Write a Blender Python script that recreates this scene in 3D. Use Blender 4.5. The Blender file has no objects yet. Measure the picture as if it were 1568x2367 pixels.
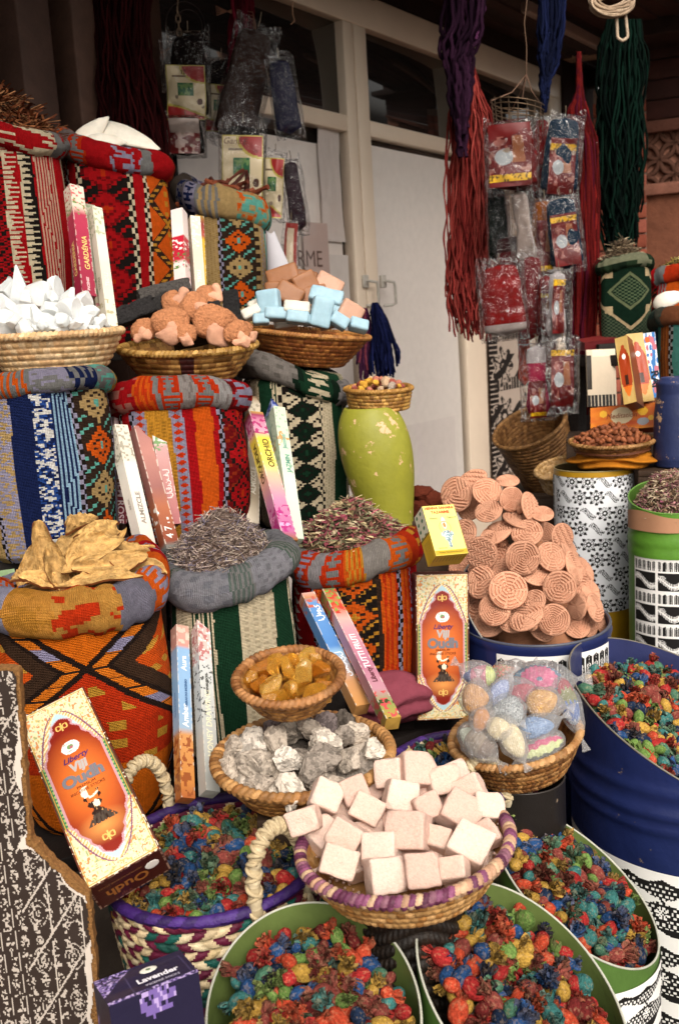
import bpy, bmesh, math, random
import numpy as np
from math import radians, sin, cos, pi, tan, atan2
from mathutils import Vector, Matrix

S = bpy.context.scene
COL = S.collection
rnd = random.Random(11)
rng = np.random.default_rng(11)

# ------------------------------------------------------------------ camera
FPX, CX, CY = 2300.0, 784.0, 1183.0
PITCH, ROLL = radians(10.4), radians(3.5)
CAM = np.array([0.0, 0.0, 1.30])
FWD = np.array([0, cos(PITCH), -sin(PITCH)])
_up0 = np.array([0, sin(PITCH), cos(PITCH)])
_r0 = np.array([1.0, 0, 0])
RGT = cos(ROLL) * _r0 - sin(ROLL) * _up0
UPV = cos(ROLL) * _up0 + sin(ROLL) * _r0

def P(x, y, d):
    """world point seen at picture point x, y (1568 wide) at depth d metres"""
    return CAM + d * (FWD + (x - CX) / FPX * RGT - (y - CY) / FPX * UPV)

def proj(p):
    q = np.asarray(p) - CAM
    d = q @ FWD
    return CX + FPX * (q @ RGT) / d, CY - FPX * (q @ UPV) / d, d

def make_camera():
    cd = bpy.data.cameras.new('camera')
    cd.sensor_fit = 'VERTICAL'; cd.sensor_height = 36.0
    cd.lens = 36.0 * FPX / 2366.0
    cd.clip_start = 0.05; cd.clip_end = 200
    cd.dof.use_dof = True; cd.dof.focus_distance = 1.45; cd.dof.aperture_fstop = 9.0
    co = bpy.data.objects.new('camera', cd); COL.objects.link(co)
    m = np.eye(4); m[:3, 0] = RGT; m[:3, 1] = UPV; m[:3, 2] = -FWD; m[:3, 3] = CAM
    co.matrix_world = Matrix(m.tolist())
    S.camera = co
make_camera()

# ------------------------------------------------------------------ colour
def lin(h):
    if not isinstance(h, str): return np.asarray(h, float)
    v = np.array([int(h[i:i + 2], 16) for i in (0, 2, 4)]) / 255.0
    return np.where(v <= 0.04045, v / 12.92, ((v + 0.055) / 1.055) ** 2.4)

# ------------------------------------------------------------------ noise
def _hash(ix, iy, iz, s):
    h = (ix.astype(np.int64) * 374761393 + iy.astype(np.int64) * 668265263 + iz.astype(np.int64) * 1440662683 + s * 974634777) & 0xFFFFFFFF
    h = ((h ^ (h >> 13)) * 1274126177) & 0xFFFFFFFF
    return ((h ^ (h >> 16)) & 0xFFFFFF) / float(0xFFFFFF)

def vn(p, seed=0):
    p = np.asarray(p, float)
    if p.shape[-1] == 2: p = np.concatenate([p, np.zeros(p.shape[:-1] + (1,))], -1)
    i = np.floor(p).astype(np.int64); f = p - i; f = f * f * (3 - 2 * f)
    x, y, z = i[..., 0], i[..., 1], i[..., 2]
    r = 0
    for a in (0, 1):
        wa = f[..., 0] if a else 1 - f[..., 0]
        for b in (0, 1):
            wb = f[..., 1] if b else 1 - f[..., 1]
            for c in (0, 1):
                wc = f[..., 2] if c else 1 - f[..., 2]
                r = r + wa * wb * wc * _hash(x + a, y + b, z + c, seed)
    return r

def fbm(p, seed=0, o=3):
    p = np.asarray(p, float); r = 0; a = 0.5; t = 0
    for k in range(o):
        r = r + a * vn(p * 2 ** k, seed + k); t += a; a *= .5
    return r / t

def st(*a): return np.stack(np.broadcast_arrays(*a), -1)

# ------------------------------------------------------------------ geometry collector
class Geo:
    def __init__(s): s.v = []; s.f = []; s.c = []; s.uv = []; s.sm = []; s.n = 0
    def add(s, v, f, col, uv=None, smooth=True, M=None):
        v = np.asarray(v, float).reshape(-1, 3)
        if M is not None:
            M = np.asarray(M); v = v @ M[:3, :3].T + M[:3, 3]
        f = np.asarray(f, int)
        if len(f) == 0: return s
        col = np.asarray(lin(col), float)
        if col.ndim == 1: col = np.tile(col, (len(f), 1))
        s.v.append(v); s.f.append(f + s.n); s.c.append(col); s.n += len(v)
        s.uv.append(np.zeros((len(v), 2)) if uv is None else np.asarray(uv, float).reshape(-1, 2))
        s.sm.append(np.full(len(f), smooth))
        return s
    def join(s, g, M=None):
        for i in range(len(g.v)):
            pass
        if not g.v: return s
        v = np.concatenate(g.v)
        if M is not None:
            M = np.asarray(M); v = v @ M[:3, :3].T + M[:3, 3]
        base = s.n
        s.v.append(v); s.uv.append(np.concatenate(g.uv)); s.n += len(v)
        for f, c, m in zip(g.f, g.c, g.sm):
            s.f.append(f + base); s.c.append(c); s.sm.append(m)
        return s
    def mesh(s, name, mat):
        me = bpy.data.meshes.new(name)
        v = np.concatenate(s.v); uv = np.concatenate(s.uv)
        idx, start, tot, col, sm = [], [], [], [], []
        o = 0
        for f, c, m in zip(s.f, s.c, s.sm):
            k = f.shape[1]; n = len(f)
            idx.append(f.ravel()); start.append(o + np.arange(n) * k); tot.append(np.full(n, k))
            col.append(np.repeat(c, k, 0)); sm.append(m); o += n * k
        idx = np.concatenate(idx); start = np.concatenate(start); tot = np.concatenate(tot); col = np.concatenate(col); sm = np.concatenate(sm)
        me.vertices.add(len(v)); me.vertices.foreach_set('co', v.astype(np.float32).ravel())
        me.loops.add(len(idx)); me.loops.foreach_set('vertex_index', idx.astype(np.int32))
        me.polygons.add(len(start)); me.polygons.foreach_set('loop_start', start.astype(np.int32))
        me.polygons.foreach_set('use_smooth', sm.astype(bool))
        me.update(calc_edges=True)
        ca = me.color_attributes.new('Col', 'FLOAT_COLOR', 'CORNER')
        ca.data.foreach_set('color', np.concatenate([np.clip(col, 0, 1), np.ones((len(col), 1))], 1).astype(np.float32).ravel())
        ul = me.uv_layers.new(name='UVMap')
        ul.data.foreach_set('uv', uv[idx].astype(np.float32).ravel())
        me.materials.append(mat)
        return me
    def obj(s, name, mat, parent=None, loc=None, M=None):
        o = bpy.data.objects.new(name, s.mesh(name, mat)); COL.objects.link(o)
        if parent is not None: o.parent = parent
        if M is not None: o.matrix_basis = Matrix(np.asarray(M).tolist())
        elif loc is not None: o.location = loc
        return o

def grid_faces(nu, nv):
    a = np.arange(nu)[None, :] + np.arange(nv)[:, None] * (nu + 1)
    return np.stack([a, a + 1, a + nu + 2, a + nu + 1], -1).reshape(-1, 4)

def surf(g, fn, nu, nv, col=None, colfn=None, uvs=(1, 1), M=None, smooth=True, u0=0, u1=1, v0=0, v1=1, flip=False):
    u = np.linspace(u0, u1, nu + 1); v = np.linspace(v0, v1, nv + 1)
    U, V = np.meshgrid(u, v)
    X = fn(U, V)
    f = grid_faces(nu, nv)
    if flip: f = f[:, ::-1]
    if colfn is not None:
        Uc, Vc = np.meshgrid((u[1:] + u[:-1]) / 2, (v[1:] + v[:-1]) / 2)
        col = colfn(Uc, Vc).reshape(-1, 3)
    return g.add(X.reshape(-1, 3), f, col, uv=np.stack([U * uvs[0], V * uvs[1]], -1).reshape(-1, 2), smooth=smooth, M=M)

def lathe(g, prof, n=48, col='808080', colfn=None, M=None, smooth=True, nv=None):
    prof = np.asarray(prof, float)
    t = np.linspace(0, 1, len(prof))
    nv = nv or len(prof) - 1
    def fn(U, V):
        r = np.interp(V, t, prof[:, 0]); z = np.interp(V, t, prof[:, 1])
        return st(r * np.cos(2 * pi * U), r * np.sin(2 * pi * U), z)
    return surf(g, fn, n, nv, col=col, colfn=colfn, M=M, smooth=smooth, uvs=(1, 1))

def tube(g, path, r, n=6, col='808080', M=None, closed=False, caps=True, smooth=True):
    p = np.asarray(path, float); k = len(p)
    r = np.broadcast_to(np.asarray(r, float), (k,))
    d = np.gradient(p, axis=0) if not closed else np.roll(p, -1, 0) - np.roll(p, 1, 0)
    d /= np.linalg.norm(d, axis=1, keepdims=True) + 1e-12
    ref = np.array([0, 0, 1.0]) if abs(d[0, 2]) < .9 else np.array([1.0, 0, 0])
    x = np.zeros((k, 3)); cur = np.cross(ref, d[0]); cur /= np.linalg.norm(cur)
    for i in range(k):
        cur = cur - d[i] * (cur @ d[i]); cur /= np.linalg.norm(cur) + 1e-12; x[i] = cur
    y = np.cross(d, x)
    a = np.arange(n) / n * 2 * pi
    v = p[:, None] + r[:, None, None] * (np.cos(a)[None, :, None] * x[:, None] + np.sin(a)[None, :, None] * y[:, None])
    m = k if closed else k - 1
    i = np.arange(m)[:, None]; j = np.arange(n)[None, :]
    i2 = (i + 1) % k; j2 = (j + 1) % n
    f = np.stack([i * n + j, i * n + j2, i2 * n + j2, i2 * n + j], -1).reshape(-1, 4)
    c = lin(col)
    if c.ndim == 2: c = np.repeat(c[:m], n, 0)
    g.add(v.reshape(-1, 3), f, c, M=M, smooth=smooth)
    if caps and not closed:
        cc = lin(col); c0 = cc if cc.ndim == 1 else cc[0]
        for e in (0, k - 1):
            vv = np.concatenate([v[e], p[e][None]])
            ff = [[(q + 1) % n, q, n] if e == 0 else [q, (q + 1) % n, n] for q in range(n)]
            g.add(vv, ff, c0, M=M, smooth=False)
    return g

def boxg(g, lo, hi, col, M=None, bevel=0.0):
    lo = np.asarray(lo, float); hi = np.asarray(hi, float)
    c = (lo + hi) / 2; h = (hi - lo) / 2
    return rbox(g, h, bevel, 1 if bevel == 0 else 2, col, M=M, off=c)

_cube = {}
def cube_grid(n):
    if n not in _cube:
        bm = bmesh.new(); bmesh.ops.create_cube(bm, size=2.0)
        if n > 1: bmesh.ops.subdivide_edges(bm, edges=bm.edges[:], cuts=n - 1, use_grid_fill=True)
        bm.verts.ensure_lookup_table()
        v = np.array([q.co[:] for q in bm.verts]); f = np.array([[q.index for q in e.verts] for e in bm.faces]); bm.free()
        _cube[n] = (v, f)
    return _cube[n]

def rbox(g, h, r, n, col, M=None, off=0, noise=0, ns=30, seed=0, smooth=None):
    h = np.asarray(h, float)
    if r <= 0:
        v, f = cube_grid(1); vv = v * h
        return g.add(vv + off, f, col, M=M, smooth=False)
    if n < 3:
        n = 3
    v, f = cube_grid(n)
    # put the inner grid lines at the edge of the rounding
    lim = 1 - 2.0 / n
    w = np.sign(v) * np.where(np.abs(v) > lim + 1e-6, h, np.minimum(np.abs(v) / max(lim, 1e-6), 1) * (h - r))
    inner = np.clip(w, -(h - r), h - r); d = w - inner
    L = np.linalg.norm(d, axis=1, keepdims=True)
    vv = inner + np.where(L > 1e-9, d / np.maximum(L, 1e-9) * r, 0)
    if noise:
        nd = vv / (np.linalg.norm(vv, axis=1, keepdims=True) + 1e-9)
        vv = vv + nd * ((fbm(vv * ns + seed * 7.3, seed) - .5) * 2 * noise)[:, None]
    return g.add(vv + off, f, col, M=M, smooth=True if smooth is None else smooth)

_ico = {}
def ico(n):
    if n not in _ico:
        bm = bmesh.new(); bmesh.ops.create_icosphere(bm, subdivisions=n, radius=1.0)
        bm.verts.ensure_lookup_table()
        v = np.array([q.co[:] for q in bm.verts]); f = np.array([[q.index for q in e.verts] for e in bm.faces]); bm.free()
        _ico[n] = (v, f)
    return _ico[n]

def rock(g, size, seed, planes=12, dmin=.62, dmax=.85, sub=3, noise=.04, ns=4, col='808080', colfn=None, M=None, smooth=False):
    r = np.random.default_rng(seed)
    v, f = ico(sub); p = v.copy()
    for k in range(planes):
        n = r.normal(size=3); n /= np.linalg.norm(n); d = r.uniform(dmin, dmax)
        q = p @ n - d
        p = p - np.where(q > 0, q, 0)[:, None] * n
    p = p * (1 + noise * 2 * (fbm(v * ns + seed, seed) - .5))[:, None]
    ctr = p[f].mean(1)
    c = col if colfn is None else colfn(ctr)
    return g.add(p * np.asarray(size), f, c, M=M, smooth=smooth)

# ------------------------------------------------------------------ frames
def nz(v): v = np.asarray(v, float); return v / (np.linalg.norm(v) + 1e-12)
def frame(o, z, y=(0, 0, 1)):
    z = nz(z); x = nz(np.cross(y, z)); y = np.cross(z, x)
    m = np.eye(4); m[:3, 0] = x; m[:3, 1] = y; m[:3, 2] = z; m[:3, 3] = o
    return m
def rotm(ax, a):
    m = np.eye(4); m[:3, :3] = np.array(Matrix.Rotation(a, 3, Vector(ax))); return m
def trans(*t):
    m = np.eye(4); m[:3, 3] = np.array(t).ravel() ; return m
def scl(*t):
    m = np.eye(4); m[0, 0], m[1, 1], m[2, 2] = t if len(t) == 3 else (t[0],) * 3; return m
def randrot(r=rnd):
    q = np.array([r.gauss(0, 1) for _ in range(4)]); q /= np.linalg.norm(q)
    w, x, y, z = q
    m = np.eye(4)
    m[:3, :3] = [[1 - 2 * (y * y + z * z), 2 * (x * y - z * w), 2 * (x * z + y * w)], [2 * (x * y + z * w), 1 - 2 * (x * x + z * z), 2 * (y * z - x * w)], [2 * (x * z - y * w), 2 * (y * z + x * w), 1 - 2 * (x * x + y * y)]]
    return m
def to_cam(p): return nz(CAM - np.asarray(p))

def face_pose(c4, w, h, d0):
    """pose of a flat w x h face (x right, y up, z towards the viewer) whose corners TL TR BR BL are seen at c4"""
    c4 = np.asarray(c4, float)
    loc = np.array([[-w / 2, h / 2, 0], [w / 2, h / 2, 0], [w / 2, -h / 2, 0], [-w / 2, -h / 2, 0]])
    ctr = P(*c4.mean(0), d0)
    up = P(*((c4[0] + c4[1]) / 2), d0) - P(*((c4[2] + c4[3]) / 2), d0)
    best = None
    for ty, tx in ((0, 0), (.5, 0), (-.5, 0), (0, .5), (0, -.5), (.4, .4), (-.4, .4), (.4, -.4), (-.4, -.4)):
        R0 = frame(ctr, to_cam(ctr), up)[:3, :3] @ rotm((1, 0, 0), tx)[:3, :3] @ rotm((0, 1, 0), ty)[:3, :3]
        x = np.concatenate([np.zeros(3), ctr])
        def pts(x):
            a = np.linalg.norm(x[:3]); R = np.array(Matrix.Rotation(a, 3, Vector(x[:3] / a))) if a > 1e-9 else np.eye(3)
            return (R @ R0), x[3:]
        def res(x):
            R, t = pts(x); q = loc @ R.T + t - CAM; d = q @ FWD
            return np.concatenate([CX + FPX * (q @ RGT) / d - c4[:, 0], CY - FPX * (q @ UPV) / d - c4[:, 1]])
        lam = 1e-2; r = res(x)
        for it in range(60):
            J = np.stack([(res(x + e) - r) / 1e-5 for e in np.eye(6) * 1e-5], 1)
            A = J.T @ J; dx = -np.linalg.solve(A + lam * np.diag(np.diag(A) + 1e-9), J.T @ r)
            r2 = res(x + dx)
            if r2 @ r2 < r @ r: x = x + dx; r = r2; lam *= .4
            else: lam *= 4
        if best is None or r @ r < best[0]: best = (r @ r, x, pts(x))
    R, t = best[2]
    m = np.eye(4); m[:3, :3] = R; m[:3, 3] = t
    return m

# ------------------------------------------------------------------ tagging
def tag(o, label=None, cat=None, group=None, kind=None):
    if label: o['label'] = label
    if cat: o['category'] = cat
    if group: o['group'] = group
    if kind: o['kind'] = kind
    return o
def thing(name, label, cat, loc=(0, 0, 0), M=None, group=None):
    o = bpy.data.objects.new(name, None); COL.objects.link(o); o.empty_display_size = .02
    if M is not None: o.matrix_basis = Matrix(np.asarray(M).tolist())
    else: o.location = Vector([float(q) for q in loc])
    return tag(o, label, cat, group)

ORD = 'first second third fourth fifth sixth seventh eighth ninth tenth eleventh twelfth thirteenth fourteenth fifteenth sixteenth seventeenth eighteenth nineteenth twentieth'.split()
def row_labels(objs, fmt, rows):
    """give each object a label by its row from the top and its place in that row; fmt(o) -> (look, where)"""
    it = []
    for o in objs:
        x, y, d = proj(o.matrix_basis.translation); it.append((y, x, o))
    it.sort(key=lambda t: t[0])
    n = len(it); per = math.ceil(n / rows)
    for r in range(rows):
        row = sorted(it[r * per:(r + 1) * per], key=lambda t: t[1])
        for k, (y, x, o) in enumerate(row):
            look, where = fmt(o)
            rn = 'top row' if r == 0 else ('bottom row' if r == rows - 1 else ORD[r] + ' row down')
            o['label'] = f'{look}, {ORD[k]} along in the {rn} of {where}'

# ------------------------------------------------------------------ materials
MATS = {}
def mk(name, rough=.6, var=(.85, 1.1, 40), bump=None, spec=.5, sss=0, trans=0, ior=1.45, sheen=0, coat=0, weave=None, metallic=0, chips=None, obj_var=0, ssr=(1, .5, .3), fiber=None, alpha=None):
    m = bpy.data.materials.new(name); m.use_nodes = True
    nt = m.node_tree; b = nt.nodes['Principled BSDF']; L = nt.links.new
    N = nt.nodes.new
    at = N('ShaderNodeAttribute'); at.attribute_name = 'Col'
    tc = N('ShaderNodeTexCoord')
    c = at.outputs['Color']
    def ramp(fac, a, bb):
        mr = N('ShaderNodeMapRange'); mr.inputs[3].default_value = a; mr.inputs[4].default_value = bb; L(fac, mr.inputs[0]); return mr.outputs[0]
    def mulc(c, f):
        x = N('ShaderNodeVectorMath'); x.operation = 'SCALE'; L(c, x.inputs[0]); L(f, x.inputs['Scale']); return x.outputs[0]
    if var:
        nn = N('ShaderNodeTexNoise'); nn.inputs['Scale'].default_value = var[2]; nn.inputs['Detail'].default_value = 5; nn.inputs['Roughness'].default_value = .65
        L(tc.outputs['Object'], nn.inputs['Vector'])
        mr = N('ShaderNodeMapRange'); mr.inputs[1].default_value = .25; mr.inputs[2].default_value = .75; mr.inputs[3].default_value = var[0]; mr.inputs[4].default_value = var[1]
        L(nn.outputs['Fac'], mr.inputs[0]); c = mulc(c, mr.outputs[0])
    if obj_var:
        oi = N('ShaderNodeObjectInfo'); c = mulc(c, ramp(oi.outputs['Random'], 1 - obj_var, 1 + obj_var))
    if chips:   # (colour, scale, threshold)
        nn = N('ShaderNodeTexNoise'); nn.inputs['Scale'].default_value = chips[1]; nn.inputs['Detail'].default_value = 6; nn.inputs['Roughness'].default_value = .7
        L(tc.outputs['Object'], nn.inputs['Vector'])
        mr = N('ShaderNodeMapRange'); mr.inputs[1].default_value = chips[2]; mr.inputs[2].default_value = chips[2] + .03
        L(nn.outputs['Fac'], mr.inputs[0])
        mx = N('ShaderNodeMix'); mx.data_type = 'RGBA'; L(mr.outputs[0], mx.inputs['Factor']); L(c, mx.inputs['A']); mx.inputs['B'].default_value = (*lin(chips[0]), 1)
        c = mx.outputs['Result']
    L(c, b.inputs['Base Color'])
    b.inputs['Roughness'].default_value = rough; b.inputs['Specular IOR Level'].default_value = spec; b.inputs['IOR'].default_value = ior
    b.inputs['Metallic'].default_value = metallic
    if sss:
        b.inputs['Subsurface Weight'].default_value = sss; b.inputs['Subsurface Radius'].default_value = ssr; b.inputs['Subsurface Scale'].default_value = .004
    if trans: b.inputs['Transmission Weight'].default_value = trans
    if sheen: b.inputs['Sheen Weight'].default_value = sheen; b.inputs['Sheen Roughness'].default_value = .5
    if coat: b.inputs['Coat Weight'].default_value = coat; b.inputs['Coat Roughness'].default_value = .15
    hgt = None
    def addh(h, w):
        nonlocal hgt
        x = N('ShaderNodeMath'); x.operation = 'MULTIPLY'; L(h, x.inputs[0]); x.inputs[1].default_value = w
        if hgt is None: hgt = x.outputs[0]
        else:
            y = N('ShaderNodeMath'); y.operation = 'ADD'; L(hgt, y.inputs[0]); L(x.outputs[0], y.inputs[1]); hgt = y.outputs[0]
    if bump:    # (height m, scale)
        nn = N('ShaderNodeTexNoise'); nn.inputs['Scale'].default_value = bump[1]; nn.inputs['Detail'].default_value = 4; nn.inputs['Roughness'].default_value = .6
        L(tc.outputs['Object'], nn.inputs['Vector']); addh(nn.outputs['Fac'], bump[0])
    if weave:   # (height, threads per metre u, v)
        for k, sc in enumerate(weave[1:]):
            w = N('ShaderNodeTexWave'); w.bands_direction = 'XY'[k]; w.inputs['Scale'].default_value = sc / 3.18; w.inputs['Distortion'].default_value = 1.2; w.inputs['Detail'].default_value = 1
            L(tc.outputs['UV'], w.inputs['Vector']); addh(w.outputs['Fac'], weave[0])
    if hgt is not None:
        bp = N('ShaderNodeBump'); bp.inputs['Strength'].default_value = 1; bp.inputs['Distance'].default_value = 1
        L(hgt, bp.inputs['Height']); L(bp.outputs[0], b.inputs['Normal'])
    MATS[name] = m
    return m

CLOTH = mk('woven_cloth', .95, (.74, 1.25, 120), bump=(.0012, 260), spec=.08, weave=(.0017, 330, 420))
SOFT = mk('soft_cloth', .95, (.8, 1.1, 25), bump=(.004, 40), spec=.1)
CARD = mk('printed_card', .38, (.93, 1.03, 30), bump=(.0006, 60), spec=.45)
PAPER = mk('paper', .7, (.94, 1.03, 20), bump=(.0006, 25), spec=.3)
BOARD = mk('chipboard', .9, (.45, 1.2, 260), bump=(.003, 300), spec=.2)
STRAW = mk('straw', .55, (.6, 1.15, 120), bump=(.0012, 350), spec=.4)
ROPE = mk('twisted_fibre', .7, (.7, 1.1, 150), bump=(.0008, 500), spec=.3)
PAINT = mk('enamel_paint', .40, (.68, 1.15, 9), bump=(.0012, 40), spec=.45, chips=('7a6a58', 34, .675))
GPAINT = mk('green_enamel', .45, (.75, 1.1, 22), bump=(.0005, 120), spec=.4, chips=('4a4a30', 60, .675))
BAREMETAL = mk('bare_metal_edge', .45, (.8, 1.1, 60), spec=.5)
CERAMIC = mk('painted_pottery', .55, (.72, 1.12, 12), bump=(.0015, 45), spec=.5, chips=('c9a47c', 30, .60))
CLAYR = mk('pitted_clay', .9, (.6, 1.15, 200), bump=(.006, 230), spec=.2)
CLAY = mk('fired_clay', .9, (.74, 1.1, 45), bump=(.0009, 260), spec=.12, obj_var=.13)
SALT = mk('mineral_salt', .8, (.80, 1.08, 330), bump=(.0012, 420), spec=.3, sss=.12, obj_var=.05, chips=('b58c7c', 620, .615))
STONE = mk('rough_mineral', .9, (.7, 1.18, 190), bump=(.0018, 220), spec=.05)
LAVA = mk('pumice', .95, (.4, 1.3, 220), bump=(.004, 260), spec=.15)
ALUM = mk('alum_crystal', .16, (.9, 1.04, 60), bump=(.0012, 90), spec=.5, sss=.45, trans=.3, ior=1.45, ssr=(1, 1, 1))
AMBER = mk('amber_resin', .10, (.75, 1.15, 70), bump=(.0012, 120), spec=.5, trans=.72, ior=1.48)
SOAP = mk('soap', .5, (.86, 1.06, 50), bump=(.001, 90), spec=.4, sss=.15)
PETAL = mk('dried_petal', .92, (.42, 1.3, 10), bump=(.0035, 13), spec=.08, obj_var=.2)
PETALH = mk('dried_petal_heap', .92, (.42, 1.3, 420), bump=(.0012, 600), spec=.08)
HERB = mk('dried_herb', .9, (.7, 1.2, 90), spec=.2)
PEEL = mk('dried_peel', .7, (.6, 1.15, 70), bump=(.004, 110), spec=.35)
WOOL = mk('wool_yarn', .95, (.65, 1.15, 120), bump=(.0015, 500), spec=.05)
WOODM = mk('weathered_wood', .7, (.6, 1.15, 18), bump=(.0015, 90), spec=.3)
ALU = mk('enamelled_frame', .38, (.92, 1.04, 6), bump=(.0006, 9), spec=.5)
WALLM = mk('plaster_and_brick', .9, (.7, 1.15, 14), bump=(.004, 60), spec=.2)
NUT = mk('almond_skin', .65, (.75, 1.15, 90), bump=(.0008, 200), spec=.3, obj_var=.12)
WIRE = mk('thin_wire', .4, (.8, 1.1, 40), spec=.5, metallic=.6)
GROUND = mk('paving', .9, (.6, 1.15, 6), bump=(.004, 30), spec=.2)
FELT = mk('mitt_fabric', .9, (.8, 1.1, 60), bump=(.001, 240), spec=.12)
INK = mk('ink', .5, None, spec=.3)

def plastic(name, tint=(1, 1, 1), gl=.55, bs=.012, sc=45, rough=.12, milk=0.0):
    m = bpy.data.materials.new(name); m.use_nodes = True; nt = m.node_tree; nt.nodes.clear(); N = nt.nodes.new; L = nt.links.new
    out = N('ShaderNodeOutputMaterial'); mix = N('ShaderNodeMixShader'); tr = N('ShaderNodeBsdfTransparent'); gb = N('ShaderNodeBsdfGlossy'); tr.inputs[0].default_value = (*tint, 1)
    gb.inputs['Roughness'].default_value = rough
    fr = N('ShaderNodeFresnel'); fr.inputs[0].default_value = 1.5
    nn = N('ShaderNodeTexNoise'); nn.inputs['Scale'].default_value = sc; nn.inputs['Detail'].default_value = 3; nn.inputs['Distortion'].default_value = 1.5
    tc = N('ShaderNodeTexCoord'); L(tc.outputs['Object'], nn.inputs['Vector'])
    bp = N('ShaderNodeBump'); bp.inputs['Strength'].default_value = 1; bp.inputs['Distance'].default_value = bs; L(nn.outputs['Fac'], bp.inputs['Height'])
    L(bp.outputs[0], gb.inputs['Normal']); L(bp.outputs[0], fr.inputs['Normal'])
    mu = N('ShaderNodeMath'); mu.operation = 'MULTIPLY_ADD'; L(fr.outputs[0], mu.inputs[0]); mu.inputs[1].default_value = gl * 1.6; mu.inputs[2].default_value = .02
    mu.use_clamp = True
    L(mu.outputs[0], mix.inputs[0]); L(tr.outputs[0], mix.inputs[1]); L(gb.outputs[0], mix.inputs[2])
    res = mix.outputs[0]
    if milk:
        df = N('ShaderNodeBsdfTranslucent'); df.inputs[0].default_value = (.9, .9, .9, 1)
        d2 = N('ShaderNodeBsdfDiffuse'); d2.inputs[0].default_value = (.85, .85, .85, 1)
        a = N('ShaderNodeMixShader'); a.inputs[0].default_value = .5; L(df.outputs[0], a.inputs[1]); L(d2.outputs[0], a.inputs[2])
        mm = N('ShaderNodeMixShader'); mm.inputs[0].default_value = milk; L(res, mm.inputs[1]); L(a.outputs[0], mm.inputs[2]); res = mm.outputs[0]
    L(res, out.inputs[0]); MATS[name] = m
    return m
BAG = plastic('clear_plastic_bag', gl=.36, bs=.02, sc=30, rough=.08)
MILKBAG = plastic('cloudy_plastic_bag', gl=.38, milk=.2, bs=.012, sc=60)
def glass():
    m = bpy.data.materials.new('window_glass'); m.use_nodes = True; b = m.node_tree.nodes['Principled BSDF']
    b.inputs['Base Color'].default_value = (.012, .010, .009, 1); b.inputs['Roughness'].default_value = .04; b.inputs['Specular IOR Level'].default_value = .7
    return m
GLASS = glass()
PANE = plastic('clear_pane', gl=.28, bs=.0006, sc=3, rough=.03)

# ------------------------------------------------------------------ lettering
def text(g, s, size, col, M, align='CENTER', shear=0, bold=0, sx=1.0):
    cu = bpy.data.curves.new('t', 'FONT'); cu.body = s; cu.size = size; cu.align_x = align; cu.align_y = 'CENTER'; cu.shear = shear; cu.offset = bold; cu.resolution_u = 3
    ob = bpy.data.objects.new('t', cu)
    me = bpy.data.meshes.new_from_object(ob)
    me.calc_loop_triangles()
    if len(me.vertices):
        v = np.array([q.co[:] for q in me.vertices]); v[:, 0] *= sx
        g.add(v, np.array([t.vertices[:] for t in me.loop_triangles]), col, M=M, smooth=False)
    bpy.data.meshes.remove(me); bpy.data.objects.remove(ob); bpy.data.curves.remove(cu)
    return g
# ------------------------------------------------------------------ woven patterns
PAL = dict(red='a51016', dred='6e0c10', cream='d6c6a6', black='1d1714', brown='33241b', orange='cf5714', dorange='bd3310', mustard='c2872b',
           tan='ae9160', lilac='938ea4', navy='152048', blue='27488c', teal='62ab9c', green='163824', dgreen='0e2015', grey='7b7a78', white='d9d6d0',
           pink='b04a48', ltblue='8fb0c8', rust='8c2a14', olive='5a5230')
PL = {k: lin(v) for k, v in PAL.items()}
def pc(k): return PL[k] if k in PL else lin(k)

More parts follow.
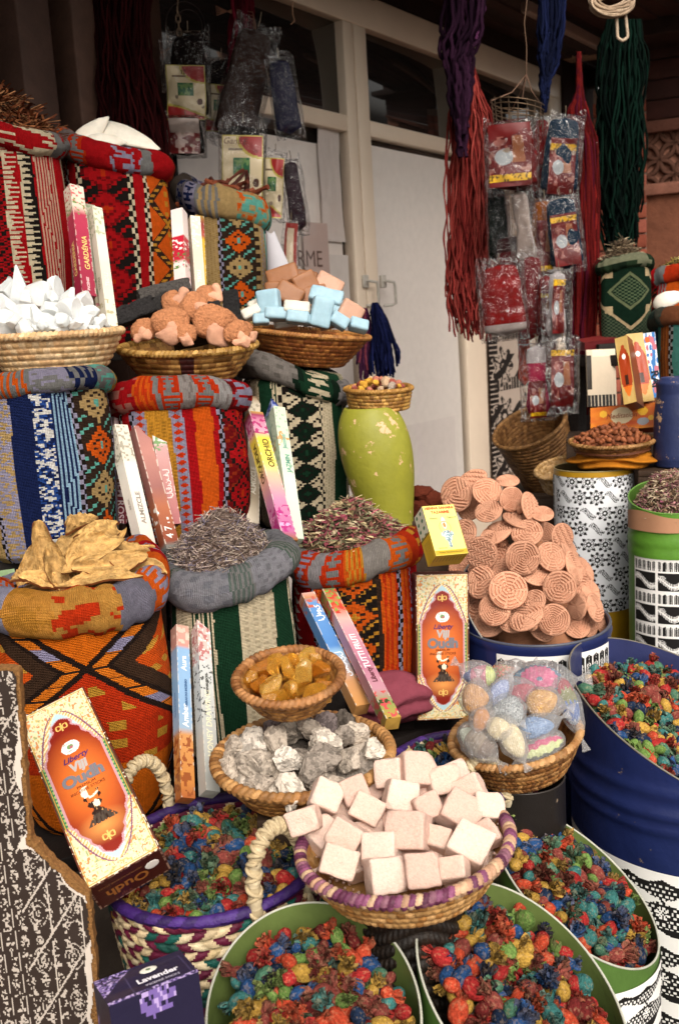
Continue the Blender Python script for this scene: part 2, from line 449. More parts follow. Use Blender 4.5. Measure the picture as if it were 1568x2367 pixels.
def stripe(kind, x, y, a, w):
    """x 0..1 across the stripe, y along it in stripe widths"""
    c = [pc(k) for k in a if isinstance(k, str)]; nums = [k for k in a if not isinstance(k, str)]
    out = np.empty(x.shape + (3,)); out[:] = c[0]
    def put(m, col): out[m] = col
    if kind == 'rib':
        n = nums[0] if nums else 5
        put(np.mod(x * n, 1) > .5, c[1])
    elif kind == 'weft':
        put(np.mod(y * (nums[0] if nums else 2), 1) > .5, c[1])
    elif kind == 'chain':
        k = nums[0] if nums else .7
        put(np.mod(np.floor(x * 2) + np.floor(y * k), 2) > 0, c[1])
    elif kind == 'edge':     # scalloped chain between two colours
        put(x > .5 + .35 * np.sign(np.sin(y * 2 * pi * (nums[0] if nums else .6))), c[1])
    elif kind == 'dots':
        put((np.mod(x * 4, 1) > .5) & (np.mod(y * 4 + np.floor(x * 4) * .5, 1) > .5), c[1])
    elif kind == 'lattice':  # small lozenges down the stripe
        p = nums[0] if nums else 1.0
        d = np.abs(x - .5) * 2 + np.abs(np.mod(y / p, 1) - .5) * 2
        put(d < .85, c[1])
        if len(c) > 2: put(d < .35, c[2])
    elif kind == 'tri':
        p = nums[0] if nums else 1.0
        t = np.abs(np.mod(y / p, 1) - .5) * 2
        put(np.floor(x * 9) / 9 < np.floor(t * 9) / 9, c[1])
    elif kind == 'diam':     # large stepped lozenges: ground, fill, outline, heart, ground 2
        p = nums[0] if nums else 1.5
        q = 11.0
        xs = (np.floor(x * q) + .5) / q; ys = (np.floor(y * q) + .5) / q
        k = np.floor(ys / p); d = np.abs(xs - .5) * 2 + np.abs(np.mod(ys / p, 1) - .5) * 2
        put((np.mod(np.floor(x * 9) + np.floor(y * 9), 2) > 0) & (np.mod(np.floor(x * 4.5) + np.floor(y * 4.5), 2) > 0), c[min(4, len(c) - 1)])
        f1 = c[1]; f2 = c[5] if len(c) > 5 else c[1]
        inn = d < 1.02
        put(inn & (np.mod(k, 2) < 1), f1); put(inn & (np.mod(k, 2) >= 1), f2)
        put((d > .93) & (d < 1.08), c[2])
        put((d > .42) & (d < .54), c[2]); put(d < .2, c[3])
    elif kind == 'zigr':
        p = nums[0]; z = np.mod(np.floor(y * 30) / 30 / p + np.abs(np.mod(np.floor(x * 26) / 26 * 2.0, 1) - .5) * 1.2, .30)
        put(z < .10, c[1]); put((z > .18) & (z < .23), c[2])
    elif kind == 'zig':      # tall zigzag field: ground, zig, triangle colour
        p = nums[0] if nums else 1.0
        z = np.mod(y / p + np.abs(np.mod(x * 1.0, 1) - .5), .5)
        put(z < .12, c[1]); put((z > .2) & (z < .26), c[2])
        t = (np.abs(x - .86) < .14) | (np.abs(x - .08) < .1)
        tr = np.abs(np.mod(np.floor(y * 8) / 8 / p * 1.0, .5) - .25) * 4
        put(t & (np.abs(x - np.where(x > .5, .86, .08)) < .13 * (1 - tr)), c[3]); 
    elif kind == 'kx':       # crossed panel
        p = nums[0] if nums else 1.4
        yy = np.mod(y / p, 1) - .5; d = np.abs(np.abs(x - .5) - np.abs(yy))
        put(d < .1, c[1]); put((d < .06) & (np.mod(np.floor(y * 10), 2) > 0), c[2])
        put((np.abs(x - .5) < .06) & (np.mod(np.floor(y * 6), 2) > 0), c[2])
    elif kind == 'blot':
        n = fbm(np.stack([np.floor(x * 14) / 14 * 5, np.floor(y * 14) / 14 * 5], -1), 5, 2); put(n > .55, c[1])
        if len(c) > 2: put(n < .4, c[2])
    return out

def stripes(T, Y, spec):
    out = np.zeros(T.shape + (3,)); t0 = 0.0
    for t1, kind, a in spec:
        m = (T >= t0) & (T <= t1 + 1e-9); w = t1 - t0
        if m.any(): out[m] = stripe(kind, (T[m] - t0) / w, Y[m] / w, a, w)
        t0 = t1
    return out

def xpanel(T, Y):
    """orange kilim panel: thick dark chevrons meeting at a cross of small squares"""
    x = T * 2 - 1; y = Y / .5 - .72
    per = 2.4; y = np.mod(y + per / 2, per) - per / 2
    ax, ay = np.abs(x), np.abs(y)
    q = .03; xs = np.round(x / q) * q
    out = np.empty(T.shape + (3,)); out[:] = pc('c23a10')
    D = ax - .8 * ay
    top = (y < 0) & (D < 0)
    out[top] = pc('cf6512'); out[(y > 0) & (D < 0)] = pc('b5300f')
    hk = (D < -.12) & (np.mod(np.floor(x * 9) + np.floor(y * 3), 3) == 0) & (np.mod(np.floor(y * 9), 2) == 0) & (y > 0)
    out[hk] = pc('b8862e')
    sq = (D > 0) & (D < .16); out[sq] = pc('d06f1c')
    out[sq & (np.mod(y * 7, 1) < .16)] = pc('2c1f18')
    ctr = sq & (np.mod(y * 7 / 5 + .4, 1) < .18); out[ctr] = pc('8a84a0')
    out[np.abs(D) < .035] = pc('231813'); out[np.abs(D - .17) < .03] = pc('231813')
    bd = (D > .19) & (D < .35); out[bd] = pc('3a281c')
    side = D > .35; out[side] = pc('c84e14')
    yd = side & (D < .72) & (np.mod(np.floor(y * 11 + x * 4), 3) == 0) & (np.mod(D * 6, 1) < .55); out[yd] = pc('c08a34')
    out[(D > .72) & (D < .76)] = pc('2c1f18')
    out[(D > .9) & (np.mod(np.floor(y * 8), 3) == 0) & (np.mod(D * 5, 1) < .5)] = pc('8d88a2')
    out[ax > .94] = pc('a51016'); out[(ax > .925) & (ax < .945) & (np.mod(y * 20, 1) < .5)] = pc('b6aebc')
    return out

def diamond_rug(T, Y):
    x = (T * 2 - 1.15) * .74; y = (Y / .5 - 1.05) * .68
    d = np.abs(x) * 1.0 + np.abs(y) * .8
    out = np.empty(T.shape + (3,)); out[:] = pc('24382a')
    n = (np.mod(np.floor(x * 22) + np.floor(y * 22), 2) > 0)
    out[n & (d > .85)] = pc('55604a')
    out[(d > .74) & (d < .82)] = pc('c8b088')
    out[d < .74] = pc('12291c')
    out[(np.abs(d - .36) < .035)] = pc('6d7454'); out[(d < .3) & n] = pc('59684c')
    sq = (np.abs(np.abs(x) - .36) < .07) & (np.abs(np.abs(y) - .46) < .09); out[sq] = pc('c8b088')
    out[T < .13] = pc('4a1214'); out[(T > .13) & (T < .2)] = pc('7e1a18')
    out[(T < .13) & n & (np.mod(np.floor(Y * 14), 2) == 0)] = pc('8c7a5c')
    return out

# ------------------------------------------------------------------ sacks
NEXP = 3.2
def ring_xy(u, yaw):
    ph = pi + 2 * pi * u
    q = ph - yaw
    r = 1.0 / (np.abs(np.cos(q)) ** NEXP + np.abs(np.sin(q)) ** NEXP) ** (1 / NEXP)
    return r * np.cos(ph), r * np.sin(ph)
_uu = np.linspace(0, 1, 721)
def arc_table(yaw):
    x, y = ring_xy(_uu, yaw); s = np.concatenate([[0], np.cumsum(np.hypot(np.diff(x), np.diff(y)))])
    return s / s[-1]

def sack(px, d, y_rim, y_base, wpx, label, spec, collar=None, group='kilim cloth sacks on the stepped stand', yaw=0.0, seed=0, ch=40, hang=None, taper=(.97, 1.03, 1.0), collar_tilt=0, res=(240, 150), name='spice_sack', extra=0.0, cyaw=None):
    k = d / FPX
    base = P(px, y_base, d); mid = P(px, (y_rim + y_base) / 2, d); top = P(px, y_rim, d)
    o = np.array([mid[0], mid[1], base[2]]); H = top[2] - base[2]; w = wpx * k / 2
    az = atan2(o[0] - CAM[0], o[1] - CAM[1])
    t = thing(name, label, 'sack', M=trans(*o) @ rotm((0, 0, 1), -az), group=group)
    tab = arc_table(yaw)
    # widest silhouette scaled to the asked width
    xs, ys = ring_xy(_uu, yaw); sc = w / xs.max()
    def fn(U, V):
        uu = np.interp(U, tab, _uu)
        x, y = ring_xy(uu, yaw)
        vv = np.clip(V, 0, 1); prof = np.interp(vv, [0, .04, .15, .5, .85, .97, 1], [.88 * taper[0], .97 * taper[0], 1.0 * taper[0], taper[1], 1.0 * taper[2], .99 * taper[2], .95 * taper[2]])
        over = np.clip(V - 1, 0, .1) / .1
        prof = prof * (1 - .45 * over)
        z = vv * H + over * .012
        p3 = np.stack([x * 2.2 + seed * 5, y * 2.2, z * 7], -1)
        n = (fbm(p3, seed, 3) - .5) * .12 + .022 * np.sin(U * 34 + 3 * np.sin(z * 9 + seed)) * (1 - .5 * vv)
        n = n * (1 - over)
        return st(x * sc * prof * (1 + n), y * sc * prof * (1 + n), z)
    def cf(U, V):
        T = np.where(U <= .5, U * 2, 2 - U * 2); Y = (1 - V) * H / (2 * w)
        wob = (fbm(np.stack([U * 9, V * 5], -1), seed + 3, 2) - .5) * .02
        T = np.clip(T + wob, 0, 1)
        return spec(T, Y) if callable(spec) else stripes(T, Y, spec)
    g = Geo(); surf(g, fn, res[0], res[1], colfn=cf, uvs=(8 * w, H), v1=1.1)
    # closed bottom
    g.obj('body', CLOTH, t)
    if collar:
        cspec, minor, mz = collar
        g = Geo(); mr = minor * k; mzz = mz * k
        def fc(U, V):
            uu = np.interp(U, tab, _uu); x, y = ring_xy(uu, yaw)
            a = V * 2 * pi
            lump = 1 + .30 * (fbm(np.stack([np.cos(U * 2 * pi) * 2.2, np.sin(U * 2 * pi) * 2.2 + .8 * np.cos(a), .8 * np.sin(a) + seed], -1), seed + 9, 3) - .5) * 2 * .7
            R = sc * taper[2] * (1 + extra) - mr * .35
            lump = lump * (1 + .07 * np.sin(U * 88 + 4 * np.sin(U * 17 + seed) + a) * np.clip(vn(st(U * 9, V * 0 + seed, U * 0), 3) * 1.6 - .3, 0, 1))
            dr = mr * np.cos(a) * lump; dz = mzz * np.sin(a) * lump
            sag = collar_tilt * x + .35 * mzz * np.sin(U * 4 * pi + seed)
            ln = np.hypot(x, y)
            return st(x * R + x / ln * dr, y * R + y / ln * dr, H + dz + sag)
        def cc(U, V):
            T = np.where(U <= .5, U * 2, 2 - U * 2)
            T = np.clip(T + (fbm(np.stack([U * 12, V * 3], -1), seed + 4, 2) - .5) * .05, 0, 1)
            return cspec(T, V) if callable(cspec) else stripes(T, V * .6, cspec)
        surf(g, fc, 200, 36, colfn=cc, uvs=(8 * w, .25)); g.obj('rolled_collar', CLOTH, t)
    t['_w'] = w; t['_H'] = H
    return t, o, w, H

SK = {}
R, D_ = 'red', 'black'
SK['a1'] = sack(38, 2.0, 335, 800, 235, 'red zigzag kilim sack of dried roots beside the purple pink gardenia packs',
    [(.47, 'zigr', ('red', 'black', 'dred', .5)), (.56, 'tri', ('red', 'cream', .5)), (.64, 'tri', ('black', 'cream', .7)), (.77, 'rib', ('red', 'c8a890', 7)), (.86, 'solid', ('red',)), (.97, 'solid', ('b9a98e',)), (1, 'solid', ('red',))],
    collar=([(.3, 'solid', ('red',)), (.74, 'zig', ('red', 'cream', 'red', 'cream', .5)), (.8, 'solid', ('grey',)), (1, 'blot', ('6a4840', 'grey', 'red'))], 42, 30), seed=1, collar_tilt=-.018, yaw=.1)
SK['a2'] = sack(276, 2.2, 380, 800, 244, 'red and orange kilim sack under white cuttlefish bones, middle of the highest shelf',
    [(.04, 'solid', ('rust',)), (.12, 'dots', ('mustard', '9a6a20')), (.19, 'tri', ('red', 'd8b090', .5)), (.225, 'chain', ('black', 'white')), (.30, 'solid', ('red',)), (.335, 'chain', ('black', 'cream')),
     (.58, 'diam', ('black', 'red', 'dred', 'dorange', 'red', 1.3)), (.615, 'chain', ('black', 'cream')), (.67, 'solid', ('red',)), (.70, 'chain', ('black', 'cream')),
     (.97, 'kx', ('orange', 'brown', 'mustard', 1.5)), (1, 'solid', ('red',))],
    collar=([(.12, 'solid', ('6d5c58',)), (.2, 'lattice', ('orange', 'grey', .4)), (.3, 'solid', ('7a6c68',)), (.38, 'lattice', ('dorange', 'grey', .4)), (.5, 'solid', ('red',)), (.66, 'blot', ('red', 'lilac')), (.72, 'solid', ('grey',)), (.86, 'solid', ('red',)), (1, 'blot', ('dorange', 'rust', 'red'))], 34, 32), seed=2, collar_tilt=-.03, yaw=.30)
SK['a3'] = sack(521, 2.42, 480, 770, 190, 'blue and tan kilim sack of dark bark sticks on the highest shelf',
    [(.10, 'blot', ('blue', 'lilac')), (.24, 'solid', ('navy',)), (.33, 'lattice', ('lilac', 'tan', .9)), (.36, 'chain', ('black', 'lilac')), (.46, 'dots', ('tan', '9a7c48')), (.49, 'chain', ('black', 'lilac')),
     (.74, 'diam', ('brown', 'tan', 'brown', 'teal', 'teal', 'orange', 1.2)), (.80, 'edge', ('brown', 'tan')), (.86, 'dots', ('tan', 'lilac')), (.92, 'solid', ('teal',)), (.95, 'solid', ('navy',)), (1, 'solid', ('teal',))],
    collar=([(.12, 'solid', ('4a4038',)), (.22, 'blot', ('6a6468', 'navy')), (.34, 'lattice', ('lilac', 'navy', .4)), (.5, 'rib', ('grey', 'tan', 4)), (.62, 'solid', ('tan',)), (.85, 'blot', ('tan', 'teal', 'orange')), (1, 'rib', ('teal', 'olive', 5))], 30, 36), seed=3, collar_tilt=-.035, yaw=.35)
SK['b1'] = sack(104, 1.70, 882, 1275, 312, 'blue, tan and turquoise kilim sack under the basket of white crystals',
    [(.19, 'diam', ('brown', 'tan', 'brown', 'teal', 'teal', 'orange', 2.0)), (.215, 'chain', ('black', 'lilac')), (.285, 'dots', ('tan', '9a7c48')), (.305, 'chain', ('black', 'lilac')), (.385, 'blot', ('lilac', 'tan')),
     (.47, 'solid', ('navy',)), (.55, 'blot', ('blue', 'white', 'navy')), (.63, 'rib', ('navy', 'ltblue', 5)), (.655, 'chain', ('black', 'lilac')), (.86, 'diam', ('brown', 'tan', 'brown', 'teal', 'teal', 'orange', 1.5)),
     (.88, 'chain', ('black', 'lilac')), (.95, 'lattice', ('lilac', 'tan', .8)), (.97, 'chain', ('brown', 'tan')), (1, 'solid', ('navy',))],
    collar=([(.2, 'solid', ('5d5448',)), (.34, 'rib', ('6b6460', 'tan', 3)), (.48, 'rib', ('orange', 'grey', 5)), (.62, 'blot', ('lilac', 'grey')), (.74, 'rib', ('navy', 'grey', 9)), (.86, 'blot', ('grey', 'teal')), (1, 'rib', ('mustard', 'teal', 4))], 30, 28), seed=4, yaw=.12)
SK['b2'] = sack(418, 1.86, 908, 1240, 300, 'red, mustard and orange kilim sack under the basket of clay feet',
    [(.10, 'diam', ('black', 'red', 'brown', 'orange', 'rust', 2.4)), (.22, 'diam', ('black', 'red', 'brown', 'orange', 'rust', 2.0)), (.245, 'chain', ('black', 'white')), (.30, 'solid', ('red',)), (.325, 'chain', ('black', 'lilac')),
     (.375, 'lattice', ('lilac', 'dorange', 1.0)), (.475, 'dots', ('mustard', 'a06f22')), (.53, 'lattice', ('lilac', 'dorange', 1.0)), (.575, 'solid', ('red',)), (.65, 'solid', ('orange',)), (.675, 'solid', ('red',)), (.70, 'chain', ('black', 'lilac')),
     (.90, 'diam', ('dred', 'red', 'black', 'dorange', 'rust', 1.5)), (.92, 'chain', ('black', 'lilac')), (1, 'rib', ('red', 'dorange', 3))],
    collar=([(.12, 'solid', ('7a1a14',)), (.34, 'blot', ('red', 'a8685c')), (.42, 'rib', ('orange', 'dorange', 3)), (.44, 'solid', ('grey',)), (.52, 'lattice', ('dorange', 'grey', .4)), (.58, 'dots', ('928a86', '7c726e')), (.66, 'lattice', ('dorange', 'grey', .4)), (.73, 'dots', ('9c9896', '847a78')), (1, 'blot', ('red', 'lilac', 'dred'))], 36, 36), seed=5, yaw=.15)
SK['b3'] = sack(686, 2.08, 868, 1208, 235, 'dark green and cream striped sack under the basket of soap blocks',
    [(.06, 'rib', ('black', 'grey', 3)), (.18, 'rib', ('black', 'cream', 4)), (.29, 'dots', ('cream', 'b8a888')), (.36, 'solid', ('green',)), (.41, 'rib', ('green', 'cream', 3)), (.46, 'chain', ('black', 'cream')), (.64, 'diam', ('cream', 'dgreen', 'black', 'green', 'black', 1.1)),
     (.665, 'chain', ('cream', 'black')), (.73, 'dots', ('cream', 'b8a888')), (.82, 'solid', ('green',)), (.91, 'rib', ('green', 'cream', 5)), (.97, 'solid', ('cream',)), (1, 'solid', ('green',))],
    collar=([(.25, 'solid', ('77716c',)), (.52, 'dots', ('837c76', '6e6862')), (.55, 'solid', ('dgreen',)), (.72, 'lattice', ('green', 'cream', .35)), (.76, 'solid', ('dgreen',)), (1, 'dots', ('857e7c', '686462'))], 28, 30), seed=6, yaw=.3, collar_tilt=-.03)
SK['c1'] = sack(205, 1.52, 1347, 1870, 372, 'big orange kilim sack of curled yellow peel, dark cross on its front',
    lambda T, Y: xpanel(T, Y),
    collar=([(.06, 'solid', ('dorange',)), (.18, 'lattice', ('orange', 'lilac', .35)), (.27, 'solid', ('8f8da0',)), (.42, 'blot', ('c08438', 'b0782c')), (.62, 'blot', ('b9823a', 'dorange', 'c08a40')), (.74, 'solid', ('73707e',)), (.86, 'lattice', ('orange', 'lilac', .35)), (.93, 'solid', ('orange',)), (.965, 'solid', ('red',)), (.98, 'chain', ('red', 'lilac')), (1, 'solid', ('red',))], 40, 52), seed=7, collar_tilt=.012, yaw=.04, taper=(.9, 1.04, .96), res=(320, 220), extra=.03)
SK['c2'] = sack(536, 1.64, 1302, 1720, 282, 'green and cream striped sack with grey collar full of dried lavender',
    [(.08, 'chain', ('black', 'grey')), (.17, 'rib', ('dgreen', 'grey', 5)), (.22, 'solid', ('green',)), (.33, 'dots', ('cream', 'b9a98c')), (.43, 'rib', ('green', 'cream', 5)), (.55, 'solid', ('green',)), (.73, 'dots', ('cream', 'b9a98c')), (.83, 'solid', ('green',)), (.91, 'rib', ('green', 'cream', 4)), (1, 'dots', ('cream', 'b9a98c'))],
    collar=([(.12, 'rib', ('3f443e', 'grey', 4)), (.2, 'solid', ('77797c',)), (.25, 'rib', ('grey', '4a5a4c', 4)), (.52, 'dots', ('85848a', '74747c')), (.62, 'rib', ('5a6660', 'grey', 5)), (.78, 'dots', ('8b8a90', '77767c')), (.86, 'rib', ('506054', 'grey', 4)), (1, 'dots', ('7c7c80', '6c6c70'))], 40, 44), seed=8, collar_tilt=.010, yaw=.2, extra=.02)
SK['c3'] = sack(822, 1.80, 1266, 1548, 286, 'red and orange kilim sack of rose petals and leaves beside the yellow henna box',
    [(.04, 'solid', ('black',)), (.2, 'lattice', ('red', 'white', .45)), (.29, 'solid', ('red',)), (.31, 'chain', ('black', 'lilac')), (.37, 'rib', ('orange', 'dorange', 3)), (.39, 'chain', ('black', 'lilac')),
     (.60, 'diam', ('black', 'orange', 'brown', 'mustard', 'mustard', 1.3)), (.62, 'solid', ('brown',)), (.70, 'rib', ('orange', 'dorange', 3)), (.725, 'chain', ('black', 'lilac')), (.78, 'rib', ('orange', 'dorange', 2)), (.80, 'chain', ('lilac', 'red')), (1, 'solid', ('red',))],
    collar=([(.15, 'solid', ('orange',)), (.22, 'solid', ('grey',)), (.32, 'lattice', ('dorange', 'lilac', .3)), (.38, 'solid', ('8f8a8c',)), (.46, 'lattice', ('dorange', 'grey', .3)), (.54, 'rib', ('orange', 'mustard', 4)), (.64, 'solid', ('8c8680',)), (.74, 'lattice', ('orange', 'grey', .4)), (.8, 'solid', ('dorange',)), (1, 'blot', ('rust', 'red', 'mustard'))], 36, 40), seed=9, collar_tilt=.002, yaw=.18)
SK['d1'] = sack(1440, 2.55, 612, 790, 116, 'dark green sack with a large pale diamond, by the red yarn', diamond_rug,
    collar=([(.15, 'solid', ('5a1a1a',)), (1, 'blot', ('2c3f2a', '8a8c70', '1c2c1e'))], 18, 17), group='sacks at the far end of the stall', seed=10, yaw=.1)
SK['d2'] = sack(1560, 2.75, 640, 800, 120, 'small red and orange striped sack with yellow herb, far end of stall',
    [(.1, 'solid', ('black',)), (.3, 'diam', ('black', 'red', 'brown', 'red', 'rust', 1.6)), (.4, 'rib', ('red', 'grey', 3)), (.6, 'solid', ('orange',)), (1, 'rib', ('orange', 'red', 4))],
    collar=([(.3, 'solid', ('red',)), (.4, 'solid', ('grey',)), (.6, 'solid', ('dorange',)), (.7, 'solid', ('grey',)), (1, 'rib', ('orange', 'red', 3))], 22, 20), group='sacks at the far end of the stall', seed=11, yaw=.1)
SK['d3'] = sack(1585, 2.4, 735, 900, 150, 'teal, brown and navy striped sack topped with pale bones, frame edge',
    [(.12, 'solid', ('3d7268',)), (.17, 'solid', ('navy',)), (.24, 'solid', ('3d7268',)), (.34, 'rib', ('8c4a1c', '6e3a18', 3)), (.38, 'chain', ('black', 'grey')), (.5, 'solid', ('3d7268',)), (.6, 'solid', ('navy',)), (1, 'rib', ('3d7268', 'brown', 5))],
    collar=([(.3, 'blot', ('4a4a40', '3a4a42')), (.5, 'solid', ('7a4a30',)), (1, 'blot', ('3d6258', '5a4a3a'))], 22, 22), group='sacks at the far end of the stall', seed=12, yaw=.2)

# ------------------------------------------------------------------ loose herb heaps
def scatter(g, tv, tf, pos, rot, cols, smooth=False):
    """copies of one small template"""
    n = len(pos); tv = np.asarray(tv); tf = np.asarray(tf)
    v = np.einsum('nij,kj->nki', rot, tv) + pos[:, None]
    f = (tf[None] + (np.arange(n) * len(tv))[:, None, None]).reshape(-1, tf.shape[1])
    g.add(v.reshape(-1, 3), f, np.repeat(cols, len(tf), 0), smooth=smooth)
def rrot(n, r=rng, flat=0.0):
    q = r.normal(size=(n, 4)); q /= np.linalg.norm(q, axis=1, keepdims=True)
    w, x, y, z = q.T
    m = np.stack([np.stack([1 - 2 * (y * y + z * z), 2 * (x * y - z * w), 2 * (x * z + y * w)], -1), np.stack([2 * (x * y + z * w), 1 - 2 * (x * x + z * z), 2 * (y * z - x * w)], -1), np.stack([2 * (x * z - y * w), 2 * (y * z + x * w), 1 - 2 * (x * x + y * y)], -1)], 1)
    if flat:
        s = np.array([1, 1, 1 - flat]); m = m * s[None, :, None]
    return m
LEAF_V = np.array([[-.5, 0, 0], [-.1, .22, .08], [.5, 0, .1], [-.1, -.22, .08], [.1, 0, -.04]]); LEAF_F = np.array([[0, 4, 1], [1, 4, 2], [2, 4, 3], [3, 4, 0]])
_a = np.arange(3) / 3 * 2 * pi
STICK_V = np.concatenate([np.stack([np.full(3, -.5), .5 * np.cos(_a), .5 * np.sin(_a)], 1), np.stack([np.full(3, .5), .5 * np.cos(_a), .5 * np.sin(_a)], 1)])
STICK_F = np.array([[0, 1, 4, 3], [1, 2, 5, 4], [2, 0, 3, 5]])

def herb_heap(name, label, cat, c, R, h, cols, n, leaf=.02, stick=.03, thick=.0012, nleaf=.6, base='3a2c20', pw=1.6, parent=None, squash=(1, 1), tilt=None, seed=0):
    """c: centre at the heap's foot"""
    r = np.random.default_rng(100 + seed)
    g = Geo()
    prof = [(R * q, h * (1 - q ** pw)) for q in np.linspace(1, 0, 10)]
    prof = [(R, -.02)] + prof
    lathe(g, prof, 32, base)
    cols = np.array([lin(q) for q in cols])
    def spots(n):
        q = np.sqrt(r.uniform(0, 1, n)); a = r.uniform(0, 2 * pi, n)
        z = h * (1 - q ** pw) * (1 + .18 * (vn(np.stack([q * np.cos(a) * 4, q * np.sin(a) * 4], -1), seed) - .5)) + r.uniform(-.004, .007, n)
        return np.stack([R * q * np.cos(a), R * q * np.sin(a), z], -1)
    nl = int(n * nleaf)
    if nl:
        s = r.uniform(.4, 1.1, nl)[:, None, None] * leaf
        scatter(g, LEAF_V, LEAF_F, spots(nl), rrot(nl, r, .45) * s, cols[r.integers(0, len(cols), nl)] * r.uniform(.6, 1.2, (nl, 1)))
    ns = n - nl
    if ns:
        L = r.uniform(.4, 1.2, ns) * stick
        S3 = np.zeros((ns, 3, 3)); S3[:, 0, 0] = L; S3[:, 1, 1] = thick * r.uniform(.6, 1.6, ns); S3[:, 2, 2] = S3[:, 1, 1]
        scatter(g, STICK_V, STICK_F, spots(ns) + [0, 0, .002], rrot(ns, r, .5) @ S3, cols[r.integers(0, len(cols), ns)] * r.uniform(.6, 1.2, (ns, 1)))
    M = trans(*c)
    if tilt is not None: M = M @ tilt
    M = M @ scl(squash[0], squash[1], 1)
    o = g.obj(name, HERB, M=M)
    return tag(o, label, cat, kind='stuff')

def top_of(key):
    t, o, w, H = SK[key]
    return np.array([o[0], o[1], o[2] + H]), w
c, w = top_of('c2'); herb_heap('dried_lavender', 'grey-brown dried lavender heaped in the grey-collared striped sack', 'dried lavender', c + [0, 0, .008], w * .98, .088, ['8f7c72', '7a685e', 'a8958c', '6e6674', 'bcac9c', '5e4e44'], 5200, leaf=.011, stick=.026, thick=.0013, nleaf=.55, pw=1.25, base='5a4a42', seed=1)
c, w = top_of('c3'); herb_heap('rose_petal_herb', 'mixed dried rose petals and green leaves heaped in the red sack', 'dried herb', c + [0, 0, .012], w * .98, .078, ['9c8a68', 'b09f78', '7c5044', 'a0505e', '78785a', 'c2b192', '84404a', '5f5440'], 2300, leaf=.028, stick=.036, thick=.0017, nleaf=.72, pw=1.4, seed=2)
c, w = top_of('a1'); herb_heap('dried_root', 'tangled reddish brown dried roots heaped in the red zigzag sack', 'dried roots', c + [0, 0, .0], w * .95, .095, ['7a4428', '8f5a38', '5c301c', 'a0714c', '482414'], 900, leaf=.02, stick=.085, thick=.0034, nleaf=.1, pw=1.2, seed=3)
c, w = top_of('d1'); herb_heap('pale_dried_herb', 'pale wispy dried herb heaped in the green diamond sack', 'dried herb', c + [0, 0, .0], w * .85, .06, ['8a7860', '6e5c48', 'a8977c', '54463a'], 700, leaf=.02, stick=.05, thick=.002, nleaf=.3, pw=1.2, seed=4)
c, w = top_of('d2'); herb_heap('yellow_dried_herb', 'yellowish dried herb heaped in the red and orange striped sack', 'dried herb', c, w * .85, .045, ['a08c44', '857038', 'b8a868', '6a5428'], 600, leaf=.02, stick=.03, thick=.002, nleaf=.5, pw=1.4, seed=5)

# bark sticks: countable, each its own
c, w = top_of('a3')
bark = []
for i in range(34):
    r_ = random.Random(50 + i)
    a = r_.uniform(0, 2 * pi); q = math.sqrt(r_.random()) * w * .75; L = r_.uniform(.07, .13)
    p0 = c + [q * cos(a), q * sin(a), .0 + .06 * (1 - q / w) * r_.uniform(.3, 1.4)]
    dr = nz([r_.uniform(-1, 1), r_.uniform(-1, 1), r_.uniform(-.25, .7)])
    g = Geo(); nn = 9
    t = np.linspace(-.5, .5, nn)[:, None]; side = nz(np.cross(dr, [0, 0, 1.0]))
    path = t * dr * L + side * (.010 * np.sin(t * 5 + i)) + np.array([[0, 0, 1]]) * (.006 * np.cos(t * 6 + i))
    tube(g, path, r_.uniform(.0035, .007) * (1 + .25 * np.sin(t[:, 0] * 17 + i)), 6, ['5a2614', '6e3018', '421a10', '7c3c20'][i % 4], smooth=False)
    o = g.obj('bark_stick', PEEL, M=trans(*p0)); bark.append(tag(o, 'x', 'bark stick', 'dark red bark sticks in the blue and tan sack'))
row_labels(bark, lambda o: ('dark red bark stick', 'the blue sack heap'), 4)

# cuttlefish bones
def cuttle(px, py, d, L, W, ang, tilt, label):
    p = P(px, py, d)
    M = frame(p, nz(to_cam(p) + tilt * UPV)) @ rotm((0, 0, 1), ang)
    g = Geo(); v, f = ico(3)
    x = v[:, 0]; taper = (1 - .45 * x) * np.sqrt(np.clip(1 - .1 * x * x, 0, 1))
    q = np.stack([x * L / 2, v[:, 1] * W / 2 * taper, v[:, 2] * .012 * taper + .01 * (1 - x * x)], -1)
    q += ((fbm(v * 4, int(px)) - .5) * .004)[:, None]
    g.add(q, f, 'e4ddce')
    return tag(g.obj('cuttlefish_bone', SOAP, M=M), label, 'cuttlefish bone', 'white cuttlefish bones on the red sack')
cuttle(285, 322, 2.17, .165, .062, -.42, .9, 'largest white cuttlefish bone, lying across the top of the pile')
cuttle(205, 318, 2.14, .13, .045, .75, .3, 'white cuttlefish bone tilted up steeply behind the gardenia packs')
cuttle(240, 335, 2.12, .10, .04, .1, .6, 'short white cuttlefish bone lying lowest, half hidden in the collar')
cuttle(180, 340, 2.17, .10, .04, .3, .8, 'narrow white cuttlefish bone at the outer end of the pile')
cuttle(1548, 694, 2.40, .085, .04, .3, .4, 'pale bone on the teal striped sack at the far end')

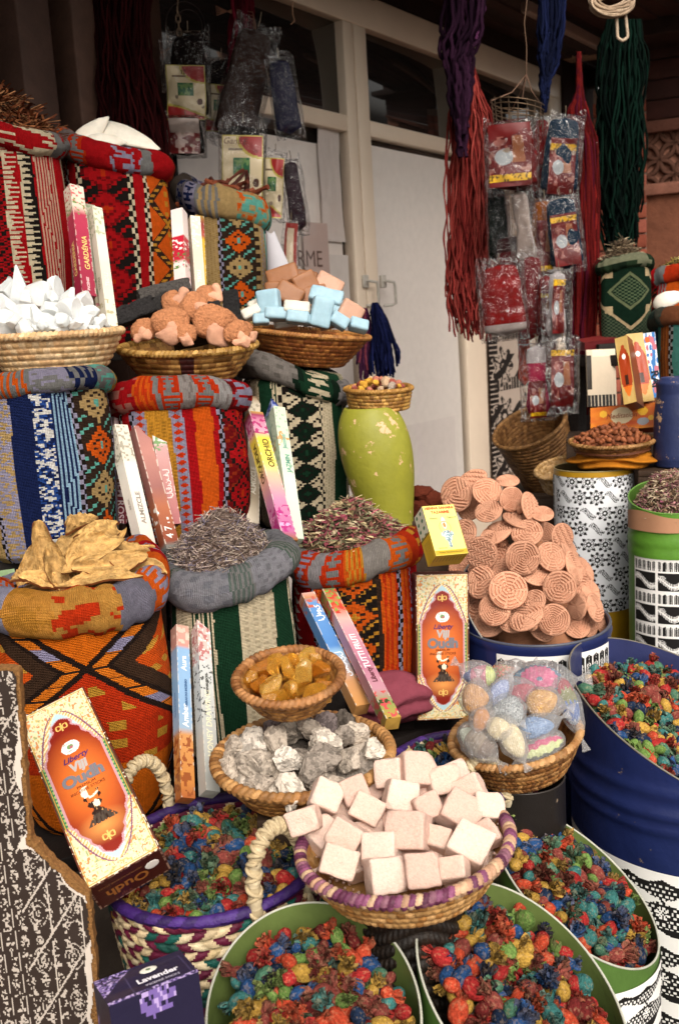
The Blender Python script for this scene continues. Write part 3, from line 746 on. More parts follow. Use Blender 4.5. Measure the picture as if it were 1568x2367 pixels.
# curled peels in the big orange sack
def peel(px, py, d, L, W, curl, ang, ax, ay, label, seed):
    p = P(px, py, d)
    M = frame(p, nz(to_cam(p) + ax * RGT + ay * UPV), UPV) @ rotm((0, 0, 1), ang)
    curl *= 1.5; tint = random.Random(seed).uniform(.72, 1.15)
    g = Geo()
    def base(U, V, off):
        x = (U - .5) * L * (1 - .25 * np.sin(V * 3 + seed)); y = (V - .5) * W * np.sqrt(np.clip(1 - (2 * (U - .5)) ** 2 * .75, .02, 1))
        n = (fbm(st(U * 3.5 + seed, V * 3.5, V * 0), seed, 3) - .5)
        edge = 1 - (2 * np.abs(V - .5)) ** 4
        a = (V - .5) * curl; rad = W / max(abs(curl), .2)
        z = rad * (1 - np.cos(a)) * np.sign(curl) + .010 * n + .008 * np.sin(U * 4 + seed)
        yy = rad * np.sin(a) * np.sqrt(np.clip(1 - (2 * (U - .5)) ** 2 * .75, .02, 1))
        lum = .0055 * np.clip(fbm(st(U * 9 + seed, V * 7, U * 0), seed + 8, 3) - .42, 0, 1) * 4 * (off > 0) * np.clip(np.minimum(np.minimum(U, 1 - U), np.minimum(V, 1 - V)) * 14, 0, 1)
        return st(x, yy, z + off + lum)
    def cin(U, V): return lin('c49d64')[None, None] * tint * (.5 + .95 * fbm(st(U * 11, V * 9, U * 0), seed + 2, 3))[..., None] * np.array([1, .97, .85])
    def cout(U, V): return lin('ac6c40')[None, None] * (.8 + .4 * fbm(st(U * 6, V * 6, U * 0), seed + 3, 3))[..., None]
    surf(g, lambda U, V: base(U, V, .0026), 26, 20, colfn=cin)
    surf(g, lambda U, V: base(U, V, -.0026), 26, 20, colfn=cout, flip=True)
    # edge strip
    e = np.linspace(0, 1, 27)
    for vv in (0.0, 1.0):
        a = base(e[None], np.full((1, 27), vv), .0026)[0]; b = base(e[None], np.full((1, 27), vv), -.0026)[0]
        g.add(np.concatenate([a, b]), [[k, k + 1, 28 + k, 27 + k] for k in range(26)], '94582f')
    for uu in (0.0, 1.0):
        e2 = np.linspace(0, 1, 21); a = base(np.full((1, 21), uu), e2[None], .0026)[0]; b = base(np.full((1, 21), uu), e2[None], -.0026)[0]
        g.add(np.concatenate([a, b]), [[k, k + 1, 22 + k, 21 + k] for k in range(20)], '94582f')
    return tag(g.obj('dried_peel', PEEL, M=M), label, 'dried peel', 'curled yellow peels in the orange sack')
pk = 1.4 / FPX * .95
for k, a in enumerate([
    (105, 1275, 1.39, 130, 75, 1.9, 1.75, -.3, .2, 'tall yellow peel standing on end nearest the green carton'),
    (128, 1318, 1.36, 110, 80, 2.0, 1.9, .1, .3, 'fluted yellow peel folded upright in front of the standing one'),
    (205, 1275, 1.37, 145, 95, 1.3, .5, .1, .4, 'round pale yellow peel face up in the middle of the heap'),
    (230, 1222, 1.42, 120, 70, -1.6, .35, .1, .8, 'brown-backed curled peel crowning the top of the heap'),
    (182, 1200, 1.44, 90, 60, -2.0, .75, -.2, .7, 'small peel poking up highest behind the crown of the heap'),
    (285, 1258, 1.40, 140, 70, -1.5, -.25, .3, .7, 'smooth orange-brown curled peel sloping down towards the incense packs'),
    (255, 1305, 1.35, 150, 75, 1.2, .15, .0, .5, 'wide ruffled yellow peel lying low across the heap front'),
    (318, 1310, 1.37, 120, 60, 1.2, -.35, .2, .6, 'flat yellow peel spilling over the lavender side of the rim'),
    (228, 1338, 1.33, 170, 48, 1.0, .06, 0, .7, 'long low peel resting on the collar below the wide one'),
    (345, 1325, 1.39, 90, 34, 1.0, -.2, .3, .9, 'thin brown peel sliver beside the lavender collar'),
    (60, 1335, 1.38, 80, 34, -1.2, .15, -.2, 1.0, 'brown curled peel sliver hanging over the collar nearest the board'),
    (160, 1250, 1.43, 110, 80, -1.4, 1.0, -.2, .5, 'dark brown-backed peel tucked behind the standing peels'),
    (300, 1290, 1.41, 110, 70, 1.4, .2, .2, .5, 'pale peel wedged under the smooth orange-brown one'),
    (75, 1310, 1.44, 110, 70, 1.4, 1.2, -.3, .4, 'yellow peel leaning out behind the tall standing one'),
    (170, 1325, 1.40, 120, 70, 1.2, -.3, 0, .6, 'flat yellow peel lying between the fluted and the wide ones'),
    (330, 1280, 1.46, 110, 60, -1.2, -.5, .2, .6, 'brown peel at the back beside the marbled incense pack'),
    (250, 1250, 1.47, 120, 80, 1.3, .9, 0, .4, 'yellow peel standing at the back of the heap'),
    (120, 1345, 1.36, 130, 60, 1.1, .1, -.1, .7, 'pale peel lying low at the rim below the fluted one'),
    (300, 1340, 1.38, 130, 60, 1.1, -.1, .1, .8, 'pale peel lying low at the rim below the flat ones')]):
    peel(a[0], a[1], a[2] + .075, a[3] * pk, a[4] * pk, *a[5:9], a[9], k + 3)
g = Geo(); c, w = top_of('c1'); lathe(g, [(w * .92, -.02), (w * .8, .0), (w * .5, .015), (0, .02)], 28, '7e5c36')
tag(g.obj('peel_bed', PEEL, M=trans(*c)), 'brown broken peel scraps filling the mouth of the big orange sack', 'peel scraps', kind='stuff')
# ------------------------------------------------------------------ baskets
def basket_frame(px, py, d, h, tilt=0, side=0):
    """frame at the foot of a basket whose rim centre is seen at px, py; tilt leans the rim towards the viewer"""
    p = P(px, py, d)
    az = atan2(p[0] - CAM[0], p[1] - CAM[1])
    M = trans(*p) @ rotm((0, 0, 1), -az) @ rotm((1, 0, 0), tilt) @ rotm((0, 1, 0), side)
    return M @ trans(0, 0, -h)

def wcol(pal, idx, seed=0):
    p = np.array([lin(q) for q in pal])
    r = _hash(idx.astype(int), (idx * 0 + 3).astype(int), (idx * 0).astype(int), seed)
    a = p[(r * len(p)).astype(int) % len(p)]
    return a * (.8 + .4 * _hash(idx.astype(int), (idx * 0 + 9).astype(int), (idx * 0).astype(int), seed))[..., None]

def braid(g, R, rr, n, pal, M=None, z=0, strands=34, flat=1.0, seed=0, alt=None, twist=1, lump=.34):
    """plaited rim"""
    def fn(U, V):
        a = V * 2 * pi; th = U * 2 * pi
        s = np.abs(np.sin(pi * (strands * U + twist * 1.0 * np.where(np.sin(a) > -.1, 1, -1) * np.abs(V - .25) * 2.2)))
        r = rr * (1 - lump + lump * s ** .6) * (1 + .06 * np.sin(7 * th + seed))
        return st((R + r * np.cos(a)) * np.cos(th), (R + r * np.cos(a)) * np.sin(th), z + r * flat * np.sin(a))
    def cf(U, V):
        k = np.floor(strands * U + twist * np.abs(V - .25) * 2.2)
        c = wcol(pal, k, seed)
        if alt is not None:
            m = np.mod(k, 7) < 1; c[m] = lin(alt)
        return c
    surf(g, fn, strands * 7, 14, colfn=cf, M=M)

def coil_basket(name, label, cat, M, rt, rb, h, coils, stitches, pal, rimpal, rimr, bulge=.25, group=None, seed=0, style='coil', accent=None, rim_alt=None, floor=.006, rimflat=1.0, rimz=0, rimstr=None, rimlump=.34):
    t = thing(name, label, cat, M=M, group=group)
    def prof(v): 
        return rb + (rt - rb) * ((1 - bulge) * v + bulge * np.sin(v * pi / 2))
    nv = max(coils * 6, 18); nu = min(stitches * 5, 420)
    def fn(U, V, sgn=1.0, off=0.0):
        row = np.floor(V * coils * .9999); q = V * coils - row
        if style == 'coil':
            sx = np.mod(U * stitches + row * .5, 1)
            d = (np.sin(pi * np.clip(q, 0, 1)) ** .6) * (.55 + .45 * np.sin(pi * sx) ** .7)
        elif style == 'herring':
            dirr = np.where(np.mod(row, 2) < 1, 1, -1)
            sx = np.mod(U * stitches + dirr * q * .9, 1)
            d = (np.sin(pi * np.clip(q, .0, 1)) ** .35) * (.3 + .7 * np.sin(pi * sx) ** .6)
        else:
            sx = np.mod(U * stitches + row * .5, 1)
            d = np.sin(pi * np.clip(q, 0, 1)) ** .5 * (.35 + .65 * np.abs(np.sin(pi * sx)))
        r = prof(V) + sgn * d * h / coils * .32 - off
        r = r * (1 + .012 * np.sin(U * 4 * pi + seed) + .008 * np.sin(U * 10 * pi + seed * 2))
        return st(r * np.cos(2 * pi * U), r * np.sin(2 * pi * U), V * h * (1 + .02 * np.sin(U * 6 * pi + seed)))
    def cf(U, V):
        row = np.floor(V * coils * .9999); q = V * coils - row
        if style == 'herring':
            dirr = np.where(np.mod(row, 2) < 1, 1, -1); k = np.floor(U * stitches + dirr * q * .9)
        else: k = np.floor(U * stitches + row * .5)
        k = np.mod(k, stitches)
        c = wcol(pal, k * 31 + row * 977, seed)
        if accent is not None:
            m = accent(U, row, k)
            for cond, colr in m: c[cond] = lin(colr) * (.85 + .3 * _hash(k.astype(int), row.astype(int), row.astype(int) * 0, seed)[cond])[:, None]
        return c
    g = Geo()
    surf(g, fn, nu, nv, colfn=cf)
    surf(g, lambda U, V: fn(U, V, -.6, .004), min(nu, 200), nv // 2, colfn=cf, flip=True)
    # base, inside and out
    lathe(g, [(0, .0), (rb * .5, -.002), (rb, 0)], 40, pal[0]); lathe(g, [(rb, floor), (rb * .5, floor), (0, floor)], 40, pal[0])
    g.obj('basket_body', STRAW, t)
    g = Geo(); braid(g, rt, rimr, 0, rimpal, z=h + rimz, strands=rimstr or max(26, int(2 * pi * rt / rimr / 1.15)), seed=seed, alt=rim_alt, flat=rimflat, lump=rimlump)
    g.obj('plaited_rim', STRAW, t)
    return t

ST = ['b98a52', 'c89a62', 'a87840', 'd0a672']
ST2 = ['9a6a34', '85582a', 'a87840', '744a22']
ST3 = ['8a5c2c', '7a4c22', '9c6c38', '94622c']
LT = ['d0ae80', 'c8a272', 'dcbc90', 'bf976a']

# cream straw, white crystals
MK1 = basket_frame(122, 772, 1.67, .058, tilt=.03)
coil_basket('coiled_basket', 'pale straw basket heaped with white crystals on the blue sack', 'basket', MK1, .113, .082, .058, 6, 60, LT, LT, .0072, seed=1, style='coil', group='straw baskets on the kilim sacks')
MK2 = basket_frame(434, 800, 1.84, .060, tilt=.10, side=.02)
coil_basket('coiled_basket', 'brown straw basket with a dark red stripe holding clay feet', 'basket', MK2, .125, .080, .060, 6, 58, ['a87a3c', '8f6230', 'b98c4c', '77501f'], ['a8803e', 'b88f4e', '8c6428'], .0070, seed=2,
            accent=lambda U, r, k: [((np.abs(U - .745) < .016), '3e1512')], group='straw baskets on the kilim sacks')
MK3 = basket_frame(708, 766, 2.06, .066, tilt=.05, side=.14)
coil_basket('coiled_basket', 'reddish brown straw basket heaped with pale blue soap', 'basket', MK3, .130, .080, .064, 8, 66, ['8a4f22', '9c602c', '7a421c', 'a86c34'], ['9c6a34', '8a5828', 'ac7a40'], .0060, seed=3, group='straw baskets on the kilim sacks', style='plain')
MK4 = basket_frame(874, 897, 1.93, .040, tilt=.06, side=.03)
coil_basket('coiled_basket', 'small straw basket of coloured pebbles perched on the green gourd jar', 'basket', MK4, .064, .058, .040, 6, 44, ['a8803e', 'b88c48', '94682c', '7c5424'], ['a87c3c', '94682c'], .0052, seed=4, style='plain')
MK5 = basket_frame(667, 1562, 1.30, .040, tilt=.20, side=-.02)
coil_basket('coiled_basket', 'small brown plaited basket of amber resin on the grey rocks', 'basket', MK5, .069, .045, .040, 5, 50, ST2, ['8a5a30', '9c6a3c', '784a24', 'a87648'], .0068, seed=5, style='herring')
MK6 = basket_frame(700, 1742, 1.32, .045, tilt=.05, side=-.01)
coil_basket('coiled_basket', 'wide shallow brown basket of grey and white mineral rocks', 'basket', MK6, .116, .085, .045, 5, 80, ST2, ['94683a', 'a87a48', '82562c', 'b88a56'], .0085, seed=6, style='herring')
MK7 = basket_frame(934, 1945, 1.15, .050, tilt=.03, side=-.07)
coil_basket('coiled_basket', 'shallow basket with a purple plaited rim, heaped with pink salt cubes', 'basket', MK7, .121, .090, .052, 5, 70, ['b58a54', 'c89c66', 'a5743e'], ['6a3452', '7c4462', '58263f', '8a5a6a', 'b88f72'], .0080, seed=7, style='plain', rim_alt='c0a080', rimstr=110, rimlump=.26)
MK8 = basket_frame(1188, 1698, 1.40, .055, tilt=.10, side=-.12)
coil_basket('coiled_basket', 'brown basket with woven edge full of knitted sponges in plastic', 'basket', MK8, .090, .062, .055, 6, 76, ['9a6c3a', 'a87a48', '84562a', '6e4520'], ['a87c4c', '98693a', 'b88c5c'], .0062, seed=8, style='herring')
MK9 = basket_frame(1222, 985, 2.62, .17, tilt=.42, side=-.32)
t = coil_basket('tall_basket', 'big empty brown straw basket lying tilted below the hanging packets', 'basket', MK9, .098, .075, .17, 16, 60, ['7c5630', '8a6238', '6a4624'], ['8a6238', '9a7042'], .006, seed=9)
MK10 = basket_frame(1296, 1072, 2.35, .06, tilt=.25, side=-.15)
coil_basket('straw_hat_basket', 'flat pale straw basket leaning between the tall basket and stencil drum', 'basket', MK10, .062, .05, .05, 7, 50, ['b89466', 'a5804e', 'c8a87a'], ['b89466', 'a5804e'], .006, seed=10)
MK11 = basket_frame(1412, 1020, 2.15, .036, tilt=.06)
coil_basket('coiled_basket', 'brown straw basket of almonds on an orange cloth', 'basket', MK11, .088, .058, .038, 6, 54, ['7a4e26', '8a5c30', '6a401c'], ['8a6236', '9c7244', '74501f'], .005, seed=11)

# big market basket, herringbone with coloured stitches
def rope_handle(t, R, ang, width, height, rr, z0, pal, lean=0.0):
    g = Geo(); n = 90
    s = np.linspace(0, pi, n); a0 = ang
    u = np.array([cos(a0), sin(a0), 0]); w = np.array([-sin(a0), cos(a0), 0])
    path = (u * R)[None] + w[None] * (np.cos(s) * width / 2)[:, None] * (1 + .12 * np.sin(s))[:, None] + np.array([[0, 0, 1]]) * (z0 + np.sin(s) ** .75 * height)[:, None] + u[None] * (np.sin(s) * lean)[:, None]
    ph = np.linspace(0, 1, n) * 26
    rad = rr * (.72 + .36 * np.abs(np.sin(ph * pi)))
    tube(g, path, rad, 10, np.array([lin(pal[int(q) % len(pal)]) * (.85 + .3 * ((int(q) * 7) % 5) / 5) for q in ph]))
    for off in (-.35, .35):   # the cross lashings that give the handle its knotted look
        p2 = []
        for k in range(n * 3):
            f = k / (n * 3 - 1) * (n - 1); i = min(int(f), n - 2); q = path[i] + (path[i + 1] - path[i]) * (f - i)
            tt = nz(path[min(i + 1, n - 1)] - path[i]); x = nz(np.cross(tt, [0.3, .2, 1])); y = np.cross(tt, x)
            a = (f / (n - 1)) * 26 * pi * (1 if off > 0 else -1) + off
            p2.append(q + (x * cos(a) + y * sin(a)) * rr * .98)
        tube(g, p2, rr * .34, 5, pal[1])
    for e, sg in ((0, 1), (-1, -1)):   # loose tied ends down the side
        for q in range(3):
            tube(g, [path[e], path[e] + u * .004 + w * (.004 * (q - 1)) - [0, 0, .02], path[e] + u * .003 + w * (.007 * (q - 1)) - [0, 0, .038]], rr * .32, 5, pal[q % len(pal)])
    return g.obj('rope_handle', ROPE, t)

CR = ['c9b48e', 'd8c6a2', 'bda77c', 'd0ba94']
def market_acc(U, r, k):
    m = np.mod(k + 2 * r, 9)
    tq = (np.mod(r, 3) == 1); 
    return [(tq & (m < 5) & (np.mod(k, 2) < 1), '14564c'), (~tq & (np.mod(r, 3) == 0) & (m < 4), '14443c'), ((np.mod(r, 3) == 2) & (m > 5), '5c1230'), ((r >= 9) & (np.mod(k, 3) == 0), '5c1230')]
MK12 = basket_frame(496, 1972, 1.28, .20, tilt=.05, side=-.05)
t = coil_basket('market_basket', 'woven market basket with purple rim and green and maroon stitches, full of dyed buds', 'basket', MK12, .139, .125, .20, 15, 60, CR, ['35195c', '42246e', '2a124c'], .0075, seed=12, style='herring', accent=market_acc, rimstr=58, rimlump=.13, group='purple-rimmed market baskets')
rope_handle(t, .137, radians(-57), .078, .105, .0082, .185, ['c8b796', 'b8a582'], lean=.0)
rope_handle(t, .139, radians(128), .075, .10, .0075, .19, ['c8b796', 'b8a582'])
MK13 = basket_frame(1060, 1772, 1.46, .20, tilt=.05, side=-.05)
t = coil_basket('market_basket', 'purple-rimmed market basket of dyed buds, mostly hidden behind the pink salt', 'basket', MK13, .108, .09, .20, 12, 44, CR, ['35195c', '42246e', '2a124c'], .007, seed=13, style='herring', accent=market_acc, rimstr=54, rimlump=.13, group='purple-rimmed market baskets')
rope_handle(t, .106, radians(-72), .066, .075, .0072, .185, ['d0c2a4', 'bfae8c'])

# ------------------------------------------------------------------ heaps of countable things
def heap_spots(n, R, dome, seed, layers=1, size=.02):
    """n jittered places on a dome of radius R, as even as they come"""
    r = np.random.default_rng(seed); pts = []
    cand = r.uniform(-1, 1, (n * 60, 2)); cand = cand[np.hypot(cand[:, 0], cand[:, 1]) < 1]
    pts = [cand[0]]
    for k in range(n - 1):
        c = cand[r.integers(0, len(cand), 24)]
        d = np.min(np.linalg.norm(c[:, None] - np.array(pts)[None], axis=2), 1); pts.append(c[np.argmax(d)])
    pts = np.array(pts); q = np.hypot(pts[:, 0], pts[:, 1])
    return np.concatenate([pts * R, (dome * (1 - q ** 1.7))[:, None]], 1)

def place(M, loc): 
    m = np.array(M); m = m.copy(); m[:3, 3] = m[:3, :3] @ np.asarray(loc) + m[:3, 3]; return m

# white crystals
cr = []
for k, (x, y, dz, sz, tall) in enumerate([(10, 690, .06, 34, 1.2), (45, 668, .03, 40, 1.5), (85, 678, 0, 36, 1.2), (128, 676, .02, 27, 1.7), (160, 690, .0, 30, 1.1), (20, 715, -.03, 40, 1), (70, 722, -.05, 44, .9), (120, 715, -.03, 34, 1), (165, 722, -.04, 40, 1), (205, 728, -.02, 34, 1), (225, 745, -.03, 26, .9), (190, 745, -.05, 34, .8), (150, 750, -.07, 40, .8), (105, 752, -.08, 42, .8), (55, 755, -.08, 40, .8), (10, 750, -.07, 44, .9), (-20, 730, 0, 40, 1), (195, 690, .02, 26, 1.1), (238, 752, 0, 20, .9), (100, 700, .05, 40, 1.1), (180, 706, .05, 34, 1.), (60, 700, .06, 40, 1), (15, 665, .05, 26, 1.6), (35, 735, -.09, 24, 1), (85, 728, -.09, 22, 1.2), (140, 738, -.09, 22, 1), (175, 742, -.08, 20, .9), (215, 755, -.06, 18, .9), (120, 695, -.02, 20, 1.4), (60, 690, -.02, 20, 1.3), (185, 712, -.02, 18, 1.3), (0, 705, -.04, 26, 1.2), (240, 740, -.02, 16, 1.2), (150, 715, -.04, 18, 1.1), (100, 745, -.10, 18, 1)]):
    d = 1.66 + dz; kk = d / FPX; g = Geo()
    rock(g, np.array([sz, sz * .9, sz * tall]) * kk, 300 + k, planes=10, dmin=.38, dmax=.8, sub=4, noise=.05, ns=3, col=['f0f3f2', 'e8eceb', 'f4f5f3'][k % 3], smooth=False)
    cr.append(tag(g.obj('alum_crystal', ALUM, M=trans(*P(x, y + 4, d)) @ rotm((0, 1, 0), rnd.uniform(-.4, .4))), 'x', 'white crystal', 'white crystals heaped in the pale straw basket'))
row_labels(cr, lambda o: ('white crystal lump', 'the pale straw basket'), 3)

# clay feet and pumice
def clay_foot(px, py, d, L, ang, ax, ay, label, seed, knob=True):
    """foot scraper: a rough flat pad with a smooth bird-shaped grip"""
    p = P(px, py, d); M = frame(p, nz(to_cam(p) + ax * RGT + ay * UPV), UPV) @ rotm((0, 0, 1), ang)
    t = thing('clay_foot_scraper', label, 'clay scraper', M=M, group='pink clay foot scrapers in the brown basket'); L *= 1.12
    g = Geo(); v, f = ico(5); r = np.random.default_rng(seed)
    q = v * np.array([L * .5, L * .42, L * .24]); q[:, 0] *= 1 + .12 * np.sign(q[:, 0])
    nrm = np.maximum(0, vn(v * 34, seed) - .5) * 2.2
    q = q * (1 + .36 * (fbm(v * 1.7 + seed, seed, 2) - .5)[:, None] + .07 * nrm[:, None]) 
    g.add(q, f, 'bf8058'); g.obj('rough_pad', CLAYR, t)
    if knob:
        g = Geo()
        v, f = ico(4); lobe = v * np.array([.36, .20, .15]) * L
        lobe[:, 1] *= 1 + .35 * np.sin(v[:, 0] * 3.2 + seed); lobe[:, 2] *= 1 + .25 * np.cos(v[:, 0] * 4 + seed)
        lobe *= (1 + .34 * (fbm(v * 1.5 + seed * 3.1, seed, 3) - .5))[:, None]
        R_ = rotm((0, 0, 1), r.uniform(-1.1, .4)) @ rotm((1, 0, 0), r.uniform(-.3, .5))
        g.add(lobe, f, 'c9967a', M=trans(L * r.uniform(-.1, .18), -L * .34, L * .16) @ R_)
        v2 = v * np.array([.17, .26, .13]) * L; v2 *= (1 + .25 * (fbm(v * 1.8 + seed, seed + 4, 2) - .5))[:, None]; g.add(v2, f, 'c9967a', M=trans(L * .05, -L * .18, L * .15))
        g.obj('smooth_grip', CLAY, t)
for a in [(390, 748, 1.76, .060, .3, -.2, .2, 'rounded clay scraper with grip forward, in front at the middle of its heap', 1),
          (487, 745, 1.78, .066, .0, .2, .1, 'biggest clay scraper, pitted pad facing out, neck pointing down', 2),
          (445, 712, 1.80, .052, 1.0, .1, .5, 'tilted clay scraper leaning between the two front pads', 3),
          (480, 693, 1.86, .050, 1.57, .1, .6, 'smooth clay scraper lying across the top of the heap', 4),
          (330, 762, 1.78, .045, .2, -.4, .4, 'small clay scraper beside the coiled rim knob, white crystal side', 5),
          (545, 770, 1.77, .045, .5, .5, .1, 'clay scraper with finger-like ridges at the soap side', 6),
          (560, 772, 1.80, .040, .9, .7, .1, 'thin clay scraper half hidden at the soap side edge', 7),
          (428, 772, 1.75, .034, .2, .1, .1, 'little round clay knob low in front of the heap', 8),
          (405, 705, 1.84, .048, 2.2, -.2, .5, 'clay scraper lying behind the front pad beneath the long pumice bar', 11), (520, 742, 1.82, .046, -.6, .4, .3, 'clay scraper tucked between the biggest pad and the upright pumice', 12)]:
    clay_foot(*a)
def pumice(px, py, d, hx, hy, hz, ang, label, col, seed, ax=0, ay=.3):
    p = P(px, py, d); M = frame(p, nz(to_cam(p) + ax * RGT + ay * UPV), UPV) @ rotm((0, 0, 1), ang)
    g = Geo(); k = d / FPX
    v, f = cube_grid(14); 
    rbox(g, np.array([hx, hy, hz]) * k, 5 * k, 14, col, noise=5 * k, ns=90, seed=seed, smooth=False)
    tag(g.obj('pumice_stone', LAVA, M=M), label, 'pumice stone', 'pumice stones in the brown basket')
pumice(380, 674, 1.88, 60, 15, 26, .28, 'long dark grey pumice bar lying highest', '4c4845', 1)
pumice(312, 722, 1.84, 48, 20, 22, .42, 'black porous pumice bar leaning out on the white crystal side', '2c2a2a', 2)
pumice(372, 705, 1.87, 34, 17, 20, .75, 'short black porous pumice under the long grey bar', '302e2d', 3)
pumice(536, 712, 1.86, 18, 38, 20, .12, 'upright black porous pumice beside the soap basket', '262525', 4)
pumice(455, 752, 1.86, 60, 40, 40, .2, 'dark pumice lump buried under the clay scrapers', '2a2828', 5)

# soaps
BL, WH, TN, PK = '93b2bf', 'cbc5b7', '8e5f3e', 'b58d76'
soaps = []
for k, (x, y, d, hx, hy, hz, ang, ax, ay, col) in enumerate([
    (622, 700, 2.0, 24, 26, 16, .12, -.3, .2, BL), (638, 726, 1.97, 24, 13, 16, -.06, 0, .3, BL), (686, 712, 1.97, 28, 13, 15, -.08, 0, .4, WH), (687, 734, 1.95, 24, 13, 15, -.1, 0, .3, BL), (742, 722, 1.96, 22, 32, 15, -.2, .2, .1, BL),
    (753, 687, 2.0, 36, 17, 16, -.25, 0, .5, BL), (584, 722, 2.0, 26, 12, 14, .5, 0, .5, WH), (598, 705, 2.03, 24, 12, 14, .5, 0, .5, WH), (603, 738, 1.97, 18, 12, 14, .05, 0, .3, BL), (720, 740, 1.96, 20, 10, 14, .1, 0, .4, BL),
    (783, 742, 1.97, 20, 14, 14, -.5, .3, .3, BL), (776, 712, 2.0, 16, 18, 15, -.3, .3, .3, BL), (806, 724, 2.0, 26, 22, 18, -.5, .4, .2, PK), (655, 642, 2.12, 34, 20, 20, .3, -.2, .4, TN), (668, 682, 2.05, 30, 22, 18, -.5, 0, .3, TN), (705, 662, 2.08, 26, 28, 18, .5, .3, .2, TN),
    (700, 652, 2.12, 30, 22, 18, -.2, 0, .5, '7c5030'), (758, 662, 2.1, 30, 20, 18, -.5, .2, .5, PK), (640, 670, 2.1, 24, 16, 16, .1, -.2, .3, TN), (828, 752, 1.99, 20, 13, 14, -.2, .3, .5, BL), (760, 745, 1.99, 22, 12, 14, .3, .1, .3, WH), (660, 745, 2.02, 26, 14, 15, .1, 0, .2, WH), (725, 690, 2.08, 30, 24, 20, .2, 0, .3, TN), (680, 715, 2.08, 60, 20, 20, .0, 0, .3, TN)]):
    kk = d / FPX; p = P(x, y, d); g = Geo(); rbox(g, np.array([hx, hy, hz]) * kk * 1.08, 5 * kk, 8, col, noise=2.2 * kk, ns=40, seed=k)
    o = tag(g.obj('soap_block', SOAP, M=frame(p, nz(to_cam(p) + ax * RGT + ay * UPV), UPV) @ rotm((0, 0, 1), ang)), 'x', 'soap', 'soap blocks in the reddish basket'); o['c'] = {BL: 'pale blue', WH: 'white', TN: 'tan', PK: 'pinkish'}.get(col, 'dark tan'); soaps.append(o)
row_labels(soaps, lambda o: (o['c'] + ' soap block', 'its basket'), 5)
for o in soaps: del o['c']

# pebbles on the gourd basket
pb = []
for k, q in enumerate(heap_spots(34, .055, .022, 5)):
    g = Geo(); s = rnd.uniform(.007, .012); rock(g, (s, s * .8, s * .75), 500 + k, planes=9, sub=2, noise=.1, col=['8a4a40', 'a86a58', 'b89a7c', 'c8963c', '9a8a7c', '7a3c34'][k % 6])
    o = tag(g.obj('pebble', STONE, M=place(MK4, q + [0, 0, .036]) @ randrot()), 'x', 'pebble', 'red, tan and yellow pebbles on the gourd jar'); o['c'] = ['dark red', 'dusty pink', 'tan', 'yellow', 'grey', 'maroon'][k % 6]; pb.append(o)
row_labels(pb, lambda o: (o['c'] + ' pebble', 'the gourd basket'), 4)
for o in pb: del o['c']

# amber
am = []
spots = np.concatenate([heap_spots(17, .052, .020, 8), heap_spots(12, .052, .002, 9)])
for k, q in enumerate(spots):
    g = Geo(); s = rnd.uniform(.015, .022) if k < 17 else .016
    rock(g, (s * 1.25, s * .85, s * .75), 600 + k, planes=12, dmin=.34, dmax=.8, sub=4, noise=.05, col=['f0b84c', 'e8a83c', 'f4c660', 'e09430'][k % 4])
    am.append(tag(g.obj('amber_chunk', AMBER, M=place(MK5, q + [0, 0, .032 if k < 17 else .020]) @ randrot()), 'x', 'amber', 'amber resin chunks in the small basket'))
row_labels(am, lambda o: ('glossy amber chunk', 'the small basket'), 5)

# grey rocks
rk = []
spots = np.concatenate([heap_spots(24, .098, .022, 18), heap_spots(14, .082, .0, 19)])
for k, q in enumerate(spots):
    g = Geo(); s = rnd.uniform(.020, .028)
    tone = ['ada193', '9d9184', 'c6bbad', 'b5a899', '8a8076', 'd3c9bc'][k % 6]
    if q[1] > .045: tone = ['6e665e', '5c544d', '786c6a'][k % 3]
    rock(g, (s * 1.15, s * .95, s * .8), 700 + k, planes=16, dmin=.5, dmax=.92, sub=4, noise=.17, ns=6, colfn=lambda c, tone=tone, k=k: lin(tone)[None] * (1.1 - .42 * (fbm(c * 4 + k, k, 3) > .56))[:, None])
    rk.append(tag(g.obj('mineral_rock', STONE, M=place(MK6, q + [0, 0, .042 if k < 24 else .028]) @ randrot()), 'x', 'rock', 'grey and white mineral rocks'))
row_labels(rk, lambda o: ('rough mineral rock', 'the wide basket'), 6)

# pink salt cubes
sc_ = []
cubes = [(703, 1897, 36, .35), (752, 1842, 36, -.5), (817, 1828, 33, .35), (848, 1872, 38, -.45), (905, 1785, 34, .2), (962, 1782, 42, -.12), (1018, 1802, 40, .15), (925, 1842, 39, -.25), (985, 1872, 33, .3), (1082, 1826, 38, .5), (1122, 1868, 34, -.1), (1062, 1880, 44, -.62), (800, 1932, 42, -.5), (880, 1968, 42, .15),
         (943, 1922, 46, .08), (1010, 1938, 32, -.2), (1082, 1958, 46, -.55), (1122, 1932, 32, .7), (782, 1992, 44, -.3), (890, 2022, 44, .05), (976, 2012, 42, .12), (1048, 2012, 36, .3), (742, 1932, 36, .6), (872, 1822, 34, .7), (1000, 1842, 36, .5), (1050, 1790, 30, .4), (940, 1980, 40, .5), (1020, 1990, 38, .6), (830, 1990, 40, .3), (900, 1900, 40, .6), (850, 1930, 40, .2), (1050, 1920, 40, .1), (960, 1850, 40, .4), (790, 1880, 36, .5), (1110, 1990, 28, .2)]
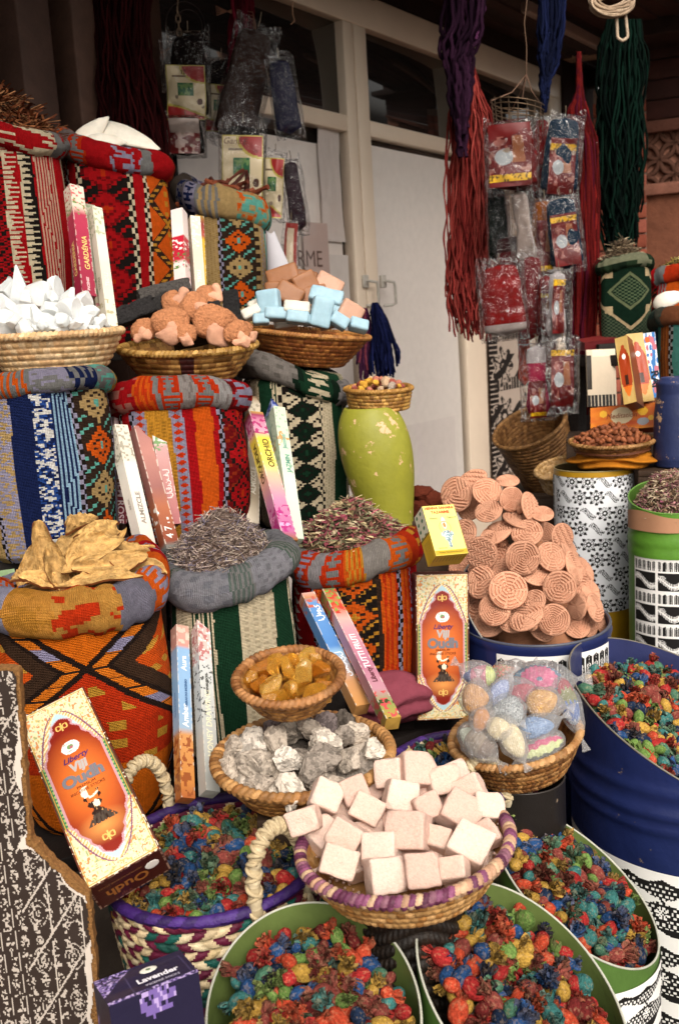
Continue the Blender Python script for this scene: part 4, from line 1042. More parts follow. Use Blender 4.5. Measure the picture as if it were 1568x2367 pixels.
for k, (x, y, s, ang) in enumerate(cubes):
    if k < 22: d = 1.135 + (1950 - y) * .00062 - (.012 if k in (14, 20, 5) else 0)
    else: d = 1.175 + (1950 - y) * .00062
    kk = d / FPX; p = P(x, y, d); g = Geo()
    rbox(g, np.array([s * rnd.uniform(.94, 1.04), s * (.94 if k % 3 else .8), s * (.85 if k % 2 else 1)]) * kk * .97, 5 * kk, 12, ['d2b4a4', 'd8bdae', 'caa99a'][k % 3], noise=5 * kk, ns=55, seed=k)
    vv = g.v[0]
    for q in range(3):
        cn = np.array([rnd.choice((-1, 1)) for _ in range(3)]) * np.array([rnd.uniform(.5, 1.2) for _ in range(3)]); n_ = nz(cn); far = (vv @ n_).max(); dd_ = far - rnd.uniform(.05, .22) * s * kk
        ov = np.clip(vv @ n_ - dd_, 0, None); vv = vv - ov[:, None] * n_ * (.8 + .4 * vn(vv * 300, k)[:, None])
    g.v[0] = vv
    ax, ay = rnd.uniform(-.45, .45), rnd.uniform(-.1, .5)
    sc_.append(tag(g.obj('salt_cube', SALT, M=frame(p, nz(to_cam(p) + ax * RGT + ay * UPV), UPV) @ rotm((0, 0, 1), ang)), 'x', 'salt cube', 'pale pink salt cubes'))
row_labels(sc_, lambda o: ('pale pink salt cube', 'the heap'), 7)

# almonds
al = []
v, f = ico(2); vv = v * np.array([.5, .33, .26]); vv[:, 1] *= 1 - .35 * v[:, 0]; meA = []
for c in ('7c4426', '8a5030', '6e3a20'):
    g = Geo(); g.add(vv * .0165, f, c); meA.append(g.mesh('almond', NUT))
for k, q in enumerate(np.concatenate([heap_spots(110, .080, .03, 28), heap_spots(50, .05, .036, 29)])):
    o = bpy.data.objects.new('almond', meA[k % 3]); COL.objects.link(o)
    o.matrix_basis = Matrix((place(MK11, q + [0, 0, .036 + (.004 if k % 2 else 0)]) @ randrot()).tolist())
    al.append(tag(o, 'x', 'almond', 'brown almonds in the basket on the orange cloth'))
row_labels(al, lambda o: ('brown almond', 'its heap'), 10)
g = Geo(); lathe(g, [(.082, .02), (.075, .034), (.04, .055), (0, .066)], 28, '5a301a')
tag(g.obj('almond_bed', NUT, M=MK11), 'almonds packed below the surface of the almond basket', 'almonds', kind='stuff')

# crumbs of salt lying in the purple-rimmed basket
g = Geo(); r_ = np.random.default_rng(77); v, f = ico(1)
n = 420; a = r_.uniform(0, 2 * pi, n); q = .118 * np.sqrt(r_.uniform(.2, 1, n)); sz = r_.uniform(.0006, .0028, n)
scatter(g, v, f, np.stack([q * np.cos(a), q * np.sin(a), .010 + .042 * np.clip((q - .09) / .028, 0, 1)], -1), rrot(n, r_) * sz[:, None, None], np.tile(lin('d8bcae'), (n, 1)))
tag(g.obj('salt_crumb', SALT, M=MK7), 'pale pink salt crumbs scattered round the cubes inside the purple-rimmed basket', 'salt crumbs', kind='stuff')
# ------------------------------------------------------------------ stencil prints on paper
def flower(x, y, n=8, s=1.0):
    r = np.hypot(x, y) / s; a = np.arctan2(y, x)
    e = .38 + .09 * np.cos(n * a)
    m = (r < e) & ~((r > .17) & (r < e - .05) & (np.abs(np.sin(n * a / 2)) > .35)) & ~(r < .07)
    out = (r < e + .05)
    return m, out
def paisley_print(X, Y, cw=.032):
    """white sheet with rows of black flowers and leaf sprays (metres)"""
    bw = np.ones(X.shape)
    row = np.floor(Y / cw); y = np.mod(Y / cw, 1) - .5; off = np.where(np.mod(row, 2) < 1, 0, .5)
    colm = np.floor(X / cw + off); x = np.mod(X / cw + off, 1) - .5
    m, o = flower(x, y, 8, 1.05)
    kind = np.mod(colm + row * 2, 3)
    bw[o] = 0; bw[o & ~m] = 1
    bw[o & (np.hypot(x, y) > .36)] = 0
    lf = (kind == 1); spr = lf & (np.abs(y - .25 * np.sin(x * 5)) < .22 * (1 - (2 * x) ** 2 * .9))
    bw[lf] = 1; bw[spr] = 0; bw[spr & (np.mod(x * 9 + np.abs(y) * 4, 1) < .55) & (np.abs(y - .25 * np.sin(x * 5)) < .16)] = 1
    bw[lf & (np.abs(y - .25 * np.sin(x * 5)) < .02)] = 0
    gap = np.mod(Y, cw * 2) < cw * .12; bw[gap] = 1
    return bw
def panel_print(X, Y, cw=.045):
    """black panels in a white grid with lace borders"""
    row = np.floor(Y / (cw * 1.25)); y = np.mod(Y / (cw * 1.25), 1); x = np.mod(X / cw, 1); k = np.floor(X / cw)
    bw = np.zeros(X.shape)
    t = y < .36
    st_ = np.mod(x * 5, 1); bw[t & ((np.abs(st_ - .5) > .38) | ((np.abs(st_ - .5) > .13) & (np.abs(st_ - .5) < .24) & (np.mod(y * 30, 1) < .7)))] = 1
    top = t & (y < .06 + .05 * np.abs(st_ - .5) * 2); bw[top] = 1
    q = ~t & (y > .42)
    yy = (y - .7) * 1.6; xx = x - .5
    wv = np.abs(yy - .22 * np.sin(xx * 5 + k)) ; bw[q & (wv < .16) & (np.mod(xx * 16, 1) < .6)] = .75; bw[q & (wv < .045)] = 1
    r = np.hypot(xx - .28, yy - .22); bw[q & (r < .15) & (np.mod(r * 28, 1) < .5)] = .8
    r = np.hypot(xx + .3, yy + .2); bw[q & (r < .13) & (np.mod(r * 28, 1) < .5)] = .8
    bw[(x < .045) | (x > .955)] = 1; bw[(y > .36) & (y < .42)] = 1; bw[y > .97] = 1
    return bw
def lace_print(X, Y, cw=.06):
    """bands of scallops, triangles and dots"""
    p = cw; y = np.mod(Y / p, 1); x = X / p
    bw = np.zeros(X.shape)
    sc = .10 + .07 * np.abs(np.sin(x * 2 * pi)); bw[y < sc] = 1
    bw[(y > .88 + .05 * np.sin(x * 2 * pi * 1.5))] = 1
    tri = np.abs(np.mod(x * 1.0, 1) - .5) * 2
    body = (y > sc + .05) & (y < .85)
    dots = (np.mod(x * 13 + np.floor(y * 16) * .5, 1) < .5) & (np.mod(y * 16, 1) < .6)
    bw[body & dots & (np.abs(y - .5) < .32)] = .92
    w = body & (np.abs(y - .42) < .17 * (1 - tri)); bw[w] = 1
    fl = np.hypot(np.mod(x + .5, 1) - .5, (y - .6) * 1.0); bw[(fl < .13)] = 0; bw[(fl < .10) & (np.mod(np.arctan2(y - .6, np.mod(x + .5, 1) - .5) * 8 / 6.283, 1) < .6)] = 1
    return bw
def lattice_col(X, Y, cw=.017):
    """row of tall black pointed columns"""
    k = np.floor(X / cw); x = np.mod(X / cw, 1) - .5
    grp = np.mod(k, 6) == 5
    bw = np.ones(X.shape); tip = .003 + np.abs(x) * .010
    m = (np.abs(x) < .42) & (Y > tip) & (Y < .085); bw[m] = 0
    bw[m & (np.abs(np.abs(x) - .12 - .08 * np.abs(np.sin(Y * 500))) < .06) & (Y > .018)] = 1
    bw[m & (np.abs(x) < .03) & (np.mod(Y * 200, 1) < .6)] = .9
    bw[grp & (Y < .0)] = 1
    return bw
def ink(bw, paper='e2e0dc', black='141211'):
    return lin(black) + (lin(paper) - lin(black)) * bw[..., None]

# ------------------------------------------------------------------ drums
def drum(label, c, r, plane, col, inner, ribs=(), labels=(), name='metal_drum', z0=0.0, group=None, mat=None, edge='8a8a80', lip=.0, bands=()):
    """upright drum whose mouth is cut by the plane z = plane[0] + gx x + gy y (local, y away from the viewer)"""
    az = atan2(c[0] - CAM[0], c[1] - CAM[1]); M = trans(c[0], c[1], z0) @ rotm((0, 0, 1), -az)
    t = thing(name, label, 'drum', M=M, group=group)
    mat = mat or PAINT
    zt = lambda x, y: plane[0] + plane[1] * x + plane[2] * y - z0
    def rad(z):
        q = np.full(np.shape(z), r)
        for h, dr, w in ribs: q = q + dr * np.exp(-((z - (h - z0)) / w) ** 2)
        return q
    def outer(U, V):
        a = 2 * pi * U - pi / 2; x, y = r * np.cos(a), r * np.sin(a)
        T = zt(x, y); z = V * T
        q = rad(z)
        q = q * (1 + .016 * (fbm(st(np.cos(a) * 2.4, np.sin(a) * 2.4, z * 11), 3, 3) - .5) * np.clip((T - z) / .03, 0, 1))
        return st(q * np.cos(a), q * np.sin(a), z)
    def inn(U, V):
        a = 2 * pi * U - pi / 2; x, y = r * np.cos(a), r * np.sin(a)
        T = zt(x, y); z = T - (1 - V) * .16; q = r - .0022
        return st(q * np.cos(a), q * np.sin(a), z)
    g = Geo()
    def cf(U, V):
        c0 = np.empty(U.shape + (3,)); c0[:] = lin(col); return c0
    surf(g, outer, 96, 110, colfn=cf); surf(g, inn, 96, 6, col=inner, flip=True)
    lathe(g, [(r - .002, -.0), (0, 0.001)], 48, col)
    g.obj('drum_body', mat, t)
    g = Geo(); a = np.linspace(0, 2 * pi, 97)[:-1] - pi / 2
    path = st((r - .0008) * np.cos(a), (r - .0008) * np.sin(a), zt(r * np.cos(a), r * np.sin(a)))
    tube(g, path, .0015 + lip, 8, edge, closed=True); g.obj('drum_rim', BAREMETAL if lip == 0 else mat, t)
    for (a0, a1, zlo, zhi, fn_, nx, ny) in labels:
        g = Geo()
        A0, A1 = radians(a0), radians(a1)   # angle from the side facing the viewer, to the viewer's right
        def pf(U, V):
            a = -pi / 2 + A0 + (A1 - A0) * U; z = zlo + (zhi - zlo) * V - z0
            zz = np.minimum(z, zt(r * np.cos(a), r * np.sin(a)) - .012)
            q = r + .0016 + np.maximum(0, rad(z) - r) + .0006 * (fbm(st(U * 6, V * 6, U * 0), 2, 2))
            return st(q * np.cos(a), q * np.sin(a), zz)
        wdt = (A1 - A0) * r; hh = zhi - zlo
        surf(g, pf, nx, ny, colfn=lambda U, V: fn_(U * wdt, (1 - V) * hh)); g.obj('stencil_sheet', PAPER, t)
    return t, M, zt

def plane3(c, pts):
    """plane through three world points in the drum's own axes"""
    az = atan2(c[0] - CAM[0], c[1] - CAM[1]); R = rotm((0, 0, 1), az)[:3, :3]
    A = []; B = []
    for p in pts:
        q = R @ (np.asarray(p) - np.array([c[0], c[1], 0])); A.append([1, q[0], q[1]]); B.append(q[2])
    return np.linalg.solve(np.array(A), np.array(B))

GR, GRI = '4c6a30', '5c6c38'
DR = {}
# nearest green drum
c = P(724, 2330, 1.05); r1 = 249 * 1.05 / FPX
DR['g1'] = drum('lime green cut drum of dyed buds, nearest the lavender box', c, r1, plane3(c, [P(475, 2345, 1.05), P(972, 2335, 1.05), P(735, 2078, 1.155)]), GR, GRI, mat=GPAINT, group='lime green drums of dyed buds', edge='a8a89a') + (c, r1)
c = P(1206, 2290, 1.10); r2 = 240 * 1.10 / FPX
sheet = lambda X, Y: ink(lace_print(X + .01, Y, .05))
DR['g2'] = drum('lime green cut drum of dyed buds, mouth sloping towards the striped label, frame bottom', c, r2, plane3(c, [P(968, 2185, 1.1), P(1445, 2395, 1.1), P(1135, 2033, 1.205)]), GR, GRI, mat=GPAINT, group='lime green drums of dyed buds', edge='a8a89a') + (c, r2)
c = P(1330, 2050, 1.32); r3 = 183 * 1.32 / FPX
zz = P(1420, 2260, 1.28)[2]
DR['g3'] = drum('lime green cut drum of dyed buds behind the two front ones, below the blue drum', c, r3, plane3(c, [P(1148, 1935, 1.32), P(1512, 2150, 1.32), P(1232, 1857, 1.42)]), GR, GRI, mat=GPAINT, group='lime green drums of dyed buds', edge='a8a89a',
                 labels=[(-30, 95, zz - .22, zz + .012, lambda X, Y: ink(lace_print(X, Y, .075)), 150, 190)]) + (c, r3)
# big blue cut drum
c = P(1615, 1680, 1.56); r4 = 292 * 1.56 / FPX
z1 = P(1540, 1990, 1.40)[2]; zr = P(1400, 1850, 1.42)[2]
DR['b1'] = drum('big royal blue cut drum of dyed buds, its mouth sloping steeply down', c, r4, plane3(c, [P(1318, 1580, 1.53), P(1480, 1498, 1.72), P(1568, 1800, 1.39)]), '1b2654', '2a3058', ribs=[(zr + .012, .004, .006), (zr - .022, .006, .008), (zr - .045, .005, .006)], edge='6c665a',
                 labels=[(-75, 80, z1 - .42, z1 - .03, lambda X, Y: ink(lace_print(X, Y, .105)), 240, 220)], name='metal_drum') + (c, r4)
# blue drum with clay stamps
c = P(1236, 1440, 1.78); r5 = 168 * 1.78 / FPX
zf = P(1240, 1482, 1.66)[2]
DR['b2'] = drum('royal blue drum heaped with round clay stamps, pointed black lattice label', c, r5, (zf, 0, .05), '1b2654', '1a2550', ribs=[(zf - .012, .0035, .005)], edge='4a4c58', lip=.0012,
                 labels=[(-30, 78, zf - .17, zf - .024, lambda X, Y: ink(lattice_col(X, Y - .004)), 260, 150)], name='metal_drum') + (c, r5)
t = DR['b2'][0]
g = Geo()   # raised back wall left standing when the drum was cut
def wall(U, V):
    a = -pi / 2 - radians(40) - radians(150) * U; h = .115 * np.interp(U, [0, .03, .25, .5, 1], [0, .05, .55, .8, .1]) ; q = r5 + .0005
    return st(q * np.cos(a), q * np.sin(a), zf + .05 * r5 * np.sin(a) - .004 + h * V)
surf(g, wall, 60, 8, col='1b2654'); surf(g, lambda U, V: wall(U, V) * np.array([.982, .982, 1]), 60, 8, col='151d4a', flip=True)
e = np.linspace(0, 1, 61); tube(g, wall(e[None], np.ones((1, 61)))[0] * np.array([.991, .991, 1]), .0016, 6, '8c8a84')
g.obj('raised_back', PAINT, t)
# white stencil drum, back
c = P(1372, 1270, 2.22); r6 = 88 * 2.22 / FPX; zt6 = P(1372, 1085, 2.14)[2]; zb6 = P(1372, 1422, 2.14)[2]
DR['w1'] = drum('yellow drum wrapped in a white sheet of black flower stencils', c, r6, (zt6, 0, 0), 'b58a1e', '4a3a20', edge='8a7a50',
                 labels=[(-88, 88, zb6, zt6 - .004, lambda X, Y: ink(np.where((X < .022) | (X > 2.0), np.where(np.mod(Y / .026, 1) < .12, 1, np.where((np.mod(X / .003 + Y / .0035, 1) < .5), .45, .2)), np.where(X < .035, 1, paisley_print(X, Y, .034))), 'dcdee2'), 200, 260)]) + (c, r6)
# green drum, back right
c = P(1552, 1340, 2.0); r7 = 97 * 2.0 / FPX; zt7 = P(1552, 1190, 1.93)[2]
DR['g4'] = drum('bright green drum with a black panel stencil label, filled with dry pink herb', c, r7, (zt7 + .03, 0, .25), '56862c', '4a6a28', edge='5f8a3a', ribs=[(zt7 - .052, .003, .006), (zt7 - .075, .003, .006)], mat=GPAINT,
                 labels=[(-55, 88, zt7 - .55, P(1552, 1288, 1.93)[2], lambda X, Y: ink(panel_print(X, Y, .052)), 170, 420)]) + (c, r7)
g = Geo()
def band(U, V):
    a = -pi / 2 - radians(75) + radians(165) * U; q = r7 + .003 + .001 * np.sin(U * 20)
    return st(q * np.cos(a), q * np.sin(a), zt7 - .028 + V * (.034 + .006 * np.sin(U * 9)))
surf(g, band, 60, 4, col='a87c5e'); g.obj('cardboard_band', PAPER, DR['g4'][0])
herb_heap('pink_dried_herb', 'chopped pink and olive dried herb heaped in the bright green drum', 'dried herb', np.array([c[0], c[1], zt7 - .012]), r7 * .97, .085, ['a8937a', 'b8a68c', '8e705a', 'a87678', '94586a', 'c4b498', '7e664e'], 3600, leaf=.016, stick=.022, thick=.0013, nleaf=.75, pw=2.2, seed=9)

# ------------------------------------------------------------------ dyed buds
BUDC = {'red': 'a31c1a', 'orange': 'b83a12', 'blue': '1c4474', 'teal': '33706c', 'navy': '1a2a44', 'yellow': 'b48a28', 'green': '65853a', 'dusty red': '80382f', 'maroon': '6a1e1c', 'sea green': '447058'}
BUDW = dict(zip(BUDC, [14, 11, 15, 10, 10, 14, 9, 10, 4, 7]))
FORMS = ['smooth', 'frilly', 'tufted', 'open']
def bud_geo(colname, form, seed):
    r = np.random.default_rng(seed); base = np.clip(lin(BUDC[colname]) * 1.12, 0, 1); base = base * .88 + base.mean() * .12; g = Geo()
    dry = lin('8f7a5c'); dark = base * .45
    cs = {'smooth': .36, 'frilly': .25, 'tufted': .31, 'open': .22}[form]
    v, f = ico(3)
    q = v * np.array([cs, cs * r.uniform(.8, 1), cs * 1.4]); q[:, 2] -= .12
    tip = np.clip(-v[:, 2], 0, 1) ** 4; q[:, :2] *= (1 - .35 * tip)[:, None]
    q *= (1 + .16 * (fbm(v * 2.2 + seed, seed, 3) - .5))[:, None]
    ctr = v[f].mean(1); t = fbm(ctr * 4 + seed, seed + 1, 3)[:, None]
    g.add(q, f, base * (.45 + 1.0 * t) + .35 * (t > .60) * (dry - base))
    n, ln, wd, sp = {'smooth': (14, .46, .2, .55), 'frilly': (34, .48, .24, .9), 'tufted': (26, .52, .2, .6), 'open': (30, .46, .24, 1.3)}[form]
    for k in range(n):
        a = r.uniform(0, 2 * pi); ph = sp * math.sqrt(r.uniform(.02, 1))
        d = np.array([sin(ph) * cos(a), sin(ph) * sin(a), cos(ph)])
        s = nz(np.cross(d, r.normal(size=3))); nn = np.cross(d, s)
        U, V = np.meshgrid(np.linspace(-1, 1, 5), np.linspace(0, 1, 5))
        prof = np.sin(np.clip(V * .85 + .15, 0, 1) * pi * .82) + .12
        L = ln * r.uniform(.6, 1.15); w = wd * r.uniform(.6, 1.2)
        cr = (vn(np.stack([U * 1.8 + k * 3, V * 3.1], -1), seed + k) - .5)
        cup = .35 * U ** 2 - .2 * V
        X = (V[..., None] * d * L + (U * prof * w / 2)[..., None] * s + ((cup * w * .6 + cr * .24) * (V + .2))[..., None] * nn)
        X = X + d * cs * .35 + np.array([0, 0, cs * .45]) + s * (.05 * r.normal())
        cc = r.uniform(.4, 1.35); mixd = r.uniform(0, .42)
        fcol = np.stack([(base * cc) * (1 - mixd * vv) + dry * mixd * vv for vv in np.repeat(np.linspace(.1, 1, 4), 4)])
        g.add(X.reshape(-1, 3), grid_faces(4, 4), fcol)
    return g
BUDG = {(cn, fm): bud_geo(cn, fm, 17 * i + 131 * j) for i, cn in enumerate(BUDC) for j, fm in enumerate(FORMS)}
BUDM = {}
names_ = list(BUDC); cw = np.cumsum([BUDW[k] for k in names_]) / sum(BUDW.values())

def disc_pack(R, sp, seed):
    r = np.random.default_rng(seed); pts = []
    n = int(R / sp) + 2
    for i in range(-n, n + 1):
        for j in range(-n, n + 1):
            x = (i + .5 * (j % 2)) * sp + r.uniform(-.28, .28) * sp; y = j * sp * .87 + r.uniform(-.28, .28) * sp
            if math.hypot(x, y) < R: pts.append((x, y))
    return np.array(pts)
buds = []          # (matrix, colour, form, container)
def fill(M, zfun, R, dome, where, seed, size=.0285, sp=.0182, under=True):
    r = np.random.default_rng(seed + 500)
    for layer in ((0, 1) if under else (0,)):
        for x, y in disc_pack(R - (.004 if layer == 0 else .0), sp, seed + layer * 7):
            q = math.hypot(x, y) / R
            z = zfun(x, y) + dome * (1 - q * q) + .012 * (vn(np.array([x * 25, y * 25, seed * 1.0])) - .5) - layer * .015 + r.uniform(-.003, .004)
            cn = names_[int(np.searchsorted(cw, r.uniform()))]; fm = FORMS[int(r.choice(4, p=[.22, .32, .36, .10]))]
            s = size * r.uniform(.82, 1.18) * (1.08 if fm == 'frilly' else 1)
            m = place(M, (x, y, z)) @ randrot(rnd) @ scl(s)
            buds.append((m, cn, fm, where, layer))
for key, where, sink, dome in (('g1', 'drum by lavender box', .008, .014), ('g2', 'green drum at frame bottom', .009, .014), ('g3', 'drum below the blue one', .011, .008), ('b1', 'big blue drum', .026, .012)):
    t, M, zt, c, r = DR[key]
    pl = zt
    fill(M, lambda x, y: pl(x, y) - sink, r - (.024 if key == 'b1' else .017), dome, where, {'g1': 1, 'g2': 2, 'g3': 3, 'b1': 4}[key])
fill(MK12, lambda x, y: .178, .130, .035, 'market basket', 5)
fill(MK13, lambda x, y: .182, .100, .020, 'hidden market basket', 6)

inview = []
rest = Geo()
for b in buds:
    x, y, d = proj(b[0][:3, 3])
    vis = -15 < x < 1583 and -15 < y < 2381 and b[4] == 0
    # what other things clearly cover
    if b[3] == 'market basket' and (x < 325 or (x > 660 and y > 1960)): vis = False
    if b[3] == 'hidden market basket': vis = False
    if b[3].startswith('drum below') and ((x - 935) ** 2 / 245 ** 2 + (y - 1930) ** 2 / 170 ** 2 < 1 or y > 2033 + .75 * (x - 1135) and x < 1430 and y > 2200): vis = False
    inview.append((d, vis, b, x, y))
inview.sort(key=lambda q: q[0])
ind = []
for d, vis, b, x, y in inview:
    if vis and len(ind) < 300: ind.append((b, x, y))
    else: rest.join(BUDG[(b[1], b[2])], b[0])
xy = np.array([(x, y) for _, x, y in ind])
used = {}
for i, (b, x, y) in enumerate(ind):
    key = (b[1], b[2])
    if key not in BUDM: BUDM[key] = BUDG[key].mesh('dyed_bud', PETAL)
    o = bpy.data.objects.new('dyed_bud', BUDM[key]); COL.objects.link(o); o.matrix_basis = Matrix(b[0].tolist())
    dd = np.hypot(*(xy - xy[i]).T); nb = np.argsort(dd)[1:4]
    def lab(n): 
        a = [ind[j][0][1] for j in nb[:n]]
        if n == 2: s = f'by {a[0]} and {a[1]} ones'
        else: s = f'by {a[0]}, {a[1]} and {a[2]} ones'
        return f'{b[2]} {b[1]} bud {s}, {b[3]}'
    L = lab(2)
    if L in used: L = lab(3)
    k = 0; L0 = L
    while L in used:
        k += 1; L = L0.replace(' bud ', [' bud ', ' upper bud ', ' lower bud ', ' sunken bud '][k % 4], 1) if k < 4 else L0 + f' {ORD[k % 16]}'
    used[L] = 1
    tag(o, L, 'dyed bud', 'dyed dried buds in the nearest containers')
tag(rest.obj('dyed_bud_heap', PETALH), 'mixed red, blue, yellow and green dyed dried buds filling drums and baskets', 'dyed buds', kind='stuff')

# ------------------------------------------------------------------ clay stamps
def stamp_meshes(kind):
    r = 1.0; n = 170; m = 96
    def top(U, V):
        a = 2 * pi * U; q = V
        x, y = q * np.cos(a), q * np.sin(a)
        if kind == 0: sec = np.floor(U * 5); ring = np.sin((q * 7 + .25 * np.sin(U * 5 * 2 * pi)) * 2 * pi); h = .08 * np.sign(ring) * (np.abs(np.mod(U * 5, 1) - .5) < .44)
        elif kind == 1:
            sec = np.mod(np.floor(U * 6), 2); d1 = np.where(sec < 1, x * np.cos(np.floor(U * 6)) + y * np.sin(np.floor(U * 6)), q); h = .08 * np.sign(np.sin(d1 * 34)) * (np.abs(np.mod(U * 6, 1) - .5) < .43)
        elif kind == 2:
            h = .08 * np.sign(np.sin((y * .9 + np.abs(np.mod(x * 2.2, 1) - .5) * .5) * 30)) * (np.abs(np.mod(x * 2.2, 1) - .5) < .42)
        else:
            sec = np.floor(U * 7); h = .08 * np.sign(np.sin(q * 34 + sec * 1.5)) * (np.abs(np.mod(U * 7, 1) - .5) < .40)
        h = h * (q < .9) * (q > .08)
        z = .10 + .05 * (1 - q ** 2) + h - .06 * np.clip((q - .93) / .07, 0, 1) ** 2
        return st(x, y, z)
    g = Geo(); surf(g, top, n, m, col='d39d80')
    lathe(g, [(1.0, .09), (1.015, .04), (.98, .0), (.8, -.05), (.45, -.09)], 40, 'cd9678'); a = g.mesh('stamp_disc', CLAY)
    g = Geo(); lathe(g, [(.46, -.08), (.30, -.2), (.24, -.4), (.27, -.62), (.34, -.72), (.30, -.78), (0, -.8)], 24, 'c99274'); b = g.mesh('stamp_handle', CLAY)
    return a, b
SM = [stamp_meshes(k) for k in range(4)]
stamps = []
SL = [(1055, 1142, 40, -.3, .15, 1), (1124, 1136, 39, .35, .45, 0), (1180, 1153, 33, .25, .1, 2), (1128, 1182, 37, -.45, .55, 2), (1222, 1172, 34, 1.1, .4, 2), (1252, 1188, 30, .3, 1.3, 3), (1112, 1278, 42, -.15, .1, 0), (1217, 1232, 41, .1, .35, 0), (1206, 1289, 46, .02, .05, 0),
      (1297, 1240, 36, .5, .0, 1), (1272, 1287, 38, .3, .1, 1), (1173, 1364, 46, .0, .3, 0), (1292, 1357, 40, .1, .05, 3), (1232, 1392, 34, -.5, .2, 2), (1278, 1432, 38, .1, .2, 2), (1216, 1428, 40, -.9, 1.2, 2), (1372, 1405, 37, 1.0, .0, 1), (1334, 1402, 36, -1.9, .2, 3), (1142, 1408, 40, -.4, .2, 2), (1110, 1345, 42, -.5, .2, 2),
      (1146, 1234, 42, -1.1, 1.5, 0), (1156, 1320, 38, .1, .9, 2), (1322, 1312, 40, 1.7, .3, 2), (1205, 1205, 44, .4, 2.2, 0), (1072, 1232, 36, -.6, .3, 3), (1235, 1330, 36, .2, 1.1, 3), (1092, 1108, 34, -.3, 1.5, 0), (1172, 1112, 30, .2, 1.5, 0), (1312, 1272, 38, 1.6, .6, 3), (1188, 1430, 40, -.2, .6, 1),
      (1100, 1400, 44, -.3, .2, 3), (1250, 1455, 34, .3, .4, 3), (1330, 1445, 34, .5, .5, 1), (1340, 1360, 36, 1.2, .1, 2), (1085, 1170, 38, -.5, .2, 3), (1255, 1240, 38, .3, .3, 1), (1150, 1290, 40, 0, .4, 3), (1300, 1400, 38, .4, .2, 0), (1185, 1330, 40, 0, .3, 1), (1235, 1280, 40, .2, .3, 2), (1130, 1440, 38, -.2, .4, 3), (1352, 1442, 36, .5, .4, 1), (1388, 1436, 30, .9, .3, 0), (1318, 1385, 36, .4, .3, 2), (1362, 1370, 34, .9, .5, 0), (1070, 1310, 36, -.6, .3, 1), (1345, 1320, 34, 1.1, .6, 2)]
for k, (x, y, rr, ax, ay, kd) in enumerate(SL):
    kd = (kd + k) % 4; rr *= rnd.uniform(.88, 1.08); ax += rnd.uniform(-.3, .3); ay += rnd.uniform(-.25, .35)
    front = k < 30
    d = 1.665 + (1455 - y) / 350 * .17 + (0 if k < 20 else .02) + (0 if front else .035) - .02 * (k in (8, 6, 11, 12))
    d += .10 * (abs(x - 1225) / 150) ** 2 * .5
    p = P(x, y, d); z = nz(to_cam(p) + ax * RGT + ay * UPV); s = rr * d / FPX
    M = frame(p, z, UPV) @ rotm((0, 0, 1), rnd.uniform(0, 6.28)) @ scl(s)
    o = bpy.data.objects.new('clay_stamp', SM[kd][0]); COL.objects.link(o); o.matrix_basis = Matrix(M.tolist())
    h = bpy.data.objects.new('handle', SM[kd][1]); COL.objects.link(h); h.parent = o
    tag(o, 'x', 'clay stamp', 'carved clay stamps heaped in the blue drum'); o['c'] = ['ring-carved', 'sector-carved', 'herringbone', 'ray-carved'][kd] + (' tilted' if abs(ax) + abs(ay) > 1.2 else ''); stamps.append(o)
row_labels(stamps, lambda o: (o['c'] + ' clay stamp', 'the heap'), 7)
for o in stamps: del o['c']
g = Geo(); t, M, zt, c, r = DR['b2']; lathe(g, [(r * .88, zf - .05), (r * .8, zf - .02), (r * .6, zf + .07), (r * .3, zf + .15), (0, zf + .17)], 30, '9c6c50')
tag(g.obj('clay_stamp_core', CLAY, M=M @ trans(0, .05, -0.03)), 'clay stamps buried in the middle of the blue drum heap', 'clay stamps', kind='stuff')

